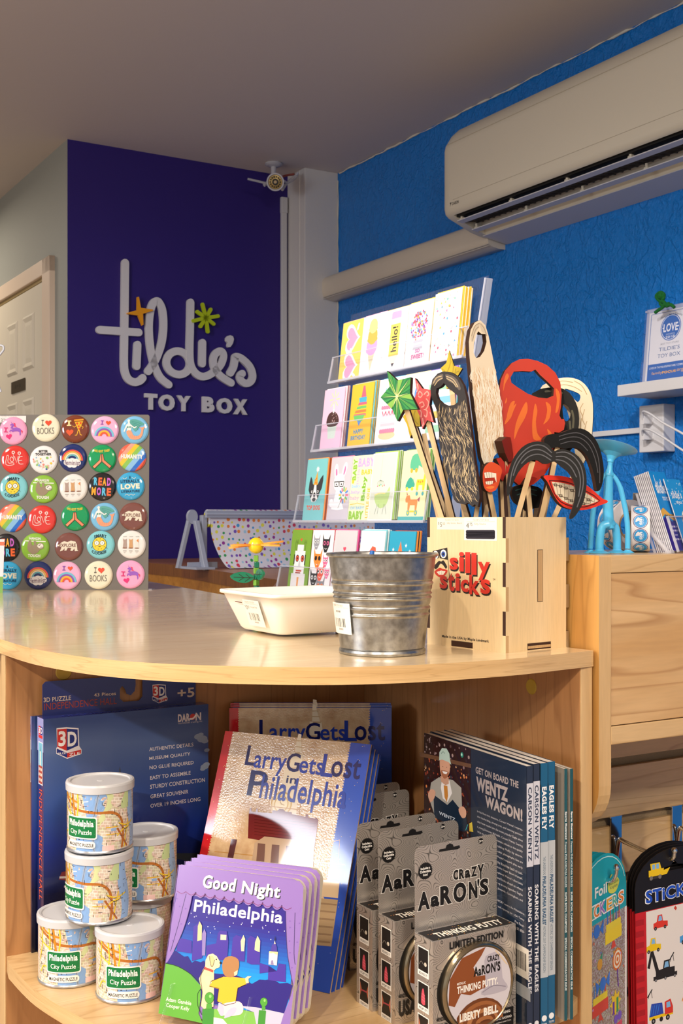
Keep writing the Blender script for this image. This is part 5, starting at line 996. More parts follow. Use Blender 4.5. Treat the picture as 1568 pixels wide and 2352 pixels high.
pockets = [
 [(c_sun, '#f6d56a', ['#f2b6c8'], 'heart sunglasses on yellow'), (c_ice, '#f4f2f4', ['#f0b4c8'], 'three scoop ice cream cone'), (c_pen, '#f4f2f4', ['#f2c64a'], 'yellow pencil lettered hello'), (c_gum, '#f4f2f4', ['#f2c64a', '#f4f2f4'], 'gumball machine lettered SO SWEET'), (c_conf, '#f6f4f4', ['#f2c040', '#f6eed8', '#f0b830']*3, 'coloured confetti shapes')],
 [(c_cup, '#f0c4dc', ['#f4e4ea', '#c07a7a', '#f0dcdc', '#b08078'], 'chocolate cupcake with sparkler'), (c_pin, '#f2b93c', ['#7fc4cc', '#d8a83c', '#8fd0d4', '#c89a3a'], 'pinata lettered HAPPY BIRTHDAY'), (c_cake, '#f4f2f4', ['#9ad0d8', '#d8eef0', '#7fc0cc'], 'pink frosted birthday cake'), (c_ball, '#f2f2f6', ['#f0d8a0', '#9ad0d8', '#f0b0a0'], 'blue balloons on strings'), (c_pat, '#efeaf0', ['#8a6ac0', '#d8a0c0', '#6ab8b8'], 'striped bands')],
 [(c_dog, '#7fc9cc', ['#e8843a', '#9a4a2a', '#e8843a', '#b05a30'], 'black and white dog in party hat'), (c_bun, '#cbc6cf', ['#d88aa4'], 'white bunny in black glasses'), (c_bab, '#e3ecc4', ['#d8e2a8'], 'pastel BABY lettering'), (c_cra, '#f0f2ee', ['#a8cc6a', '#eaf2dc', '#8fb850', '#dce8c0', '#86ac48'], 'green cradle under a mobile'), (c_ani, '#f2e3b0', ['#6a9a50', '#cfd8a8', '#5a8a48', '#b8c890'], 'toy animals on wheels')],
 [(c_rob, '#7ea83c', ['#d85a4a', '#b04438'], 'white robot on green'), (c_cat, '#f2f0f2', ['#b84a5a', '#e8c8d0', '#a84a5a'], 'many coloured cat faces'), (c_hea, '#cfcdd2', ['#e85a9a', '#d04a86'], 'small hearts on grey'), (c_hex, '#f4f2f4', ['#7ac0cc', '#e8f0f2', '#5aa8b8', '#cfe4e8', '#4a98a8'], 'red hexagon on white'), (c_roc, '#2f9fc0', ['#ee8a3a', '#2a2a32', '#e8a04a', '#e87a3a'], 'rocket among stars')]]
sx = [[.004, .094, .184, .280, .400], [.010, .131, .238, .328, .418], [.012, .106, .196, .293, .401], [.015, .113, .203, .320, .422]]
tn = ['top tier', 'second tier', 'third tier', 'lowest tier']
lean = .115
backproto = {}
for ti, (pz, py) in enumerate(TI):
    for pi, (fn, bg, backs, lab) in enumerate(pockets[ti]):
        x = sx[ti][pi]; z0 = pz-.028+.0026*len(backs)
        M0 = RF @ Matrix.Translation((x, py+.004, z0)) @ Matrix.Rotation(-lean, 4, 'X')
        cd = thing('greeting_card', 'card with '+lab+' in the rack, '+tn[ti], 'greeting card', M0, 'greeting cards in the acrylic rack')
        mb = MB(); mb.box(0, CW, 0, CH, -.0016, 0, C(bg)); put(mb, 'card_body', cd)
        a = Art(CW, CH, .00008, step=.00005)
        if ti == 2 and pi in (0, 1): mb = MB(); mb.box(-.0015, CW+.0012, -.001, CH+.0022, -.0030, -.0017, C(('#ee9a4a', '#d88aa4')[pi])); put(mb, 'envelope', cd)
        fn(a); put(a, 'card_print', cd)
        for bi, c in enumerate(backs):
            if c not in backproto:
                mb = MB(); mb.box(0, CW, 0, CH, -.0017, 0, C(c)); o_ = mb.build('greeting_card'); o_['category'] = 'greeting card'; backproto[c] = o_
            else: o_ = backproto[c].copy(); COL.objects.link(o_)
            o_.matrix_world = RF @ Matrix.Translation((x+.0015+.0012*random.random(), py+.004, z0-.0030-.0026*bi)) @ Matrix.Rotation(-lean-.012*random.random()+.006, 4, 'X') @ Matrix.Translation((0, random.uniform(0, .0035), 0))
            o_['label'] = 'plain edged card waiting behind the card with '+lab; o_['group'] = 'cards stacked behind the '+lab+' card'
# ---------------------------------------------------------------- plywood box of toy disguises on sticks
PB = V((.785, .62, 0)).normalized(); PA = V((-.62, .785, 0)).normalized()
xc = V((.1827, 1.308, TOPZ)); XF = frame(xc, PB, PA); LA, LB, BH, BT = .129, .1055, .1515, .0048
def plyedge():
    m = bpy.data.materials.new('plywood_layered_edge'); m.use_nodes = True; nt, N, L, b = nodes(m)
    t = N('ShaderNodeTexCoord'); sp = N('ShaderNodeSeparateXYZ'); L(t.outputs['Object'], sp.inputs[0])
    ad = N('ShaderNodeMath', operation='ADD'); L(sp.outputs[0], ad.inputs[0]); L(sp.outputs[1], ad.inputs[1]); mu = N('ShaderNodeMath', operation='MULTIPLY'); mu.inputs[1].default_value = 620; L(ad.outputs[0], mu.inputs[0]); fr = N('ShaderNodeMath', operation='FRACT'); L(mu.outputs[0], fr.inputs[0])
    r = ramp(N, [(0, '#5a3c24'), (.15, '#c9a676'), (.5, '#b98f60'), (.85, '#d9bd90'), (1, '#5a3c24')]); L(fr.outputs[0], r.inputs[0]); L(r.outputs[0], b.inputs['Base Color']); b.inputs['Roughness'].default_value = .7; return m
PLE = plyedge()
sb = thing('stick_toy_box', 'square birch plywood box with red lettering full of disguise sticks', 'box', XF)
segs = [1, .844, .665, .485, .305, .126, 0]
def toothed(n0, n1, L_, own_first, t=BT):
    """panel outline (u, z): tabs at the u=0 end where own, notched elsewhere"""
    left = []; own = own_first
    for i in range(6):
        u = 0 if own else t; left += [(u, segs[i]*BH), (u, segs[i+1]*BH)]; own = not own
    right = []; own = own_first
    for i in range(6):
        u = L_ if (own == n1) else L_-t; right += [(u, segs[i]*BH), (u, segs[i+1]*BH)]; own = not own
    return left+right[::-1]
TL = Matrix(((0, 0, 1, 0), (1, 0, 0, 0), (0, 1, 0, 0), (0, 0, 0, 1)))       # (u,v,w) -> (w,u,v): panel in the y-z plane
TR = Matrix(((1, 0, 0, 0), (0, 0, 1, 0), (0, 1, 0, 0), (0, 0, 0, 1)))       # panel in the x-z plane
mb = MB(TL); mb.prism(toothed(0, True, LA, False), 0, BT, PLY, PLE); put(mb, 'front_panel', sb)
mb = MB(TR); mb.prism(toothed(0, False, LB, True), 0, BT, PLY, BURNT); put(mb, 'side_panel', sb)
mb = MB(TL); mb.prism(toothed(0, True, LA, False), LB-BT, LB, PLY, PLE); put(mb, 'side_panel', sb)
mb = MB(TR); mb.prism(toothed(0, False, LB, True), LA-BT, LA, PLY, BURNT); put(mb, 'side_panel', sb)
mb = MB(); mb.box(BT, LB-BT, BT, LA-BT, .003, .007, PLY); put(mb, 'bottom_panel', sb)
mb = MB(); mb.box(LB*.5, LB*.5+.0045, BT, LA-BT, .02, BH*.75, PLY); put(mb, 'divider', sb)
mb = MB(); mb.box(-.0003, .001, .052, .087, .001, .0075, BURNT); put(mb, 'bottom_tab', sb)
mb = MB(); mb.box(.035, .074, -.0003, .001, .001, .0085, BURNT); mb.box(.0355, .0735, -.0005, .001, .0025, .0055, PLE); put(mb, 'bottom_tab', sb)
mb = MB(); mb.box(.0515, .0605, -.0003, .001, .055, .1145, BURNT); mb.box(.0522, .0598, -.0005, .001, .0556, .1140, PLE); put(mb, 'divider_tab', sb)
LF = Matrix.Translation((0, LA, 0)) @ Matrix(((0, 0, -1, 0), (-1, 0, 0, 0), (0, 1, 0, 0), (0, 0, 0, 1)))
a = Art(LA, BH, .0001, LF); RD = '#c8342a'; BKK = '#2a2220'
def word(t, x0, y0, x1, y1, rot=0): a.T_(t, x0+.012, y0-.014, x1+.012, y1-.014, BKK, .035, rot=rot); a.T_(t, x0, y0, x1, y1, RD, .03, rot=rot)
xx = .30
for t, wq_, y0, y1 in (('s', .11, .595, .690), ('i', .065, .585, .735), ('l', .065, .575, .735), ('l', .065, .565, .730), ('y', .15, .525, .665)):
    word(t, xx, y0, xx+wq_, y1); xx += wq_+.014
xx = .17
for t, wq_, y0, y1 in (('s', .10, .445, .545), ('t', .085, .430, .570), ('i', .06, .435, .570), ('c', .10, .430, .525), ('k', .13, .415, .565), ('s', .12, .425, .535)):
    word(t, xx, y0, xx+wq_, y1); xx += wq_+.010
a.T_('TM', .845, .530, .875, .545, BKK)
a.P([(.075, .735), (.27, .765), (.275, .670), (.17, .68), (.165, .70), (.155, .68), (.09, .67)], BKK); a.O(.115, .705, .037, '#f4ece0'); a.O(.220, .715, .040, '#f4ece0'); a.O(.117, .705, .024, '#2c4a9a'); a.O(.218, .713, .026, '#2c4a9a'); a.O(.117, .705, .010, '#15151c'); a.O(.218, .713, .011, '#15151c')
a.L([(.268, .76), (.30, .53)], .006, BKK)
a.P([(.09, .615), (.12, .635), (.16, .66), (.19, .655), (.22, .665), (.25, .64), (.27, .615), (.25, .60), (.22, .625), (.18, .64), (.15, .61), (.12, .595), (.10, .60)], BKK, 2)
a.P([(.10, .575), (.17, .605), (.20, .60), (.275, .59), (.25, .555), (.19, .53), (.13, .545)], '#c8382c', 2); a.P([(.13, .572), (.19, .585), (.25, .58), (.22, .553), (.16, .552)], '#f2ece0'); [a.L([(.15+.022*k, .556), (.15+.022*k, .580)], .003, '#8a6a5a') for k in range(4)]
a.T_('Made in the USA by Maple Landmark', .20, .058, .80, .085, BKK, .03)
a.R(.135, .905, .50, .995, '#eee3cf'); a.T_("TILDIE'S TOY BOX", .24, .972, .42, .986, '#9a8f84'); a.T_('$', .15, .94, .165, .965, '#5a534e'); a.T_('5', .175, .925, .20, .96, '#5a534e'); a.T_('50', .21, .94, .24, .96, '#5a534e'); a.T_('Silly Sticks, Beard', .265, .945, .46, .962, '#8a8078')
a.R(.49, .825, .895, .998, '#f1ead9'); a.T_("TILDIE'S TOY BOX", .60, .972, .80, .988, '#9a8f84'); a.R(.52, .966, .87, .968, '#b8aea2'); a.T_('4', .515, .918, .55, .957, '#4c4642'); a.T_('75', .56, .935, .595, .958, '#4c4642'); a.T_('Silly Sticks', .62, .938, .76, .957, '#8a8078')
random.seed(11); [a.L([(.525+.004*(k % 2), .848+.0105*k), (.86, .850+.0105*k+random.uniform(-.002, .002))], .030, '#2b2530') for k in range(5)]
put(a, 'lettering_print', sb)

def c4(x, y): return (860+x/2.9037, 720+y/2.9037)
def inpoly(x, y, P):
    c = False; j = len(P)-1
    for i in range(len(P)):
        if (P[i][1] > y) != (P[j][1] > y) and x < (P[j][0]-P[i][0])*(y-P[i][1])/(P[j][1]-P[i][1])+P[i][0]: c = not c
        j = i
    return c
BLKI = mat('#0e0d0e', .55, 0, 0, 'black_ink', spec=.3)
LIGHTW = mat('#e6c79a', .5, 0, 0, 'pale_stick_wood')
class Prop:
    def __init__(s, name, label, pts, Y, yaw, face, hole=None, sm=0, thick=.0085, side=None, cat='disguise stick', group='disguise sticks in the plywood box'):
        cx = sum(p[0] for p in pts)/len(pts); cy = sum(p[1] for p in pts)/len(pts); o = U(*c4(cx, cy), Y); t = math.radians(yaw)
        s.F = frame(o, V((math.cos(t), math.sin(t), 0)), UP); s.Fi = s.F.inverted(); s.n = V((math.sin(t), -math.cos(t), 0)); s.o = o
        s.th = thing(name, label, cat, s.F, group); s.pts = pts
        P = [s.f(*p) for p in pts]
        if sm: P = [(q.x, q.y) for q in smooth_path(P, sm, True)]
        s.P = P; s.H = None
        if hole:
            Hh = [s.f(*p) for p in hole]
            if sm: Hh = [(q.x, q.y) for q in smooth_path(Hh, sm, True)]
            s.H = Hh
        mb = MB(); mb.add(*s.faces(P, s.H, 0), face); mb.add(*s.faces(P, s.H, -thick, True), BURNT)
        sd = side or BURNT
        for ring_ in ([P] + ([s.H] if s.H else [])):
            n = len(ring_); vs = [(x, y, -thick) for x, y in ring_]+[(x, y, 0) for x, y in ring_]; mb.add(vs, [(i, (i+1) % n, n+(i+1) % n, n+i) for i in range(n)], sd)
        put(mb, s.partname(name), s.th); s.a = Art(1, 1, .0001, step=.00004)
    def partname(s, n): return {'star_wand': 'star_shape', 'beard_stick': 'beard_shape', 'mustache_stick': 'mustache_shape', 'lips_stick': 'lips_shape'}.get(n, 'shape')
    def faces(s, P, H, z, flip=False):
        from mathutils.geometry import tessellate_polygon
        loops = [[V((x, y, 0)) for x, y in P]]+([[V((x, y, 0)) for x, y in H]] if H else [])
        tr = tessellate_polygon(loops); vs = [(v.x, v.y, z) for l in loops for v in l]; fs = []
        for t in tr:
            A, B, C_ = (vs[i] for i in t); ar = (B[0]-A[0])*(C_[1]-A[1])-(C_[0]-A[0])*(B[1]-A[1])
            if (ar < 0) != flip: t = t[::-1]
            fs.append(tuple(t))
        return vs, fs
    def f(s, x, y): q = s.Fi @ UPL(*c4(x, y), s.o, s.n); return (q.x, q.y)
    def k(s): return s.f(1, 0)[0]-s.f(0, 0)[0]
    def poly(s, pts, c, sm=0): s.a.P([s.f(*p) for p in pts], c, sm)
    def line(s, pts, wd, c, sm=3): s.a.L([s.f(*p) for p in pts], abs(wd*s.k0()), c, sm)
    def k0(s): return s.Y/F/2.9037 if hasattr(s, 'Y') else 1.38/F/2.9037
    def hair(s, n, cols, base_ang, ln, wd, ymin=None, seed=1):
        random.seed(seed); X = [p[0] for p in s.P]; Y = [p[1] for p in s.P]; k = s.k0(); c = 0
        zs = {q: .00012+.00003*i for i, q in enumerate(cols)}; tries = 0
        while c < n and tries < n*20:
            tries += 1
            x = random.uniform(min(X), max(X)); y = random.uniform(min(Y), max(Y))
            if ymin is not None and y > ymin: continue
            ang = math.radians(base_ang(x, y)+random.uniform(-14, 14)); l = ln*k*random.uniform(.6, 1.4); dx, dy = math.cos(ang)*l, math.sin(ang)*l
            e = (x+dx, y+dy)
            if not (inpoly(x, y, s.P) and inpoly(e[0], e[1], s.P)): continue
            if s.H and (inpoly(x, y, s.H) or inpoly(*e, s.H) or inpoly(x+dx/2, y+dy/2, s.H)): continue
            w_ = wd*k*random.uniform(.5, 1.2)/2; cv = random.uniform(-.18, .18); q = random.choice(cols); z = zs[q]+random.uniform(0, .00002)
            nx, ny = -dy/l, dx/l; pts = [(x, y)]
            m1 = (x+dx*.35+nx*(w_+cv*l), y+dy*.35+ny*(w_+cv*l)); m2 = (x+dx*.35-nx*(w_-cv*l), y+dy*.35-ny*(w_-cv*l)); m3 = (x+dx*.7+nx*(w_*.8+cv*l), y+dy*.7+ny*(w_*.8+cv*l)); m4 = (x+dx*.7-nx*(w_*.8-cv*l), y+dy*.7-ny*(w_*.8-cv*l))
            s.a.add([(x, y, z), (*m2, z), (*m4, z), (*e, z), (*m3, z), (*m1, z)], [(0, 1, 2, 3, 4, 5)], C(q)); c += 1
    def done(s, stick=None, wd=.0062, dp=.0050):
        if s.a.v: put(s.a, 'print', s.th)
        if stick:
            (x0, y0), (xb, zb), Yb = stick          # top in crop pixels; foot as (pixel x at the rim, height above counter), depth
            p = s.Fi @ (UPL(*c4(x0, y0), s.o, s.n)-s.n*.0035); rim = U(860+xb/2.9037, 1188, Yb); q = s.Fi @ rim; d = (q-p).normalized()
            t = ((EYE-.148+.010)-(s.F @ p).z)/((s.F.to_3x3() @ d).z); foot = p+d*min(t, (q-p).length+.10)
            ww = s.F @ foot; lo = XFi @ ww
            lo.x = min(max(lo.x, .012), LB-.012); lo.y = min(max(lo.y, .012), LA-.012); foot = s.Fi @ (XF @ lo)
            d = (foot-p).normalized(); x = V((d.y, -d.x, 0)).normalized(); x = -x if x.x < 0 else x; z = x.cross(d).normalized(); z = -z if z.z < 0 else z
            mb = MB(); o = p-x*wd/2; L_ = foot-p
            vs = [o, o+x*wd, o+x*wd+L_, o+L_]; bk = [v-z*dp for v in vs]
            mb.add([*vs], [(0, 1, 2, 3)], LIGHTW); mb.add([*vs, *bk], [(0, 4, 5, 1), (1, 5, 6, 2), (2, 6, 7, 3), (3, 7, 4, 0), (7, 6, 5, 4)], BURNT); put(mb, 'stick', s.th)
        return s.th
XFi = XF.inverted()
def starw(lab, o, inn, Y, yaw, face, deco, stick):
    pts = []
    for a_, b_ in zip(o, inn): pts += [a_, b_]
    p = Prop('star_wand', lab, pts, Y, yaw, face, group='star wands in the plywood box', cat='toy wand'); deco(p); p.done(stick); return p
gc = (150, 555)
def dg_(p):
    O = [(82, 382), (240, 425), (288, 638), (152, 718), (40, 560)]; I = [(150, 447), (235, 530), (192, 643), (118, 640), (100, 487)]
    ring_ = [q for ab in zip(O, I) for q in ab]
    for i in range(len(ring_)):
        A, B = ring_[i], ring_[(i+1) % len(ring_)]; m = lambda t: (A[0]+(B[0]-A[0])*t, A[1]+(B[1]-A[1])*t); p.poly([gc, m(.05), m(.42)], '#7fb049' if i % 2 else '#3f8f3a'); p.poly([gc, m(.55), m(.75)], '#2c8a42')
    for q in ring_: p.poly([(gc[0]-4, gc[1]-3), (gc[0]*.12+q[0]*.88, gc[1]*.12+q[1]*.88), (gc[0]+4, gc[1]+3)], '#c9d08a')
    p.poly([(gc[0]-12, gc[1]), (gc[0], gc[1]-12), (gc[0]+12, gc[1]), (gc[0], gc[1]+12)], '#e6d9a0')
starw('green star wand with pale rays leaning out of the plywood box', [(82, 382), (240, 425), (288, 638), (152, 718), (40, 560)], [(150, 447), (235, 530), (192, 643), (118, 640), (100, 487)], 1.36, -24, C('#14703a'), dg_, ((205, 640), (445, 0), 1.392))
def dp_(p):
    for sp in ([(290, 540), (300, 520), (318, 540), (305, 560), (292, 550)], [(330, 540), (350, 520), (362, 540), (350, 550)], [(300, 600), (320, 590), (330, 615), (312, 625)], [(330, 640), (350, 650), (345, 690), (332, 680)], [(320, 700), (325, 735), (318, 750)], [(285, 470), (290, 500), (282, 520)], [(345, 570), (360, 590), (355, 620), (340, 640)], [(300, 640), (312, 660), (310, 690)], [(370, 660), (380, 690), (384, 715)]): p.line(sp, 8, '#f3a8a0')
starw('coral pink star wand with curling scrolls beside the green star', [(268, 430), (380, 510), (395, 728), (318, 770), (258, 590)], [(318, 500), (365, 610), (350, 712), (303, 690), (282, 520)], 1.385, -24, C('#d8585c'), dp_, ((348, 715), (515, 0), 1.398))
def dy_(p):
    for sp in ([(500, 260), (505, 330), (480, 400)], [(540, 370), (530, 420), (500, 460)], [(450, 370), (470, 390), (475, 440)], [(560, 385), (540, 400), (545, 450)], [(515, 320), (525, 350), (520, 400)]): p.line(sp, 7, '#a89010')
starw('yellow star wand standing highest behind the grey beard', [(497, 245), (585, 365), (560, 480), (478, 500), (440, 365)], [(530, 348), (552, 420), (520, 500), (470, 430), (478, 330)], 1.43, -14, C('#c9ab16'), dy_, ((510, 490), (600, 0), 1.43))
starw('yellow star wand half hidden behind the coral pink star', [(188, 690), (262, 560), (330, 620), (305, 752), (238, 832)], [(232, 620), (300, 600), (300, 690), (255, 755), (215, 740)], 1.41, -24, C('#c9ab16'), lambda p: (p.line([(215, 700), (240, 760), (245, 810)], 7, '#a89010'), p.line([(270, 650), (260, 700), (290, 740)], 7, '#a89010')), ((262, 760), (480, 0), 1.42))
# grey beard
p = Prop('beard_stick', 'tall dark grey beard on a stick with streaked tan hairs', [(372, 500), (385, 440), (420, 400), (460, 386), (510, 392), (560, 425), (592, 480), (612, 560), (625, 660), (640, 780), (655, 900), (668, 1000), (682, 1090), (697, 1180), (700, 1230), (688, 1290), (668, 1272), (650, 1288), (622, 1262), (600, 1275), (570, 1268), (548, 1262), (528, 1240), (512, 1180), (500, 1120), (478, 1050), (462, 1000), (444, 930), (430, 860), (428, 780), (418, 700), (412, 640), (395, 600), (376, 550)], 1.365, -26, mat('#2e2b2d', .55, 0, 0, 'charcoal_ink', spec=.3), [(413, 500), (440, 488), (462, 464), (482, 490), (520, 520), (552, 548), (556, 590), (530, 610), (490, 616), (450, 598), (420, 570), (408, 530)])
p.poly([(380, 480), (400, 430), (440, 405), (458, 408), (450, 440), (410, 460)], '#5a5048', 2); p.poly([(470, 408), (510, 412), (550, 440), (575, 500), (560, 510), (530, 470), (490, 450)], '#5a5048', 2)
for q in ([(392, 465), (412, 430), (446, 418)], [(400, 480), (425, 446), (452, 432)], [(480, 420), (525, 440), (556, 490)], [(482, 434), (520, 456), (545, 490)]): p.line(q, 6, '#b8a27c')
p.hair(420, ['#a8926c', '#c2ac86', '#6e6258'], lambda x, y: -80+18*math.sin(y*90), 58, 4.6, p.f(0, 600)[1], 4); p.done(((560, 1200), (575, 0), 1.40))
# blond beard
p = Prop('beard_stick', 'very tall blond beard on a stick rising above all other sticks', [(628, 190), (640, 110), (668, 60), (703, 44), (738, 78), (760, 150), (778, 240), (795, 330), (815, 430), (838, 560), (850, 680), (860, 780), (852, 850), (832, 870), (818, 930), (798, 950), (782, 1000), (760, 1010), (745, 1035), (728, 1000), (712, 960), (700, 880), (692, 820), (682, 740), (672, 660), (660, 560), (650, 460), (640, 360), (632, 280)], 1.395, 24, C('#e4d5bd'), [(690, 118), (712, 136), (740, 138), (746, 190), (730, 250), (702, 290), (676, 298), (660, 262), (662, 200), (676, 150)])
p.poly([(640, 170), (660, 90), (700, 60), (690, 100), (665, 140), (655, 190)], '#cfc2ae', 2); p.poly([(700, 58), (735, 90), (752, 150), (735, 130), (712, 120)], '#cfc2ae', 2)
for q in ([(646, 150), (668, 85), (698, 66)], [(652, 180), (672, 110), (694, 90)], [(706, 70), (730, 100), (746, 150)]): p.line(q, 5, '#a5927a')
p.hair(620, ['#dcbb94', '#f6eee0', '#ead2b2', '#cfa67c', '#f3e8d4', '#f8f1e6'], lambda x, y: -86+10*math.sin(y*60), 85, 5, p.f(0, 300)[1], 6); p.done(((740, 960), (745, 0), 1.41))
# red beard
p = Prop('beard_stick', 'wide red beard on a stick with orange flame shapes', [(828, 520), (842, 440), (870, 380), (915, 330), (965, 306), (1020, 302), (1085, 316), (1150, 345), (1205, 395), (1238, 460), (1247, 540), (1242, 620), (1232, 680), (1245, 706), (1262, 704), (1270, 730), (1262, 775), (1230, 795), (1198, 792), (1200, 860), (1200, 920), (1180, 1000), (1130, 1080), (1060, 1140), (980, 1160), (920, 1110), (880, 1010), (858, 900), (850, 780), (838, 640)], 1.415, 8, C('#b82c14'), [(905, 428), (928, 388), (985, 384), (1045, 388), (1072, 374), (1105, 412), (1160, 462), (1196, 500), (1192, 548), (1150, 566), (1090, 560), (1020, 535), (950, 490), (912, 462)])
for q in ([(880, 400), (862, 450), (858, 520), (870, 470), (895, 420)], [(945, 600), (900, 650), (865, 740), (905, 700), (925, 650)], [(1010, 590), (975, 650), (940, 740), (930, 840), (960, 770), (1000, 700), (1020, 640)], [(1070, 600), (1055, 680), (1050, 760), (1060, 840), (1110, 840), (1085, 800), (1075, 720), (1085, 650)], [(1140, 590), (1150, 640), (1140, 700), (1125, 740), (1165, 700), (1175, 620)], [(1205, 500), (1215, 580), (1205, 660), (1225, 640), (1235, 540)], [(1150, 770), (1165, 820), (1190, 850), (1180, 800)], [(880, 560), (868, 600), (880, 590)], [(935, 585), (905, 600), (880, 690), (915, 640)]): p.poly(q, '#d4641a', 3)
p.done(((1050, 1100), (960, 0), 1.43))
# cream beard and black beard behind
p = Prop('beard_stick', 'cream white beard on a stick furthest back in the box', [(1105, 500), (1150, 462), (1200, 440), (1260, 428), (1320, 430), (1375, 450), (1420, 495), (1448, 560), (1456, 640), (1452, 760), (1440, 860), (1410, 960), (1380, 1010), (1340, 960), (1320, 800), (1280, 640), (1180, 540)], 1.455, -16, C('#e7d9bf'), [(1265, 502), (1310, 512), (1362, 535), (1372, 560), (1355, 592), (1320, 560), (1290, 530)], 2)
for q in ([(1180, 470), (1250, 450), (1320, 460)], [(1200, 490), (1260, 475), (1330, 490), (1380, 520)], [(1330, 450), (1380, 480), (1415, 540)], [(1390, 600), (1370, 640), (1385, 680)], [(1400, 640), (1385, 700), (1400, 740)], [(1380, 700), (1372, 760), (1390, 800)], [(1415, 720), (1400, 780), (1408, 830)]): p.line(q, 5, '#b99c70')
p.done(((1370, 980), (1250, 0), 1.45))
p = Prop('beard_stick', 'black beard on a stick between the red and cream beards', [(1040, 560), (1075, 520), (1120, 500), (1190, 492), (1250, 500), (1300, 530), (1340, 590), (1360, 660), (1362, 740), (1340, 850), (1290, 930), (1220, 960), (1150, 900), (1100, 700)], 1.44, -12, BLKI, [(1255, 600), (1290, 620), (1305, 660), (1300, 700), (1275, 720), (1255, 680)], 2)
for q in ([(1316, 650), (1326, 700), (1322, 760)], [(1300, 720), (1306, 780)], [(1140, 520), (1200, 514), (1250, 530)]): p.line(q, 14, '#4a4630')
p.done(((1200, 930), (1190, 0), 1.44))
# mustaches
M1 = [(1195, 918), (1165, 880), (1130, 860), (1085, 853), (1030, 864), (980, 895), (935, 950), (905, 1015), (888, 1090), (880, 1180), (888, 1218), (905, 1190), (925, 1130), (955, 1065), (1000, 1010), (1050, 980), (1090, 980), (1120, 1000), (1160, 1000), (1200, 985), (1245, 1020), (1290, 1055), (1325, 1110), (1340, 1180), (1330, 1260), (1308, 1330), (1300, 1365), (1320, 1368), (1360, 1320), (1395, 1250), (1412, 1160), (1412, 1080), (1395, 1010), (1360, 955), (1310, 920), (1260, 905), (1220, 908)]
p = Prop('mustache_stick', 'big black drooping mustache on a stick at the front of the box', M1, 1.335, -6, BLKI, sm=2)
for q in ([(1180, 928), (1130, 885), (1070, 878), (1010, 905), (950, 970), (915, 1060), (900, 1150)], [(1180, 955), (1120, 915), (1060, 908), (1000, 940), (950, 1010), (925, 1080)], [(1175, 978), (1120, 945), (1070, 940), (1020, 960), (980, 1000)], [(1212, 930), (1270, 925), (1330, 955), (1375, 1020), (1392, 1110), (1380, 1200), (1350, 1290)], [(1210, 955), (1265, 955), (1320, 990), (1360, 1050), (1372, 1130), (1360, 1220)], [(1210, 975), (1260, 985), (1310, 1025), (1345, 1090)]): p.line(q, 7, '#4c4c52')
p.done(((1055, 985), (950, 0), 1.37))
M2 = [(1210, 800), (1250, 795), (1300, 775), (1350, 766), (1400, 774), (1450, 810), (1490, 870), (1515, 950), (1528, 1040), (1522, 1120), (1502, 1178), (1482, 1178), (1472, 1120), (1450, 1030), (1415, 950), (1370, 905), (1320, 892), (1270, 903), (1225, 890), (1180, 900), (1140, 900), (1130, 840), (1160, 810)]
p = Prop('mustache_stick', 'black curved mustache on a stick behind the front mustache', M2, 1.40, 14, BLKI, sm=2)
for q in ([(1230, 820), (1300, 800), (1370, 800), (1440, 850), (1485, 940), (1500, 1040), (1500, 1130)], [(1230, 845), (1300, 825), (1370, 830), (1430, 880), (1470, 970), (1488, 1060)], [(1240, 870), (1310, 852), (1370, 865), (1420, 915)]): p.line(q, 6, '#4a494e')
p.done(((1230, 880), (1170, 0), 1.41))
p = Prop('mustache_stick', 'black mustache on a stick hanging low behind the front mustache', [(925, 1160), (990, 1140), (1060, 1150), (1110, 1170), (1130, 1230), (1110, 1290), (1060, 1300), (1020, 1325), (985, 1290), (940, 1260), (915, 1210)], 1.40, 10, BLKI, sm=2)
for q in ([(940, 1180), (1000, 1165), (1080, 1180)], [(950, 1210), (1010, 1195), (1080, 1215)]): p.line(q, 7, '#1f4a44')
p.done(((1010, 1290), (1040, 0), 1.41))
# lips
def teeth(p, quad, n, c='#efe6d8'):
    p.poly(quad[0]+quad[1][::-1], c)
    for i in range(1, n):
        t = i/n; top, bot = quad; q = lambda L_: L_[min(int(t*(len(L_)-1)), len(L_)-2)]; f_ = t*(len(top)-1)-min(int(t*(len(top)-1)), len(top)-2); a0 = q(top); a1 = top[top.index(a0)+1]; b0 = q(bot); b1 = bot[bot.index(b0)+1]
        p.line([(a0[0]+(a1[0]-a0[0])*f_, a0[1]+(a1[1]-a0[1])*f_), (b0[0]+(b1[0]-b0[0])*f_, b0[1]+(b1[1]-b0[1])*f_)], 3, '#8a7a66', 0)
p = Prop('lips_stick', 'red lips on a stick showing teeth with braces', [(1125, 1090), (1150, 1078), (1200, 1082), (1245, 1084), (1300, 1095), (1360, 1118), (1420, 1150), (1480, 1200), (1520, 1235), (1552, 1248), (1550, 1262), (1500, 1280), (1440, 1302), (1380, 1312), (1310, 1306), (1255, 1285), (1215, 1245), (1180, 1180), (1150, 1120)], 1.36, 16, C('#d8301c'), sm=2)
teeth(p, ([(1180, 1122), (1240, 1128), (1310, 1145), (1380, 1180), (1440, 1215), (1490, 1250)], [(1205, 1200), (1245, 1245), (1300, 1272), (1370, 1282), (1430, 1275), (1490, 1252)]), 11, '#d9cdb4')
p.line([(1165, 1115), (1240, 1118), (1320, 1138), (1400, 1180), (1500, 1248), (1400, 1290), (1310, 1285), (1240, 1255), (1195, 1195), (1165, 1115)], 7, '#5a1410', 2)
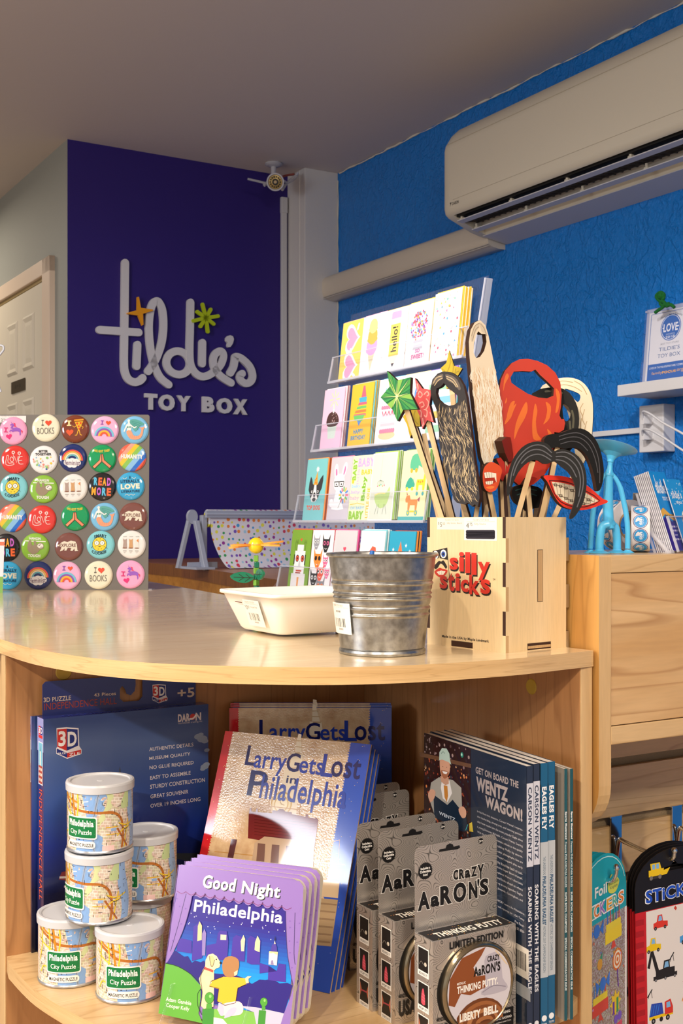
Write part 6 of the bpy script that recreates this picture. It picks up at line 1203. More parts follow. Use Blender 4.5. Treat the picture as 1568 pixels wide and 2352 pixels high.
for x, y in ((1205, 1143), (1238, 1152), (1275, 1164), (1315, 1180), (1352, 1200), (1390, 1222), (1425, 1242), (1240, 1215), (1275, 1232), (1312, 1248), (1350, 1262), (1392, 1268)): p.poly([(x-11, y-9), (x+11, y-7), (x+11, y+10), (x-11, y+8)], '#4a3a2c'); p.poly([(x-6, y-5), (x+6, y-4), (x+6, y+5), (x-6, y+4)], '#c9bda4')
p.line([(1185, 1137), (1240, 1152), (1315, 1180), (1390, 1222), (1460, 1256)], 3, '#5a4a3a'); p.line([(1220, 1205), (1275, 1232), (1350, 1262), (1430, 1268)], 3, '#5a4a3a')
p.done(((1180, 1100), (1175, 0), 1.385), .0065)
p = Prop('lips_stick', 'orange red lips on a stick with one pointed fang', [(722, 1060), (735, 1020), (768, 992), (800, 996), (835, 1018), (850, 1048), (840, 1090), (828, 1140), (805, 1180), (765, 1192), (735, 1170), (722, 1120)], 1.375, 20, C('#d8512c'), sm=2)
p.poly([(728, 1060), (800, 1062), (812, 1118), (780, 1142), (735, 1138)], '#a8301c'); teeth(p, ([(730, 1062), (760, 1058), (800, 1064)], [(736, 1098), (765, 1096), (798, 1094)]), 4); p.poly([(796, 1064), (810, 1066), (812, 1128), (800, 1100)], '#f2ead8'); teeth(p, ([(738, 1122), (765, 1118), (790, 1116)], [(742, 1138), (765, 1142), (786, 1136)]), 4)
p.poly([(742, 1160), (770, 1172), (800, 1158), (780, 1150)], '#f0803c', 2); p.done(((770, 1160), (800, 0), 1.39))
p = Prop('lips_stick', 'red closed lips on a stick wedged behind the fanged lips', [(812, 970), (840, 960), (870, 1000), (905, 1045), (870, 1080), (855, 1120), (835, 1100), (845, 1040)], 1.40, 26, C('#b82c20')); p.done(((858, 1080), (860, 0), 1.41))
p = Prop('lips_stick', 'red lips on a stick low behind the drooping mustache', [(990, 1140), (1020, 1095), (1060, 1088), (1085, 1100), (1060, 1130), (1020, 1160)], 1.385, 16, C('#cf3a26')); p.done(((1030, 1140), (1100, 0), 1.40))
p = Prop('lips_stick', 'narrow red lips on a stick seen edge on beside the red beard', [(848, 850), (880, 822), (906, 826), (925, 940), (920, 985), (895, 990), (870, 930)], 1.40, 55, C('#8a2c22'), side=mat('#4a2a1c', .6), thick=.010); p.done(((895, 985), (900, 0), 1.41))
random.seed(21)
for x0, y0, xb, Yb in ((330, 800, 425, 1.40), (352, 1040, 402, 1.395), (470, 980, 470, 1.405), (700, 1200, 665, 1.41), (760, 1240, 720, 1.40), (1090, 1180, 1075, 1.42)):
    o = U(*c4(x0, y0), Yb+.01); rim = U(860+xb/2.9037, 1188, Yb); q = XFi @ (rim+(rim-o).normalized()*.11); q.x = min(max(q.x, .014), LB-.014); q.y = min(max(q.y, .014), LA-.014); q.z = max(q.z, .012); foot = XF @ q
    d = foot-o; x = V((d.z, 0, -d.x)).normalized(); x = -x if x.x < 0 else x; z = x.cross(d).normalized(); z = z if z.y < 0 else -z; wd = .0055
    mb = MB(); vs = [o-x*wd/2, o+x*wd/2, o+x*wd/2+d, o-x*wd/2+d]; bk_ = [v-z*.005 for v in vs]; c_ = o.copy(); vs = [v-c_ for v in vs]; bk_ = [v-c_ for v in bk_]
    mb.add(vs, [(0, 1, 2, 3)], LIGHTW); mb.add([*vs, *bk_], [(0, 4, 5, 1), (1, 5, 6, 2), (2, 6, 7, 3), (3, 7, 4, 0), (7, 6, 5, 4)], BURNT)
    tag(mb.build('wooden_stick', mw=Matrix.Translation(c_)), 'bare square stick of a disguise whose shape is hidden by the beards', 'stick', 'bare sticks in the plywood box')

# ---------------------------------------------------------------- blue suction figure, sticker rolls, leaflets on the display unit
def oog(x, y, z=0): q = GFi @ U(x, y, 1.45); return q
SB = bpy.data.materials.new('sky_blue_silicone'); SB.use_nodes = True; nt, N, L, b = nodes(SB); b.inputs['Base Color'].default_value = rgb('#55bdf0'); b.inputs['Roughness'].default_value = .28; b.inputs['Subsurface Weight'].default_value = .25; b.inputs['Subsurface Scale'].default_value = .02
oY = 1.435; og = U(1400, 1272, oY); og.z = GT
fg = thing('suction_figure', 'sky blue bendy silicone figure with suction cup head and feet', 'toy figure', og)
k = oY/F; X = lambda x, y, d=0: V(((x-1400)*k, d, (1272-y)*k))
mb = MB(); mb.tube(smooth_path([X(1398, 1085), X(1397, 1110), X(1396, 1150), X(1396, 1190), X(1397, 1215)], 5), [(8.5+.27*i)*k for i in range(21)], SB, 20); mb.ball(X(1397, 1205), 16*k, SB, 12, (1, .8, .9)); mb.ball(X(1398, 1092), 12*k, SB, 10, (1, .8, .8)); put(mb, 'torso', fg)
mb = MB(); mb.tube([X(1402, 1058), X(1401, 1068), X(1400, 1078), X(1398, 1090)], [7*k, 5.5*k, 6.5*k, 10*k], SB, 18); put(mb, 'neck', fg)
mb = MB(X_ := Matrix.Translation(X(1402, 1058)) @ Matrix.Rotation(math.radians(15), 4, 'Y') @ Matrix.Rotation(math.radians(-10), 4, 'X')); mb.lathe([(0, 36*k), (20*k, 33*k), (38*k, 31*k), (52*k, 32*k), (55*k, 31*k), (40*k, 24*k), (22*k, 16*k), (12*k, 8*k), (8*k, 0), (7*k, -6*k), (0, -6*k)], SB, 48); put(mb, 'suction_cup_head', fg)
for s, pts in ((1, [(1403, 1090), (1414, 1102), (1424, 1122), (1431, 1150), (1438, 1185), (1441, 1220), (1441, 1262)]), (-1, [(1393, 1090), (1381, 1102), (1374, 1125), (1366, 1150), (1361, 1185), (1358, 1220), (1355, 1262)])):
    P = smooth_path([X(*q) for q in pts], 4); mb = MB(); mb.tube(P, [(5.5 if i < 8 else 6.2)*k for i in range(len(P))], SB, 14); e = pts[-1]; mb.lathe([(6.2*k, 8*k), (7*k, 6*k), (15*k, 1*k), (15*k, 0), (0, 0)], SB, 28, X(e[0], 1272)); put(mb, 'arm', fg)
for pts, e in (([(1394, 1205), (1380, 1210), (1375, 1228), (1373, 1250), (1373, 1262)], (1373, 1272)), ([(1400, 1205), (1415, 1212), (1419, 1230), (1420, 1250), (1420, 1262)], (1420, 1272))):
    for dd in (0,):
        P = smooth_path([X(*q, d=-.008 if e[0] < 1400 else .008) for q in pts], 4); mb = MB(); mb.tube(P, [9*k]*3+[9.5*k]*(len(P)-3), SB, 16); mb.lathe([(9*k, 10*k), (11*k, 6*k), (24*k, 1.5*k), (24*k, 0), (0, 0)], SB, 32, X(e[0], 1272, -.008 if e[0] < 1400 else .008)); put(mb, 'leg', fg)
# sticker rolls
def roll(x, y, Y, R, wd, yaw, lab, big):
    c = U(x, y, Y); c.z = GT+R+.0005; t = math.radians(yaw); Fm = frame(c, V((math.cos(t), math.sin(t), 0)), UP)
    th = thing('sticker_roll', lab, 'sticker roll', Fm); WR = mat('#e1dde4', .35, 0, .1, 'backing_paper')
    # local z is the roll's axis
    mb = MB(); mb.lathe([(R-.014, 0), (R, 0), (R, wd), (R-.014, wd), (R-.014, 0)], WR, 64); put(mb, 'paper_coil', th)
    mb = MB(); mb.lathe([(R-.014, .0005), (R-.017, .0005), (R-.017, wd-.0005), (R-.014, wd-.0005)], mat('#b99b76', .7, 0, 0, 'card_core'), 48); put(mb, 'core', th)
    for k_ in range(10):
        ph = k_*2*math.pi/10+.3
        def T(v, ph=ph): a_ = ph+v.x/R; r = R+v.z; return V((r*math.cos(a_), r*math.sin(a_), wd/2+v.y))
        a = Art(1, 1, .0002, None, step=.00005); a.T = T
        a.O(0, 0, wd*.40, '#2a1a72', n=28); a.O(0, 0, wd*.37, '#e8e4ec', n=28); a.O(0, 0, wd*.35, '#2a96dc', n=28); a.T_("tildie's", -wd*.22, -.002, wd*.22, wd*.10, '#eef4fa', .03, rot=180); a.T_('TOY BOX', -wd*.14, wd*.13, wd*.14, wd*.18, '#eef4fa', rot=180)
        put(a, 'round_sticker', th)
    return th
WRp = mat('#dedae0', .35)
# roll standing beside the leaflets, axis pointing sideways so its printed band faces the room
def roll_facing(x, y, Y, R, wd, az, lab):
    c = U(x, y, Y); c.z = GT+R+.0005; t = math.radians(az); ax = V((math.cos(t), math.sin(t), 0)); f_ = UP.cross(ax)
    M = Matrix((UP.cross(ax), UP, UP.cross(ax).cross(UP))).transposed().to_4x4(); M.translation = c
    th = roll(x, y, Y, R, wd, 0, lab, True); th.matrix_world = M; return th
roll_facing(1449, 1210, 1.475, .0290, .0225, -14, 'white roll of round blue stickers next to the leaflet holder')
roll_facing(1448, 1205, 1.510, .0330, .026, 116, 'white roll of round blue stickers behind the silicone figure')
bh = U(1469, 1160, 1.545)
br = thing('roll_bracket', 'small steel bracket with a screw behind the sticker rolls', 'bracket', bh)
STL = mat('#8b8684', .35, .9, 0, 'steel'); mb = MB(); mb.box(-.009, .011, 0, .002, GT-bh.z, .016, STL); bp_ = bevel(put(mb, 'bracket_plate', br), .0006)
mb = MB(Matrix.Rotation(math.pi/2, 4, 'X')); mb.lathe([(0, .0018), (.003, .0012), (.0035, 0)], CHROME, 20, (.001, .006, .0)); put(mb, 'screw', bp_)
# leaflet holder
LY = 1.44; lo = U(1552, 1272, LY); lo.z = GT
lf = frame(lo, V((.62, .785, 0)), V((-.26, .20, 1)))
lh = thing('leaflet_holder', 'clear acrylic stand on the display unit holding blue and purple leaflets', 'leaflet holder', lf)
mb = MB(); lw = .062
mb.box(-.004, lw+.006, .0, .003, -.026, .006, ACRYL); mb.box(-.004, lw+.006, 0, .045, .004, .006, ACRYL); mb.box(-.004, lw+.006, 0, .085, -.026, -.024, ACRYL); put(mb, 'pocket', lh)
mb = MB(); mb.box(-.004, lw+.006, .0445, .0460, .0038, .0062, ACRYL_EDGE); mb.box(-.004, -.002, 0, .085, -.026, -.0235, ACRYL_EDGE); mb.box(-.004, -.0025, 0, .046, .003, .0062, ACRYL_EDGE); put(mb, 'polished_edge', lh)
mb = MB(); mb.tube([(-.010, 0, -.004), (-.004, .030, -.020), (.0, .055, -.026)], .003, ACRYL_EDGE, 8); mb.box(-.014, -.004, 0, .004, -.03, .0, ACRYL_EDGE); put(mb, 'rear_foot', lh)
def leaflet(i, x, y0, h, th_, lab, art):
    t = thing('leaflet', lab, 'leaflet', lf @ Matrix.Translation((x, y0, -.004*0-.0235+th_)), 'leaflets in the acrylic stand'); mb = MB(); mb.box(0, .050, 0, h, -.0012, 0, C('#d9d8e4')); put(mb, 'paper_sheet', t)
    if art: a = Art(.050, h, .0001, step=.00004); art(a); put(a, 'leaflet_print', t)
    return t
def la1(a):
    a.R(0, 0, 1, 1, '#1f8fe0'); a.P([(0, 0), (1, 0), (1, .38), (.8, .42), (.5, .36), (.25, .44), (0, .40)], '#3a1f92'); a.P([(0, .50), (.2, .54), (.5, .46), (1, .44), (1, .36), (.6, .38), (.2, .46), (0, .42)], '#e8b040'); a.T_("tildie's", .12, .72, .88, .88, '#f2f4fa', .02, rot=0); a.L([(.22, .74), (.22, .95)], .03, '#f2f4fa'); a.L([(.55, .76), (.55, .90)], .03, '#f2f4fa'); a.T_('TOY BOX', .35, .63, .8, .68, '#f2f4fa', .03)
    [a.R(.18+.11*i, .425, .26+.11*i, .45, '#8a6a24') for i in range(6)]; [a.R(.2+.14*i, y, .31+.14*i, y+.022, '#d9d4f2') for y in (.29, .24, .13) for i in range(4)]; a.R(.42, .19, .58, .20, '#d9d4f2')
def la2(a):
    a.R(0, 0, 1, 1, '#2a9be6'); random.seed(4); [a.O(random.random(), random.uniform(.6, 1), .02, '#cfe8f8', n=6) for _ in range(30)]; a.O(.7, .36, .36, '#e8e4c0', n=28); a.O(.7, .36, .33, '#2a1a82', n=28); a.T_("tildie's", .15, .72, .8, .84, '#f2f4fa', .02); a.T_('TOY BOX', .3, .64, .7, .68, '#f2f4fa', .03); a.T_('play', .5, .34, .9, .44, '#e8c04a', .03); a.star(.5, .5, .06, '#f4f4f8'); a.star(.45, .28, .05, '#f4f4f8')
for i in range(9): leaflet(i, .001, .0035, .104, .0012+.0024*i, 'leaflet inside the thick stack in the clear stand' if i < 8 else 'blue leaflet with purple lower half and gold ribbon in the stand', la1 if i == 8 else None)
for o_ in [o for o in bpy.data.objects if o.name.startswith('leaflet') and o.get('label', '').startswith('leaflet inside')]: o_['group'] = 'leaflets hidden in the stack'
leaflet(9, .029, .0035, .093, .0255, 'sky blue leaflet with white snow dots overlapping the purple one', la2)
# ---------------------------------------------------------------- goods on the curved shelf
class PX:
    """printing on a real panel: positions read off the photo are carried onto the panel's own plane"""
    def __init__(s, Fm, ox, oy, sc_, z=.0001, mk=C, step=.00005):
        s.F = Fm; s.Fi = Fm.inverted(); s.ox, s.oy, s.s = ox, oy, sc_; s.n = Fm.to_3x3() @ V((0, 0, 1)); s.a = Art(1, 1, z, step=step, mk=mk)
    def f(s, x, y): q = s.Fi @ UPL(s.ox+x/s.s, s.oy+y/s.s, s.F.translation, s.n); return (q.x, q.y)
    def P(s, pts, c, sm=0): s.a.P([s.f(*p) for p in pts], c, sm)
    def T(s, t, x0, y0, x1, y1, c, b=0, sh=0, rot=0, bend=None):
        a0 = s.f(x0, y0); a1 = s.f(x1, y1); s.a.T_(t, a0[0], a0[1], a1[0], a1[1], c, b, sh, rot, bend=bend)
    def L(s, pts, w, c, sm=0): s.a.L([s.f(*p) for p in pts], w, c, sm)
    def O(s, x, y, r, c, **k): q = s.f(x, y); s.a.O(q[0], q[1], r, c, **k)
def gradm(name, stops, axis=1, h=.3, rough=.25, coat=.4):
    m = bpy.data.materials.new(name); m.use_nodes = True; nt, N, L, b = nodes(m)
    t = N('ShaderNodeTexCoord'); sp = N('ShaderNodeSeparateXYZ'); L(t.outputs['Object'], sp.inputs[0]); dv = N('ShaderNodeMath', operation='DIVIDE'); dv.inputs[1].default_value = h; L(sp.outputs[axis], dv.inputs[0])
    n = N('ShaderNodeTexNoise'); n.inputs['Scale'].default_value = 9; L(t.outputs['Object'], n.inputs['Vector']); ma = N('ShaderNodeMath', operation='MULTIPLY_ADD'); L(n.outputs['Fac'], ma.inputs[0]); ma.inputs[1].default_value = .08; L(dv.outputs[0], ma.inputs[2])
    r = ramp(N, stops); L(ma.outputs[0], r.inputs[0]); L(r.outputs[0], b.inputs['Base Color']); b.inputs['Roughness'].default_value = rough; b.inputs['Coat Weight'].default_value = coat; return m
# jigsaw puzzle boxes (flat hanging cartons)
pbx = V((-.3667, 1.4477, SHZ)); pd = V((.844, .535, 0)).normalized(); PBF = frame(pbx, pd, UP); PW_, PH_, PD_ = .224, .2955, .0235
SKYP = gradm('night_sky_print', [(0, '#0c0e26'), (.30, '#0f1438'), (.50, '#182f88'), (.68, '#36549c'), (.9, '#51689c'), (1, '#2c4480')], 1, .30)
NAVY = gradm('navy_print', [(0, '#12122c'), (.5, '#1c2668'), (1, '#27357e')], 1, .36)
RED3, BLU3 = '#c8302c', '#23307e'
def logo3d(p, x, y, w, h):
    X = lambda u: x+w*u; Y_ = lambda v: y+h*v
    p.P([(X(-.03), Y_(-.02)), (X(.38), Y_(-.06)), (X(.90), Y_(-.02)), (X(.93), Y_(.60)), (X(1.03), Y_(.72)), (X(1.02), Y_(.87)), (X(.42), Y_(1.04)), (X(-.04), Y_(.86)), (X(-.04), Y_(.66)), (X(.0), Y_(.64))], '#e9e4ea')
    p.P([(X(0), Y_(.02)), (X(.40), Y_(-.01)), (X(.40), Y_(.76)), (X(0), Y_(.62))], RED3); p.P([(X(.40), Y_(-.01)), (X(.86), Y_(.02)), (X(.88), Y_(.58)), (X(.40), Y_(.76))], BLU3)
    p.P([(X(-.02), Y_(.68)), (X(.42), Y_(.84)), (X(.42), Y_(1.0)), (X(-.02), Y_(.84))], BLU3); p.P([(X(.42), Y_(.84)), (X(1.0), Y_(.72)), (X(1.0), Y_(.85)), (X(.42), Y_(1.0))], RED3)
    p.T('3', X(.05), Y_(.62), X(.36), Y_(.06), '#f1eef0', .03); p.T('D', X(.44), Y_(.62), X(.82), Y_(.08), '#f1eef0', .03)
    p.T('PUZ', X(.02), Y_(.90), X(.38), Y_(.80), '#f1eef0', .02); p.T('ZLE', X(.50), Y_(.94), X(.96), Y_(.80), '#f1eef0', .02)
def puzzle_box(label, Fm, full):
    th = thing('puzzle_box', label, 'puzzle box', Fm, 'puzzle boxes against the side panel')
    mb = MB(); mb.box(0, PW_, 0, PH_, -PD_, -.0001, NAVY); mb.add([(0, 0, 0), (PW_, 0, 0), (PW_, PH_, 0), (0, PH_, 0)], [(0, 1, 2, 3)], SKYP); put(mb, 'carton', th)
    TF = Matrix.Translation((0, 0, -PD_+.001)); w0, w1 = .006, PW_-.008
    xh = PX(PBF @ TF, 0, 1540, 2.896); hx = lambda x: xh.f(x, 200)[0]
    a_, b_ = hx(800), hx(948); y0 = PH_; y1 = PH_+.043
    tab = [(w0, y0), (w1, y0), (w1, y1), (hx(975), y1), (hx(948), y1-.003), (hx(948), y0+.014), (hx(925), y0+.009), (hx(820), y0+.009), (hx(797), y0+.014), (hx(797), y0+.026), (hx(812), y0+.030), (hx(830), y0+.026), (hx(842), y0+.019), (hx(870), y0+.017), (hx(895), y0+.022), (hx(902), y0+.030), (hx(900), y1-.004), (hx(885), y1), (w0+.004, y1), (w0, y1-.004)]
    mb = MB(TF); mb.prism(tab, -.0009, 0, NAVY); put(mb, 'hanging_tab', th)
    a = PX(PBF @ TF, 0, 1540, 2.896, .0001); a.T('3D PUZZLE', 290, 212, 472, 166, '#e2cdb8', .01); a.T('43 Pieces', 625, 175, 770, 140, '#e2cdb8', .01); a.T('INDEPENDENCE HALL', 293, 265, 775, 178, '#b04432', .0); logo3d(a, 1016, 98, 95, 115); a.T('+5', 1180, 185, 1292, 112, '#d8c4b4', .02)
    put(a.a, 'tab_print', th, M=TF)
    if full:
        p = PX(PBF, 0, 1540, 2.896); logo3d(p, 380, 388, 158, 192)
        p.T('DAR', 1183, 345, 1262, 284, '#d9d2d6', .04); p.T('N', 1300, 334, 1337, 278, '#d9d2d6', .04); p.O(1281, 308, .0042, '#c03a34'); p.L([(1262, 322), (1285, 318), (1302, 296)], .0022, '#eceaf0', 3); p.T('worldwide trading inc.', 1183, 362, 1348, 330, '#c9c4d0')
        for t, x0, y0, x1, y1 in (('AUTHENTIC DETAILS', 992, 537, 1285, 480), ('MUSEUM QUALITY', 992, 600, 1265, 543), ('NO GLUE REQUIRED', 994, 663, 1287, 600), ('EASY TO ASSEMBLE', 998, 727, 1267, 668), ('STURDY CONSTRUCTION', 998, 788, 1362, 713), ('GREAT SOUVENIR', 1000, 852, 1252, 792), ('OVER 19 INCHES LONG', 1000, 914, 1332, 842)): p.T(t, x0, y0, x1, y1, '#e6e2e6', .012)
        for x, y, r in ((1320, 440, .0065), (1345, 455, .0075), (1362, 470, .005), (1335, 425, .004), (1375, 530, .004), (1360, 640, .006), (1372, 625, .005), (1348, 655, .004)): p.O(x, y, r, '#93a3bd', ry=r*.6)
        p.P([(790, 900), (793, 660), (797, 638), (801, 660), (806, 900)], '#4a4f5a'); p.P([(560, 1240), (700, 1180), (1180, 1215), (1350, 1215), (1380, 1275), (1350, 1285), (1100, 1240)], '#2c3038'); p.P([(390, 1390), (410, 1340), (640, 1300), (1180, 1290), (1180, 1420), (640, 1430)], '#7a2f34'); [p.P([(395+q, 1370+k_), (880+q, 1350+k_), (880+q, 1362+k_), (395+q, 1384+k_)], '#cfc8c8') for k_, q in ((0, 0), (60, 30))]
        put(p.a, 'front_print', th)
        top = Art(PW_*.8, PD_*.6, .0002, Matrix.Translation((PW_*.12, PH_+.0002, -PD_*.1)) @ Matrix.Rotation(-math.pi/2, 4, 'X')); top.T_('DECORATIVE COLLECTIBLE', 0, .1, 1, .8, '#26348a', .02); put(top, 'top_print', th)
    sf_ = Matrix(((0, 0, -1, 0), (0, 1, 0, 0), (1, 0, 0, -PD_), (0, 0, 0, 1)))
    a = Art(PD_, PH_, .0002, sf_); a.R(0, .86, 1, 1, '#8d92c8'); a.R(.20, .93, .55, .965, RED3); a.R(.5, .93, .85, .965, BLU3); a.T_('3', .25, .935, .45, .96, '#f2eef0', .02); a.T_('D', .55, .935, .80, .96, '#f2eef0', .02); a.R(.2, .915, .85, .928, RED3)
    a.R(.18, .72, .90, .90, '#c9d3e2'); a.R(.24, .725, .84, .895, '#6fb4d0'); a.R(.42, .78, .60, .86, '#dcd6cc'); a.P([(.46, .86), (.56, .86), (.51, .89)], '#6a6a70'); a.R(.24, .725, .84, .80, '#a2453a'); [a.R(.3+.18*(i % 3), .735+.022*(i//3), .40+.18*(i % 3), .747+.022*(i//3), '#e6dcd0') for i in range(9)]
    a.T_('INDEPENDENCE HALL', .30, .235, .80, .70, '#c0503c', .01, rot=-90); a.T_('3D PUZZLE', .40, .09, .75, .20, '#d8d2dc', .02, rot=-90); put(a, 'spine_print', th)
    return th
b2 = puzzle_box('dark blue puzzle box with seven lines of white lettering behind the cans', PBF, True)
b1 = puzzle_box('dark blue puzzle box tucked against the panel behind the lettered box', PBF @ Matrix.Translation((-.006, 0, -PD_-.0045)), False)

# magnetic puzzle cans
def mapmat():
    m = bpy.data.materials.new('city_map_print'); m.use_nodes = True; nt, N, L, b = nodes(m); t = N('ShaderNodeTexCoord'); sp = N('ShaderNodeSeparateXYZ'); L(t.outputs['Object'], sp.inputs[0])
    at = N('ShaderNodeMath', operation='ARCTAN2'); L(sp.outputs[1], at.inputs[0]); L(sp.outputs[0], at.inputs[1]); cb = N('ShaderNodeCombineXYZ'); ml = N('ShaderNodeMath', operation='MULTIPLY'); ml.inputs[1].default_value = .038; L(at.outputs[0], ml.inputs[0]); L(ml.outputs[0], cb.inputs[0]); L(sp.outputs[2], cb.inputs[1])
    mp = N('ShaderNodeMapping'); mp.inputs['Rotation'].default_value = (0, 0, .12); L(cb.outputs[0], mp.inputs[0])
    br = N('ShaderNodeTexBrick'); br.inputs['Scale'].default_value = 1; br.inputs['Brick Width'].default_value = .0052; br.inputs['Row Height'].default_value = .0034; br.inputs['Mortar Size'].default_value = .00034; L(mp.outputs[0], br.inputs['Vector'])
    br.inputs['Color1'].default_value = rgb('#ddd3c4'); br.inputs['Color2'].default_value = rgb('#cfc4bb'); br.inputs['Mortar'].default_value = rgb('#f4f1ec')
    n = N('ShaderNodeTexNoise'); n.inputs['Scale'].default_value = 75; L(cb.outputs[0], n.inputs['Vector']); r = ramp(N, [(.0, '#ffffff'), (.42, '#fbf8f4'), (.5, '#f0d8d4'), (.56, '#e6ecd0'), (.64, '#fbf8f4')]); L(n.outputs['Fac'], r.inputs[0])
    mx = N('ShaderNodeMix', data_type='RGBA', blend_type='MULTIPLY'); mx.inputs[0].default_value = 1; L(br.outputs[0], mx.inputs[6]); L(r.outputs[0], mx.inputs[7]); L(mx.outputs[2], b.inputs['Base Color']); b.inputs['Roughness'].default_value = .25; b.inputs['Coat Weight'].default_value = .3; return m
MAPM = mapmat(); CR, CHt = .0378, .0792
LID = mat('#c3c5cb', .3, 0, .1, 'frosted_lid_plastic'); RIM = mat('#b9bbc0', .3, .85, 0, 'tin_rim')
def can_proto():
    th = thing('puzzle_can', '', 'puzzle can')
    mb = MB(); mb.lathe([(0, .001), (CR-.004, .001), (CR-.002, 0), (CR+.0006, .0008), (CR+.0009, .0025), (CR+.0003, .004)], RIM, 64); put(mb, 'base_rim', th)
    mb = MB(); mb.lathe([(CR, .0035), (CR, .0715)], MAPM, 72); put(mb, 'can_wall', th)
    mb = MB(); mb.lathe([(CR+.0003, .0688), (CR+.0016, .0690), (CR+.0019, .0765), (CR+.0012, .0786), (CR-.001, .0790), (CR-.0035, .0784), (CR-.0045, .0770), (.004, .0768), (.003, .0772), (0, .0772)], LID, 72); put(mb, 'lid', th)
    T = lambda v: V(((CR+v.z)*math.cos(-math.pi/2+v.x/CR), (CR+v.z)*math.sin(-math.pi/2+v.x/CR), v.y))
    a = Art(1, 1, .00012, T, step=.00003); WT = '#7fa5d8'
    def strip(x0, x1, f0, f1, c, n=14):
        z = a._z([(x0, 0), (x1, .08)]); vs = []
        for i in range(n+1): x = x0+(x1-x0)*i/n; vs += [(x, f0(x), z), (x, f1(x), z)]
        a.add(vs, [(2*i, 2*i+2, 2*i+3, 2*i+1) for i in range(n)], C(c))
    def vstrip(y0, y1, f0, f1, c, n=16):
        z = a._z([(min(f0(y0), f0(y1))-.004, y0), (max(f1(y0), f1(y1))+.004, y1)]); vs = []; q = 4
        for i in range(n+1):
            y = y0+(y1-y0)*i/n; l, r = f0(y), f1(y)
            for j in range(q+1): vs.append((l+(r-l)*j/q, y, z))
        a.add(vs, [(i*(q+1)+j, i*(q+1)+j+1, (i+1)*(q+1)+j+1, (i+1)*(q+1)+j) for i in range(n) for j in range(q)], C(c))
    def seg(pts, w, c, sm=4): z = a._z(pts); a.ribbon([(p[0], p[1]) for p in smooth_path(pts, sm)], w, z, z, C(c), caps=1)
    vstrip(.004, .0698, lambda y: .006+.004*math.sin(y*60), lambda y: .024+.006*math.sin(y*110+1)+.003*math.sin(y*400), WT); vstrip(.034, .0698, lambda y: .0262+.006*math.sin(y*110+1), lambda y: .032+.006*math.sin(y*110+1)+.002*math.sin(y*500), '#c9d3a0'); vstrip(.004, .020, lambda y: -.006, lambda y: .014, WT)
    vstrip(.004, .0698, lambda y: .062+.003*math.sin(y*90), lambda y: .074+.004*math.sin(y*70), '#8fb0dc'); vstrip(.05, .0698, lambda y: .052+.003*math.sin(y*200), lambda y: .061, '#bccf98')
    for k_ in range(7): seg([(.004-.002*(k_ % 2), .030+.005*k_), (.010, .031+.005*k_)], .0010, '#eba592' if k_ % 2 else '#dfe3ea', 1)
    seg([(.017, .004), (.015, .03), (.018, .05), (.022, .0695)], .0032, '#93a6c4'); seg([(.017, .004), (.015, .03), (.018, .05), (.022, .0695)], .0004, '#4a4640')
    seg([(-.034, .066), (-.022, .060), (-.008, .052), (.004, .0495), (.02, .048), (.036, .0475), (.044, .044), (.050, .036), (.052, .020), (.050, .006)], .0030, '#b06a28'); seg([(-.012, .0695), (-.010, .055), (-.008, .042), (-.006, .036)], .0026, '#c8821e'); seg([(-.03, .0695), (-.02, .063), (-.004, .059)], .0022, '#c8821e')
    for p in ([(-.036, .058), (-.026, .050), (-.014, .045)], [(-.034, .030), (-.030, .045), (-.028, .0695)], [(-.018, .0695), (-.016, .052), (-.018, .040)], [(-.004, .0695), (-.003, .055), (-.006, .036)], [(.046, .034), (.058, .030), (.070, .033)], [(.044, .020), (.052, .026), (.062, .028)], [(.054, .006), (.056, .020), (.060, .036)], [(-.032, .016), (-.026, .024), (-.014, .021)]): seg(p, .0016, '#e6c431')
    seg([(.044, .028), (.054, .012), (.058, .006)], .0022, '#a8602c'); seg([(.046, .034), (.054, .026), (.064, .028)], .0005, '#26242a')
    a.R(.036, .026, .042, .029, '#8fb0dc', 3); a.R(.030, .030, .045, .0312, '#e0b42c', 4); a.R(.030, .022, .045, .0230, '#e0b42c', 4); vstrip(.004, .010, lambda y: .026, lambda y: .040, '#ecc8c4', 4)
    random.seed(31)
    for _ in range(150):
        x = random.uniform(-.036, .082); y = random.uniform(.006, .067)
        if .004 < x < .034 and random.random() < .75: continue
        l = random.uniform(.002, .0048); hgt = .00055; z = a._z([(x, y), (x+l, y+hgt)])
        if random.random() < .6: a.add([(x, y, z), (x+l, y, z), (x+l, y+hgt, z), (x, y+hgt, z)], [(0, 1, 2, 3)], C('#3c3836'))
        else: a.add([(x, y, z), (x+hgt, y, z), (x+hgt, y+l, z), (x, y+l, z)], [(0, 1, 2, 3)], C('#3c3836'))
    seg([(-.014, .069), (-.012, .060), (-.013, .045)], .0005, '#2c2a28'); 
    put(a, 'map_print', th)
    a = Art(1, 1, .0048, T, step=.00004); a.z = .0009
    def rrect(x0, y0, x1, y1, r, c):
        a.R(x0, y0+r, x1, y1-r, c, 10); a.R(x0+r, y0, x1-r, y0+r*1.02, c, 10); a.R(x0+r, y1-r*1.02, x1-r, y1, c, 10)
        for cx, cy in ((x0+r, y0+r), (x1-r, y0+r), (x0+r, y1-r), (x1-r, y1-r)): a.O(cx, cy, r, c, n=16)
    rrect(-.0205, .0180, .0205, .0435, .003, '#ece9e4'); rrect(-.0190, .0195, .0190, .0420, .002, '#04713a'); a.T_('Philadelphia', -.0165, .0300, .0165, .0395, '#f2f4ee', .035); a.T_('City Puzzle', -.0145, .0215, .0145, .0285, '#f2f4ee', .01)
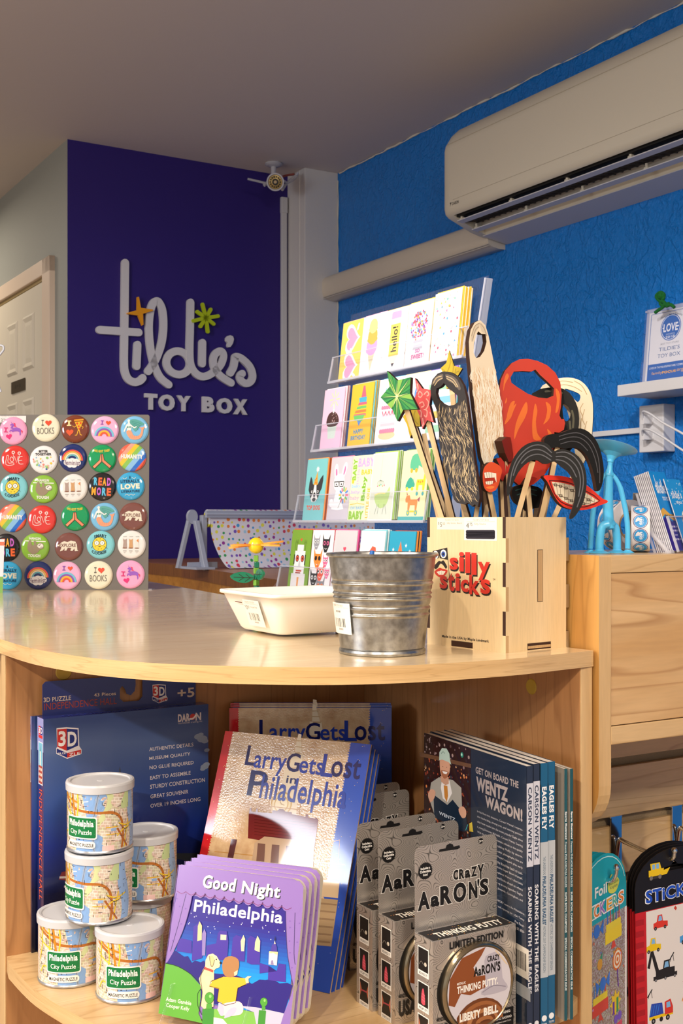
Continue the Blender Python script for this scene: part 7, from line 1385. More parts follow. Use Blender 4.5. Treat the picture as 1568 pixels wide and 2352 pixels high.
    rrect(-.0185, .0075, .0185, .0155, .0038, '#ece9e4'); a.T_('MAGNETIC PUZZLE', -.0165, .0093, .0165, .0132, '#2a2826', .015); put(a, 'sign_print', th)
    return th
cp = can_proto()
def facing(x, y, off): return math.atan2(y, x)-math.pi/2+math.radians(off)
cans = [(163, 1.393, 0, -14, 'puzzle can with a green sign at the base, beside the puzzle box spines'), (298, 1.347, 0, -12, 'puzzle can nearest the shelf edge with its green sign facing out'), (228, 1.372, 1, -57, 'puzzle can in the middle of the pile bridging two lower cans'),
 (230, 1.377, 2, -36, 'puzzle can at the very top of the pile with its lid showing'), (322, 1.462, 0, -75, 'puzzle can mostly hidden at the back under another can'), (335, 1.452, 1, -44, 'puzzle can on top of the rear column beside the puzzle box')]
for i, (x, Y, lv, off, lab) in enumerate(cans):
    p_ = V(((x-784)/F*Y, Y, SHZ+.0001+lv*(CHt+.0002))); M = Matrix.Translation(p_) @ Matrix.Rotation(facing(p_.x, p_.y, off), 4, 'Z')
    if i == 0: cp.matrix_world = M; cp['label'] = lab; cp['group'] = 'city puzzle cans'
    else: dup(cp, M, lab, 'city puzzle cans')

# picture books
BLK = mat('#e9e3d6', .7, 0, 0, 'page_block_paper')
BRp = U(757, 2283, 1.341); BRp.z = SHZ+.0005; TRp = U(897, 1715, 1.42); TLp = U(556, 1683, 1.53)
uL = (TRp-TLp).normalized(); vL = TRp-BRp; LW_, LH_ = .2185, .2865; LTk = .0075
LFm = frame(BRp-uL*LW_, uL, vL)
def larry(label, M, dup_of=None):
    if dup_of: return dup(dup_of, M, label)
    th = thing('picture_book', label, 'picture book', M, 'tan picture books')
    GB = lambda h: mat(h, .14, 0, .9)
    mb = MB(); W_, H__ = LW_, LH_
    mb.box(0, W_, 0, H__, -.0022, 0, GB('#c9a883')); mb.box(0, W_, 0, H__, -LTk, -LTk+.0022, GB('#2a4fb4')); mb.box(0, .004, 0, H__, -LTk, 0, GB('#b8202a')); bevel(put(mb, 'hard_cover', th), .0008)
    mb = MB(); mb.box(.004, W_-.003, .003, H__-.003, -LTk+.0022, -.0022, mat('#c88a3c', .6, 0, 0, 'page_block_amber')); put(mb, 'page_block', th)
    p = PX(LFm, 340, 1600, 2.6133, .0001, GB); a = p.a
    paper = bpy.data.materials.new('tan_paper_print'); paper.use_nodes = True; nt, N, L, b = nodes(paper); t = N('ShaderNodeTexCoord'); n = N('ShaderNodeTexNoise'); n.inputs['Scale'].default_value = 60; n.inputs['Detail'].default_value = 5; L(t.outputs['Object'], n.inputs['Vector']); r = ramp(N, [(.3, '#b9946c'), (.7, '#d6b993')]); L(n.outputs['Fac'], r.inputs[0]); L(r.outputs[0], b.inputs['Base Color']); b.inputs['Roughness'].default_value = .22; b.inputs['Coat Weight'].default_value = .8
    n2 = N('ShaderNodeTexNoise'); n2.inputs['Scale'].default_value = 420; L(t.outputs['Object'], n2.inputs['Vector']); bp = N('ShaderNodeBump'); bp.inputs['Strength'].default_value = .22; bp.inputs['Distance'].default_value = .001; L(n2.outputs[0], bp.inputs['Height']); L(bp.outputs[0], b.inputs['Normal']); L(bp.outputs[0], b.inputs['Coat Normal'])
    xa = .012; xb = W_-.0285
    a.R(xa, 0, xb, H__, paper); a.R(0, 0, xa, H__, '#c01f28'); a.R(xb, 0, W_, H__, '#2a4fb4')
    random.seed(8)
    for x0, c in ((xa, '#c01f28'), (xb, '#2a4fb4')):
        for k_ in range(90): y = H__*k_/90; l = random.uniform(.001, .004); a.R(x0-l*.5, y, x0+l*.5, y+.0012, c)
    for k_ in range(46): x = random.choice((random.uniform(.004, xa), random.uniform(xb+.004, W_-.004))); y = random.uniform(.02, H__); a.R(x, y, x+.0007, y+.0007, '#d9c06a')
    TW = '#e2d3b8'
    for q in ([(893, 265), (903, 222), (921, 228), (917, 275)], [(880, 330), (893, 268), (920, 276), (922, 336)], [(850, 420), (866, 330), (930, 342), (925, 430)], [(742, 700), (800, 540), (820, 430), (912, 446), (900, 560), (890, 700)]): p.P(q, TW)
    p.O(800, 645, .0155, '#c8a04a'); p.O(800, 645, .0135, '#e6d4a8'); p.O(800, 645, .0105, '#c8a04a'); p.O(800, 645, .009, '#eadcb8'); p.L([(800, 645), (790, 622)], .001, '#a8843c'); p.L([(800, 645), (818, 652)], .001, '#a8843c')
    for y in (262, 300, 338): p.L([(884, y), (924, y+5)], .0012, '#bfa57e')
    for q in ([(560, 640), (1100, 700)], [(740, 520), (720, 700)], [(930, 540), (905, 720)], [(400, 930), (1180, 1010)], [(1000, 900), (1150, 860), (1140, 1000)]): p.L(q, .0010, '#b98a4c')
    p.P([(605, 705), (612, 668), (622, 668), (622, 690), (648, 692), (650, 672), (660, 673), (660, 694), (745, 700), (748, 682), (775, 686), (790, 674), (812, 676), (825, 690), (862, 694), (864, 706), (945, 722), (948, 706), (962, 708), (962, 725), (1005, 732), (1005, 722), (1022, 740), (1000, 905), (960, 912), (600, 850)], '#6e1f20')
    [p.L([(640, 720+18*k_), (1000, 765+18*k_)], .0008, '#571416') for k_ in range(7)]
    p.P([(500, 855), (535, 858), (505, 1000), (470, 1000)], '#54282c'); p.P([(640, 880), (700, 840), (880, 860), (1000, 880), (990, 1040), (620, 1010)], '#b59a80'); [p.P([(660+85*k_, 880+8*k_), (705+85*k_, 884+8*k_), (698+85*k_, 1000+8*k_), (650+85*k_, 996+8*k_)], '#6f5048') for k_ in range(4)]
    p.P([(420, 1040), (1150, 1110), (1140, 1210), (400, 1140)], '#cdb492'); p.P([(395, 1150), (1140, 1220), (1100, 1500), (340, 1430)], '#a9906e'); [p.L([(400-15*k_, 1180+45*k_), (1130-8*k_, 1250+45*k_)], .0018, '#8f765a') for k_ in range(6)]
    N1, N2 = '#1a1f5c', '#2a3f9e'
    for t, x0, y0, x1, y1, c in (('L', 578, 410, 662, 298, N1), ('arry', 622, 460, 836, 370, N2), ('G', 822, 447, 922, 343, N1), ('ets', 900, 458, 1060, 382, N2), ('L', 1034, 478, 1128, 350, N2), ('ost', 1092, 480, 1286, 382, N1), ('in', 826, 518, 896, 480, N1), ('P', 590, 592, 728, 452, N1), ('hiladelphia', 655, 655, 1208, 526, N2)): p.T(t, x0, y0, x1, y1, c, .015)
    put(a, 'cover_print', th); return th
bk0 = larry('tan picture book leaning at the front of the shelf with a glare patch', LFm)
for i in (1, 2): larry(('tan picture book pressed directly behind the leaning front copy', 'tan picture book at the back of the leaning stack')[i-1], LFm @ Matrix.Translation((.0015*i, -.004*i, -(LTk+.0006)*i)), bk0)
yb_ = 1.588; LB2 = frame(V((-.1515, yb_, SHZ+.0003)), V((1, .0, 0)), UP)
for i in range(3): larry(('tan picture book standing upright behind the leaning ones', 'tan picture book behind the upright one, middle of three', 'tan picture book touching the cabinet back behind two upright ones')[i], LB2 @ Matrix.Translation((.0012*i-.0022*(i == 2), .0022*i, -(.0072)*i)), bk0)

# good night board books
TLg = U(416.5, 1986, 1.30); BLg = U(365, 2323, 1.262); TRg = U(703, 2021, 1.235); u = TRg-TLg; GW_, GH_ = u.length, .152; GTk = .0128
GN = frame(BLg, u, TLg-BLg)
def rbook(w, h, r=.013, n=6):
    return [(0, 0)]+[(w-r+r*math.sin(t*math.pi/2/n), r-r*math.cos(t*math.pi/2/n)) for t in range(n+1)]+[(w-r+r*math.cos(t*math.pi/2/n), h-r+r*math.sin(t*math.pi/2/n)) for t in range(n+1)]+[(0, h)]
def pagem():
    m = bpy.data.materials.new('board_page_edges'); m.use_nodes = True; nt, N, L, b = nodes(m); t = N('ShaderNodeTexCoord'); sp = N('ShaderNodeSeparateXYZ'); L(t.outputs['Object'], sp.inputs[0]); mu = N('ShaderNodeMath', operation='MULTIPLY'); mu.inputs[1].default_value = 900; L(sp.outputs[2], mu.inputs[0]); fr = N('ShaderNodeMath', operation='FRACT'); L(mu.outputs[0], fr.inputs[0])
    r = ramp(N, [(0, '#a89c84'), (.15, '#e6dfcf'), (.7, '#efe9dc'), (1, '#bfb39a')]); L(fr.outputs[0], r.inputs[0]); L(r.outputs[0], b.inputs['Base Color']); b.inputs['Roughness'].default_value = .8; return m
PAGE = pagem(); LIL = '#8b6db2'; GBm = lambda h: mat(h, .22, 0, .35)
gb = thing('board_book', 'purple board book with a night skyline, front of its stack', 'board book', GN, 'purple board books')
mb = MB(); ol = rbook(GW_, GH_); mb.prism(ol, -GTk, 0, GBm(LIL), PAGE); mb.box(-.0003, .001, 0, GH_, -GTk, .0, GBm('#7a5c9e')); put(mb, 'cover', gb)
p = PX(GN, 360, 1960, 3.92, .00012, GBm, .00004); a = p.a
bands = [(0, '#2a1a78'), (.10, '#33209a'), (.2, '#2c2ca8'), (.3, '#2744ba'), (.38, '#1f68cc'), (.46, '#1a86da'), (.52, '#169ae4')]
x0 = .003; 
for i in range(26):
    t = i/25; yy = GH_*(.80-.66*t); import bisect
    cc_ = lambda q: tuple(int('#2e1c84'[1+2*j:3+2*j], 16)*(1-q)+int('#1590e0'[1+2*j:3+2*j], 16)*q for j in range(3)); q = max(0, min(1, (t-.2)/.5)); h_ = '#%02x%02x%02x' % tuple(int(v) for v in cc_(q)); a.R(.002, yy-GH_*.03, GW_-.001, yy, h_)
D = '#2b1c78'; VI = '#46309a'
p.P([(90, 980), (170, 875), (215, 905), (250, 930), (285, 925), (320, 985), (350, 965), (400, 980), (430, 965), (450, 1000), (520, 1080), (580, 1085), (700, 1090), (780, 1120), (860, 1175), (930, 1135), (980, 1140), (1040, 1130), (1110, 1170), (1180, 1165), (1230, 1190), (1150, 1440), (80, 1300)], D)
p.P([(200, 770), (230, 765), (300, 780), (320, 790), (320, 900), (180, 880)], VI)
for q, c in (([(325, 860), (335, 660), (365, 640), (395, 610), (412, 650), (415, 940), (320, 970)], VI), ([(375, 655), (390, 612), (412, 650), (410, 780), (370, 790)], '#d8c890'), ([(412, 920), (415, 720), (435, 680), (450, 720), (440, 920)], '#8a78b4'), ([(450, 830), (540, 810), (555, 720), (575, 695), (636, 702), (650, 790), (640, 960), (450, 960)], VI), ([(580, 730), (632, 735), (630, 780), (578, 778)], '#e2d8b0'), ([(680, 860), (690, 760), (720, 735), (770, 750), (800, 790), (795, 975), (670, 960)], VI), ([(760, 790), (785, 735), (800, 770), (790, 880), (765, 880)], '#e6dca8'), ([(815, 980), (825, 770), (850, 740), (890, 760), (940, 780), (930, 1000), (855, 1000)], VI), ([(890, 800), (912, 740), (935, 790), (930, 890), (885, 870)], '#e6dca0'), ([(930, 985), (1010, 1010), (1005, 1140), (1165, 1160), (1165, 1000), (1100, 990), (1085, 1060), (930, 1080)], VI)): p.P(q, c)
for q, c in (([(1010, 1000), (1015, 890), (1095, 890), (1085, 1010)], '#cfc6d4'), ([(1015, 895), (1018, 880), (1095, 888), (1092, 912)], '#e6cf90'), ([(1032, 880), (1040, 830), (1068, 800), (1085, 840), (1088, 885)], '#4a3a9a'), ([(1060, 815), (1066, 785), (1076, 815)], '#e0cdb0'), ([(1064, 785), (1070, 740), (1076, 785)], '#2a2438')): p.P(q, c)
p.O(1050, 918, .0026, '#f4f0e0'); p.P([(1030, 1000), (1035, 965), (1050, 960), (1058, 1005)], '#8a7aa4')
random.seed(6)
for x, y in [(310, 540), (340, 572), (356, 565), (288, 635), (296, 625), (470, 548), (452, 575), (552, 615), (462, 660), (518, 660), (525, 680), (488, 715), (690, 628), (658, 660), (762, 640), (770, 628), (852, 655), (953, 665), (956, 678), (982, 650), (1010, 708), (1090, 690), (1150, 700), (1028, 775)]: p.O(x, y, .00055, '#e8e8f6', n=6)
# curtain and scalloped valance
p.P([(85, 985), (190, 325), (330, 345), (300, 500), (240, 700), (160, 880), (100, 980)], LIL); p.P([(1165, 480), (1170, 700), (1180, 900), (1215, 1130), (1240, 1200), (1290, 800), (1320, 480)], LIL); p.P([(1240, 1180), (1205, 1300), (1150, 1440), (1110, 1537), (1205, 1537), (1230, 1300)], LIL)
p.L([(270, 365), (235, 500), (200, 640), (130, 880)], .0007, '#3c2a5c', 3); p.L([(1250, 510), (1245, 700), (1240, 900), (1250, 1000)], .0007, '#3c2a5c', 3); p.L([(330, 345), (300, 500), (240, 700), (160, 880)], .0006, '#3c2a5c', 3); p.L([(1165, 480), (1170, 700), (1185, 930), (1230, 1180)], .0006, '#3c2a5c', 3)
for x, y in ((212, 478), (266, 498), (226, 635), (150, 785), (186, 408), (1205, 610), (1205, 668), (1200, 790), (1205, 895), (1222, 1030), (1290, 630), (1270, 800)): p.P([(x-7, y+8), (x+10, y), (x-5, y-9)], '#7a5aa8')
p.P([(188, 326), (225, 100), (1290, 250), (1325, 300), (1318, 495)], LIL); 
for k_ in range(13): x = 228+86*k_; y = 330+13.2*k_; p.O(x, y, .0052, LIL, n=18)
for k_ in range(12): p.L([(188+86*k_, 338+13.2*k_), (228+86*k_, 360+13.2*k_+2), (270+86*k_, 345+13.2*k_)], .0006, '#7a2f66', 3)
for t, x0, y0, x1, y1 in (('Good', 415, 310, 722, 228), ('Night', 762, 393, 1122, 290)): p.T(t, x0+8, y0+8, x1+8, y1+8, '#1c1420', .03, sh=.05); p.T(t, x0, y0, x1, y1, '#f3efe4', .028, sh=.05)
p.T('Philadelphia', 328, 556, 1142, 523, '#f5f2ee', .018)
# hill, bed, dog, child
p.P([(20, 1440), (86, 990), (180, 1010), (300, 1080), (400, 1190), (400, 1300), (380, 1440), (420, 1530), (100, 1460)], '#5ea336'); p.L([(90, 990), (200, 1020), (320, 1095), (410, 1195), (375, 1260), (375, 1370), (410, 1450)], .0008, '#1f3a1a', 3)
p.P([(520, 1400), (740, 1400), (880, 1430), (915, 1537), (500, 1537), (430, 1500)], '#79b34c'); p.P([(515, 1475), (600, 1490), (640, 1537), (500, 1537)], '#f0cfd0'); p.P([(740, 1370), (900, 1385), (1150, 1440), (1120, 1537), (900, 1537), (880, 1430)], '#b9b6cc')
p.P([(400, 1370), (415, 1250), (385, 1130), (420, 1050), (440, 1020), (520, 1060), (520, 1250), (515, 1380), (430, 1400)], '#ecd0a0', 1); p.P([(440, 1030), (445, 960), (470, 912), (510, 902), (545, 925), (580, 985), (570, 1025), (540, 1035), (515, 1060)], '#f0d6a8', 1); p.P([(480, 930), (490, 1000), (510, 1020), (525, 960), (510, 925)], '#e0bd88', 2); p.L([(480, 925), (490, 1000), (508, 1022), (526, 960)], .0006, '#3a2a1c', 2); p.O(542, 955, .0008, '#2a1c14'); p.O(580, 985, .0013, '#2a1c14'); p.P([(435, 1020), (515, 1050), (512, 1072), (430, 1042)], '#d8503c')
p.L([(440, 1030), (400, 1110), (415, 1250), (400, 1370)], .0006, '#3a2a1c', 3)
SKN = '#f2c6a4'
p.P([(600, 1110), (720, 1115), (800, 1125), (810, 1180), (735, 1210), (715, 1350), (620, 1370), (550, 1330), (565, 1220), (480, 1200), (495, 1150)], '#ecb12c', 1); p.P([(435, 1130), (460, 1100), (480, 1105), (495, 1140), (500, 1165), (470, 1190), (448, 1165)], SKN, 2); p.P([(800, 1125), (825, 1105), (858, 1108), (830, 1130), (835, 1165), (808, 1172)], SKN, 1)
p.P([(605, 1080), (595, 1000), (620, 940), (680, 925), (735, 950), (748, 1000), (735, 1060), (700, 1110), (640, 1112)], '#a9794a', 2); p.P([(705, 1105), (700, 1070), (735, 1050), (730, 1090)], SKN, 1); p.P([(715, 1330), (770, 1350), (785, 1400), (760, 1450), (640, 1465), (570, 1440), (560, 1370)], '#f0c9cc', 2); p.P([(560, 1350), (590, 1345), (610, 1400), (600, 1465), (565, 1440)], '#b6b6cc', 2); p.P([(610, 1480), (650, 1410), (700, 1385), (725, 1400), (700, 1450), (640, 1478)], '#b6b6cc', 2)
p.L([(600, 1110), (495, 1150), (480, 1195), (565, 1215), (550, 1330), (620, 1368), (715, 1345), (735, 1212), (805, 1180)], .0006, '#3a2410', 1)
for x, y, r in ((480, 1300, .0054), (968, 1338, .0042)):
    p.O(x, y, r*1.06, '#1f3a1a'); p.O(x, y, r, '#4f9a34'); p.O(x+8, y-14, r*.3, '#8cc46a')
p.P([(415, 1400), (520, 1400), (515, 1537), (415, 1537)], '#3f8a30'); p.P([(455, 1350), (500, 1350), (505, 1400), (450, 1400)], '#4f9a34'); p.P([(925, 1410), (990, 1418), (980, 1537), (915, 1537)], '#3f8a30'); p.P([(952, 1375), (982, 1378), (985, 1415), (950, 1412)], '#4f9a34')
p.T('Adam Gamble', 86, 1327, 318, 1333, '#eef0dc', .01); p.T('Cooper Kelly', 88, 1392, 300, 1384, '#eef0dc', .01)
put(a, 'cover_print', gb)
for i in (1, 2, 3): dup(gb, GN @ Matrix.Translation((-.0004*i, .0040*i, -.0135*i)), 'purple board book, '+('second', 'third', 'last')[i-1]+' in the stack behind the skyline cover')
es = thing('book_easel', 'clear acrylic easel holding the stack of purple board books', 'easel', GN)
for x in (.014, .11):
    mb = MB(); mb.tube(smooth_path([(x, .030, .003), (x-.001, .014, .006), (x-.003, -.006, .010), (x-.004, -.014, .010), (x, -.012, .0), (x, -.004, -.012), (x, -.004, -.064)], 4), .0019, ACRYL, 10); put(mb, 'easel_hook', es)
mb = MB(); mb.box(.002, .125, -.010, -.006, -.066, -.001, ACRYL); mb.box(.002, .125, -.010, .07, -.069, -.066, ACRYL); put(mb, 'easel_shelf', es)

# putty tins in hanging cartons
def foil(name, tint):
    m = bpy.data.materials.new(name); m.use_nodes = True; nt, N, L, b = nodes(m); t = N('ShaderNodeTexCoord'); n = N('ShaderNodeTexNoise'); n.inputs['Scale'].default_value = 26; n.inputs['Detail'].default_value = .5; L(t.outputs['Object'], n.inputs['Vector']); mu = N('ShaderNodeMath', operation='MULTIPLY'); mu.inputs[1].default_value = 52; L(n.outputs['Fac'], mu.inputs[0]); fr = N('ShaderNodeMath', operation='FRACT'); L(mu.outputs[0], fr.inputs[0])
    r = ramp(N, [(0, '#7c7976'), (.10, '#7c7976'), (.18, tint), (.92, tint), (1, '#7c7976')]); L(fr.outputs[0], r.inputs[0]); L(r.outputs[0], b.inputs['Base Color']); b.inputs['Metallic'].default_value = .72; b.inputs['Roughness'].default_value = .27; return m
FOIL = foil('silver_foil_card', '#d8d0ca'); BRZ = mat('#9a8c74', .22, .95, 0, 'tin_rim_metal'); INK = '#131214'
KW, KH, KD = .1077, .1105, .033; KF = frame(V((.0931, 1.197, SHZ+.0002)), D2, UP)       # z out of the front
def letters_aaron(p, x0, y0, x1, y1):
    n = x1-x0; f = lambda u: x0+n*u; dy = (y1[1]-y0[1]) if isinstance(y1, tuple) else 0
def putty():
    th = thing('putty_carton', '', 'putty carton', KF)
    mb = MB(); mb.box(0, KW, 0, KH, -KD, 0, FOIL); bevel(put(mb, 'carton', th), .0006)
    ow = MB(); n = 40; cx, cz, R = .0545, .0560, .0462
    pts = [(cx+(R+.0035)*math.cos(2*math.pi*i/n), cz+(R-.0005)*math.sin(2*math.pi*i/n)) for i in range(n)]; pts = [(min(max(x, -.0002), KW+.0002), y) for x, y in pts]; ow.prism(pts, -KD*.7, .0004, C(INK)); put(ow, 'window_recess', th)
    hd = .089; ol_ = [(0, 0), (KW, 0)]+[(KW-.008+.008*math.cos(t*math.pi/10), hd-.008+.008*math.sin(t*math.pi/10)) for t in range(6)]+[(.008-.008*math.sin(t*math.pi/10), hd-.008+.008*math.cos(t*math.pi/10)) for t in range(6)]
    Tc = Matrix.Translation((0, KH, -KD+.0008)); mb = MB(Tc); mb.prism(ol_, -.0006, 0, FOIL); put(mb, 'hanging_card', th)
    Fc = KF @ Tc; p = PX(Fc, 780, 1780, 3.336)
    p.P([(758, 590), (765, 570), (810, 562), (818, 538), (842, 524), (866, 532), (872, 550), (915, 538), (922, 555), (905, 568)], INK, 1); p.O(1080, 505, .0031, INK); p.T('3+', 1067, 518, 1096, 494, '#e9e6e4', .03)
    q = p.f(655, 735); p.a.star(q[0], q[1], .0093, INK, 26, .90)
    for i, t in enumerate(('Includes a', 'Collectible', 'Coin!')): yy = q[1]+.0026-.0034*i; ww = (.0060, .0068, .0030)[i]; p.a.T_(t, q[0]-ww, yy-.0010, q[0]+ww, yy+.0016, '#f2f0ee', .035)
    def out(t, x0, y0, x1, y1): 
        p.T(t, x0-6, y0+6, x1+6, y1-6, '#d9d6d4', .075); p.T(t, x0, y0, x1, y1, INK, .05)
    for t, x0, y0, x1, y1 in (('C', 868, 808, 908, 722), ('R', 912, 800, 955, 715), ('a', 957, 790, 998, 722), ('Z', 1003, 782, 1050, 695), ('Y', 1052, 808, 1102, 678)): out(t, x0, y0, x1, y1)
    for t, x0, y0, x1, y1 in (('A', 597, 1045, 690, 885), ('a', 695, 1015, 762, 918), ('R', 768, 1000, 858, 838), ('O', 868, 985, 968, 812), ('N', 985, 955, 1052, 805), ("'", 1050, 850, 1066, 795), ('S', 1068, 925, 1135, 785)): out(t, x0, y0, x1, y1)
    put(p.a, 'card_print', th, M=Tc)
    # front lettering
    p = PX(KF, 780, 1780, 3.336, .0006); p.T('LIMITED EDITION', 840, 1338, 1250, 1188, INK, .035); a = p.a
    a.T_('MADE IN THE', .0045, .0285, .0275, .0325, '#2a2624', .03); a.T_('USA', .0045, .008, .0275, .0255, '#2a2624', .06)
    a.R(.070, .004, .104, .024, INK); a.P([(.0725, .0165), (.0785, .0165), (.0755, .0215)], '#e9e6e4'); a.P([(.0735, .0170), (.0775, .0170), (.0755, .0203)], INK); a.T_('!', .0751, .0173, .0759, .0195, '#e9e6e4'); a.T_('WARNING:', .081, .0185, .100, .0215, '#e9e6e4', .02); a.T_('CHOKING HAZARD', .0725, .0130, .1015, .0155, '#e9e6e4', .01); a.T_('Not for children under 3 yrs.', .0725, .0090, .1010, .0112, '#e9e6e4'); a.R(.0725, .006, .085, .0068, '#e9e6e4')
    put(a, 'front_print', th)
    sfm = Matrix(((0, 0, -1, 0), (0, 1, 0, 0), (1, 0, 0, -KD), (0, 0, 0, 1))); a = Art(1, 1, .0002, sfm)
    for zt_, t, k_ in ((.100, 'BOUNCE IT!', 0), (.064, 'POP IT!', 1), (.030, 'STRETCH IT!', 2)):
        a.R(.006, zt_-.030, .026, zt_, '#e6e2dc'); a.R(.0072, zt_-.0245, .0248, zt_-.0012, '#141214'); a.T_(t, .0085, zt_-.0288, .0235, zt_-.0262, '#3a3634', .02)
        if k_ == 0: a.O(.0200, zt_-.0165, .0022, '#c9bfae'); a.L([(.009, zt_-.0190), (.0125, zt_-.0150), (.0170, zt_-.0180)], .0005, '#8a8478', 3)
        if k_ == 1: a.P([(.0125, zt_-.022), (.0135, zt_-.010), (.0160, zt_-.006), (.0180, zt_-.010), (.0195, zt_-.022)], '#c84a5c', 2); [a.L([(.0135, zt_-.012-.003*j), (.019, zt_-.0128-.003*j)], .0006, '#e8788a') for j in range(3)]
        if k_ == 2: a.P([(.008, zt_-.004), (.011, zt_-.012), (.008, zt_-.020)], '#b8684a', 1); a.P([(.0245, zt_-.004), (.021, zt_-.012), (.0245, zt_-.020)], '#b8684a', 1); a.L([(.010, zt_-.013), (.022, zt_-.012)], .0016, '#a83a4a', 2)
    put(a, 'side_print', th)
    a = Art(KW, KD, .0003, Matrix.Translation((0, KH, 0)) @ Matrix.Rotation(-math.pi/2, 4, 'X')); a.R(0.02, .08, .98, .92, '#1d1a1a'); a.T_('THINKING PUTTY', .12, .22, .92, .62, '#e9e4da', .03, sh=.1)
    random.seed(3); [a.O(random.uniform(.03, .97), random.uniform(.1, .9), .006, random.choice(('#d98a3c', '#e8c84a', '#a86a3c')), n=6) for _ in range(34)]; put(a, 'top_print', th)
    # tin
    Tt = Matrix.Translation((cx, cz, -KD+.006)); tn_ = .0345
    mb = MB(Tt); mb.lathe([(0, 0), (R-.003, 0), (R-.001, .002), (R-.001, tn_-.016), (R, tn_-.015), (R, tn_-.011), (R-.0008, tn_-.010), (R-.0002, tn_-.009), (R-.0002, tn_-.003), (R-.0015, tn_-.0008), (R-.003, tn_), (R-.0042, tn_-.0012), (0, tn_-.0012)], BRZ, 72); put(mb, 'tin', th)
    zf = -KD+.006+tn_-.0012; Ff_ = KF @ Matrix.Translation((0, 0, zf)); p = PX(Ff_, 780, 1780, 3.336, .0002, GBm); a = p.a; rr_ = R-.0050
    a.O(cx, cz, rr_, '#cfcad4', n=48)
    def clip(pts): return [(cx+(x-cx)*min(1, rr_/max(1e-6, math.hypot(x-cx, y-cz))), cz+(y-cz)*min(1, rr_/max(1e-6, math.hypot(x-cx, y-cz)))) for x, y in pts]
    a.P(clip([(cx-.05, cz+.02), (cx-.03, cz+.045), (cx+.01, cz+.05), (cx+.002, cz+.032), (cx-.008, cz+.022), (cx-.004, cz+.012), (cx+.022, cz+.010), (cx+.026, cz+.002), (cx+.02, cz-.006), (cx+.004, cz-.002), (cx-.012, cz-.006), (cx-.024, cz-.002), (cx-.032, cz-.014), (cx-.045, cz-.012)]), '#8a4a26')
    a.P([(cx+.006, cz+.026), (cx+.012, cz+.032), (cx+.026, cz+.030), (cx+.030, cz+.004), (cx+.036, cz-.004), (cx+.034, cz-.010), (cx+.006, cz-.010), (cx+.002, cz-.005), (cx+.008, cz)], '#b4aebc', 2); a.L([(cx+.004, cz-.006), (cx+.018, cz-.002), (cx+.034, cz-.006)], .001, '#8a8494', 3); a.P(clip([(cx+.020, cz+.034), (cx+.028, cz+.045), (cx+.05, cz+.02), (cx+.034, cz+.018)]), '#d9c4a8')
    for j, c in enumerate(('#6e3c1e', '#9a5e34', '#7a4424', '#b0764a', '#6e3c1e', '#a4683c', '#5c3018')):
        a.P(clip([(cx+(.034-.004*j)*math.cos(t*math.pi/12), cz-.040+(.030-.0042*j)*math.sin(t*math.pi/12)*.95) for t in range(25)]) if j == 0 else [(cx+.002*j*.6+(.034-.0045*j)*math.cos(t*math.pi/12), max(cz-.0385, cz-.037+(.026-.0040*j)*math.sin(t*math.pi/12))) for t in range(13)], c)
    q0, q1 = p.f(1110, 1378), p.f(1215, 1335); a.T_('CRAZY', cx+.010, cz+.024, cx+.026, cz+.030, INK, .04); a.T_("AaRON'S", cx-.008, cz+.012, cx+.027, cz+.0225, INK, .04)
    a.T_('METALLIC', cx-.029, cz+.0075, cx-.018, cz+.0100, '#f0ebe4', .03); a.T_('THINKING PUTTY.', cx-.029, cz-.0015, cx+.024, cz+.0062, '#f4f0ea', .04)
    for t, x0, x1, b_ in (('LIBERTY', -.026, .001, 0), ('BELL', .005, .024, 0)): a.T_(t, cx+x0, cz-.031, cx+x1, cz-.0225, '#f2ede4', .06, sh=0); 
    put(a, 'tin_print', th, M=Matrix.Translation((0, 0, zf))); return th
kp = putty(); kp['label'] = 'silver putty carton at the front showing its round tin lid'; kp['group'] = 'putty cartons'
for x, Y, lab in ((.0572, 1.2565, 'silver putty carton second from the shelf front'), (.0340, 1.2915, 'silver putty carton third back with its coin badge half covered'), (.0100, 1.410, 'putty carton with a pale hanging card beside the tan book'), (.0000, 1.452, 'putty carton deepest in the shelf, only its dark card showing')):
    M = KF.copy(); M.translation = V((x, Y, SHZ+.0002)); dup(kp, M, lab, 'putty cartons')

# softcover books and magazines with spines to the front
def soft(name, label, cat, s0, tk, W_, H__, back=0, splay=0, cover='#1d2a3c', spine='#22304a', pages='#d9d2cb', group=None):
    sp0 = V((.1953, 1.241, SHZ+.0002))+D2*s0+D1*back; xd = V((.433+splay, -.902, 0)).normalized()
    M = frame(sp0-xd*W_, xd, UP); th = thing(name, label, cat, M, group)
    mb = MB(); mb.box(.001, W_-.0006, .0008, H__-.0006, -tk+.0004, -.0004, mat(pages, .8)); put(mb, 'pages', th)
    mb = MB(); mb.box(0, W_, 0, H__, -.0004, 0, mat(cover, .2, 0, .5)); mb.box(0, W_, 0, H__, -tk, -tk+.0004, mat(cover, .2, 0, .5)); mb.box(W_-.0005, W_, 0, H__, -tk, 0, mat(spine, .25, 0, .4)); put(mb, 'cover', th)
    SM = Matrix.Translation((W_, 0, 0)) @ Matrix(((0, 0, 1, 0), (0, 1, 0, 0), (-1, 0, 0, 0), (0, 0, 0, 1)))
    return th, M, Art(tk, H__, .0002, SM)
def spine_wentz(a):
    W_ = '#dcdde6'; a.R(0, .62, 1, .935, '#c9cbda'); a.T_('CARSON WENTZ', .22, .640, .80, .920, '#28344e', .03, rot=-90); a.T_('SOARING WITH THE EAGLES', .22, .14, .78, .545, W_, .03, rot=-90); a.O(.5, .022, .34, W_, n=14)
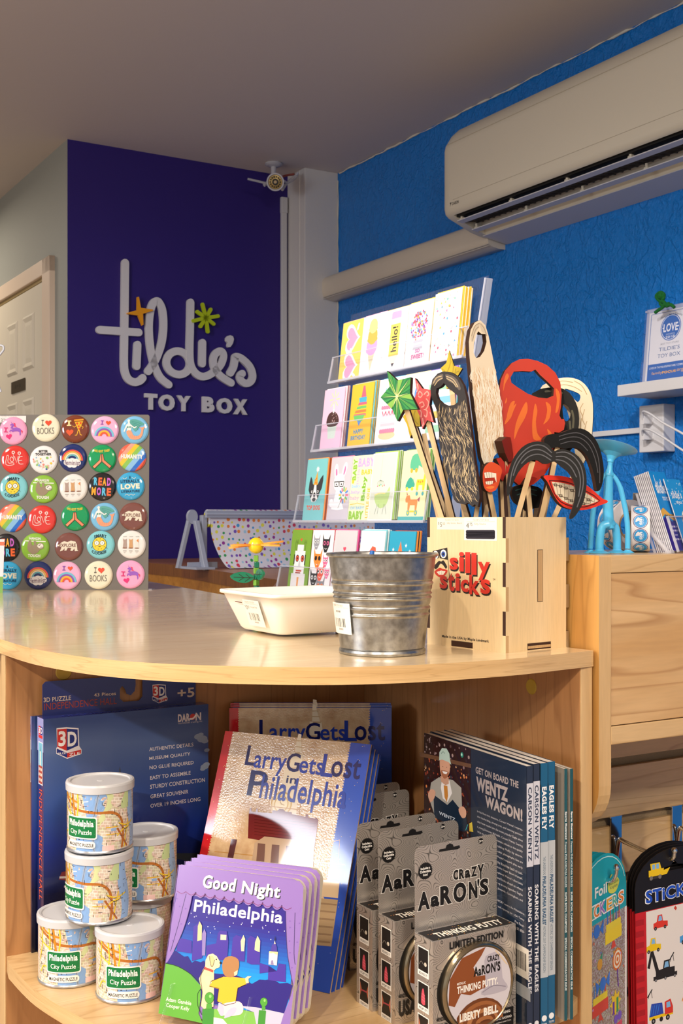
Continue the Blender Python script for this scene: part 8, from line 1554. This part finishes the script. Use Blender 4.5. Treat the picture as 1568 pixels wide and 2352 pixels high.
def spine_fly(a):
    a.R(0, .185, 1, .70, '#b4bac2'); a.T_('EAGLES FLY', .20, .745, .82, .91, '#e6eaf0', .05, rot=-90); a.T_("THE UNDERDOG", .36, .575, .68, .645, '#3a5a74', .0, rot=-90); a.T_("PHILADELPHIA EAGLES'", .28, .385, .76, .570, '#1c4a70', .04, rot=-90); a.T_('HISTORIC 2017 CHAMPIONSHIP SEASON', .36, .205, .68, .380, '#3a5a74', .0, rot=-90); a.O(.5, .030, .34, '#e6eaf0', n=14); a.T_('TRIUMPH', .15, .004, .85, .012, '#e6eaf0', rot=0)
def spine_mag(a):
    a.T_('Sports Illustrated', .2, .72, .8, .83, '#e9edf0', .05, rot=-90); a.T_('Presents PHILADELPHIA EAGLES', .25, .53, .75, .71, '#c9d8dc', .02, rot=-90); a.T_('SUPER BOWL CHAMPIONS', .25, .35, .75, .51, '#d9e4e6', .03, rot=-90); a.T_('SPECIAL COMMEMORATIVE ISSUE', .25, .12, .75, .33, '#d9e4e6', .03, rot=-90)
WB, HB = .218, .2805
th, WM, sa_ = soft('sports_book', 'dark softcover football book with a smiling man in a cap on its cover', 'book', 0, .0082, WB, HB, group='football books'); spine_wentz(sa_); put(sa_, 'spine_print', th)
p = PX(WM, 940, 1640, 3.304, .0001, lambda h: mat(h, .2, 0, .5)); a = p.a
pw = p.f(465, 500)[0]; a.R(0, .145, pw, HB-.0005, '#2a1414'); random.seed(14)
for _ in range(260):
    x = random.uniform(.002, pw-.002); y = random.uniform(.147, HB-.003); t = (y-.147)/(HB-.147)
    a.O(x, y, random.uniform(.0008, .0022), random.choice(('#7a2a1c', '#a8482a', '#4a1c20', '#d9824a', '#3a1a20', '#8a3a2a', '#e8b07a', '#2c3a44', '#1c1216') if t < .8 else ('#8a7070', '#5a4448', '#a8908c', '#3a2a2e')), n=7)
p.P([(80, 290), (470, 380), (470, 410), (80, 320)], '#6a4a34'); p.O(400, 310, .0032, '#2a8a78'); p.O(398, 308, .0016, '#bfeee0')
p.P([(150, 640), (165, 520), (225, 480), (330, 500), (395, 560), (400, 700), (370, 780), (190, 760)], '#a9a49a', 1); p.P([(248, 495), (305, 505), (325, 600), (290, 670), (255, 640), (240, 560)], '#ece6e2', 1); p.P([(262, 540), (290, 545), (295, 620), (285, 668), (268, 630)], '#c8843a'); p.P([(235, 470), (300, 480), (300, 530), (275, 540), (245, 515)], '#c99a80', 1)
p.P([(232, 370), (240, 345), (300, 350), (310, 400), (305, 450), (280, 490), (250, 480), (236, 430)], '#d8a488', 2); p.P([(244, 425), (300, 440), (296, 470), (272, 492), (250, 470)], '#a86a4c', 2); p.P([(252, 432), (292, 440), (284, 456), (262, 452)], '#f4eeea', 1); p.O(256, 398, .0006, '#2a1c18', n=6); p.O(286, 404, .0006, '#2a1c18', n=6)
p.P([(228, 352), (230, 290), (250, 258), (285, 262), (306, 300), (312, 352), (320, 385), (300, 365), (250, 345)], '#bcd6cc', 1); p.L([(245, 300), (258, 285), (270, 300)], .0006, '#3a5a5a', 2)
p.P([(185, 610), (250, 660), (290, 690), (330, 650), (385, 720), (430, 760), (450, 890), (400, 890), (190, 780)], '#16283a', 1); p.T('WENTZ', 228, 762, 350, 790, '#cfd8e0', .02); p.P([(145, 600), (170, 568), (200, 590), (190, 640), (165, 670), (148, 640)], '#d8a488', 2); p.P([(375, 720), (405, 700), (432, 730), (430, 780), (405, 790), (385, 760)], '#d8a488', 2)
p.P([(455, 830), (475, 820), (485, 895), (455, 890)], '#d8c040', 1); p.L([(430, 880), (445, 840)], .0010, '#3ab0b8')
p.T('GET ON BOARD THE', 503, 448, 828, 512, '#a99d9b', .03); p.T('WENTZ', 507, 578, 748, 560, '#a99d9b', .05); p.T('WAGON!', 575, 705, 858, 724, '#a99d9b', .05)
body = ["In his first two seasons, Carson Wentz's impres-", "sive leadership, strong arm, and winning person-", "ality have made him the most popular Eagle since", "a young Donovan McNabb. Carson Wentz: Soaring", "With the Eagles is the ultimate tribute to the quickly", "rising quarterback taking Philly by storm.", "Dozens of pages of full-color photographs, fans are", "given a glimpse into Wentz's superb play early", "as he leads the franchise back to con-", "ever-elusive Super Bowl triumph.", "also explores Wentz's charitable", "off the field, and looks ahead to where", "may stack up among legendary Eagles", "Jensen, Jaworski, Cunningham, and"]
y_a = p.f(860, 880)[1]; y_b = p.f(885, 1430)[1]; xl_ = p.f(515, 750)[0]; xr_ = p.f(860, 880)[0]; st = (y_a-y_b)/13
for i, t in enumerate(body): a.T_(t, xl_ if i < 8 else xr_-(xr_-xl_)*len(t)/48, y_a-st*i-.0018, xr_, y_a-st*i+.0012, '#b5b0b2', .01)
for i, t in enumerate(['DAVENPORT covers the Philadelphia', 'editor and reporter for USA Today', 'Pro Foot-', 'as an ana-']): yy = p.f(890, 1530+45*i)[1]; a.T_(t, xr_-(xr_-xl_)*len(t)/48+.002, yy-.0016, xr_+.003, yy+.0012, '#b5b0b2', .01)
x0_, y0_ = p.f(800, 1960); x1_, y1_ = p.f(905, 1790); a.R(x0_-.02, y0_, x1_, y1_, '#cfc9bf'); x = x0_-.015
for q in BAR+BAR: a.R(x, y0_+.008, x+.0004*q, y1_-.006, '#2a2628') if x < x1_-.004 else None; x += .0004*q+.0005
x0_, y0_ = p.f(830, 2130); x1_, y1_ = p.f(918, 2090); a.R(x0_-.02, y0_, x1_, y1_, '#8f959c'); put(a, 'cover_print', th)
th, _, sa_ = soft('sports_book', 'dark softcover football book directly behind the one with the man', 'book', .0100, .0082, WB, HB+.001, .001, group='football books'); spine_wentz(sa_); put(sa_, 'spine_print', th)
for i, (s0, bk_, lab) in enumerate(((.0205, .002, 'teal football book with grey spine panel next to the dark pair'), (.0318, .0035, 'teal football book with grey spine panel next to the magazines'))):
    th, _, sa_ = soft('sports_book', lab, 'book', s0, .0098, WB-.001, HB+.0005, bk_, cover='#1a3348', spine='#155a84', group='football books'); spine_fly(sa_)
    random.seed(5+i); [sa_.R(0, .9-.05*k_, .1, .92-.05*k_, '#0d1c2c') for k_ in range(4)]; put(sa_, 'spine_print', th)
for i, (s0, bk_, lab) in enumerate(((.0525, .0005, 'thin magazine with a grey cover and teal spine beside the books'), (.0598, -.0005, 'thin magazine with a teal spine closest to the side panel'))):
    th, _, sa_ = soft('magazine', lab, 'magazine', s0, .0042, .205, .2720-.0006*i, bk_, -.06+.03*i, cover='#a9a29a', spine='#15505e', group='football magazines'); spine_mag(sa_); put(sa_, 'spine_print', th)
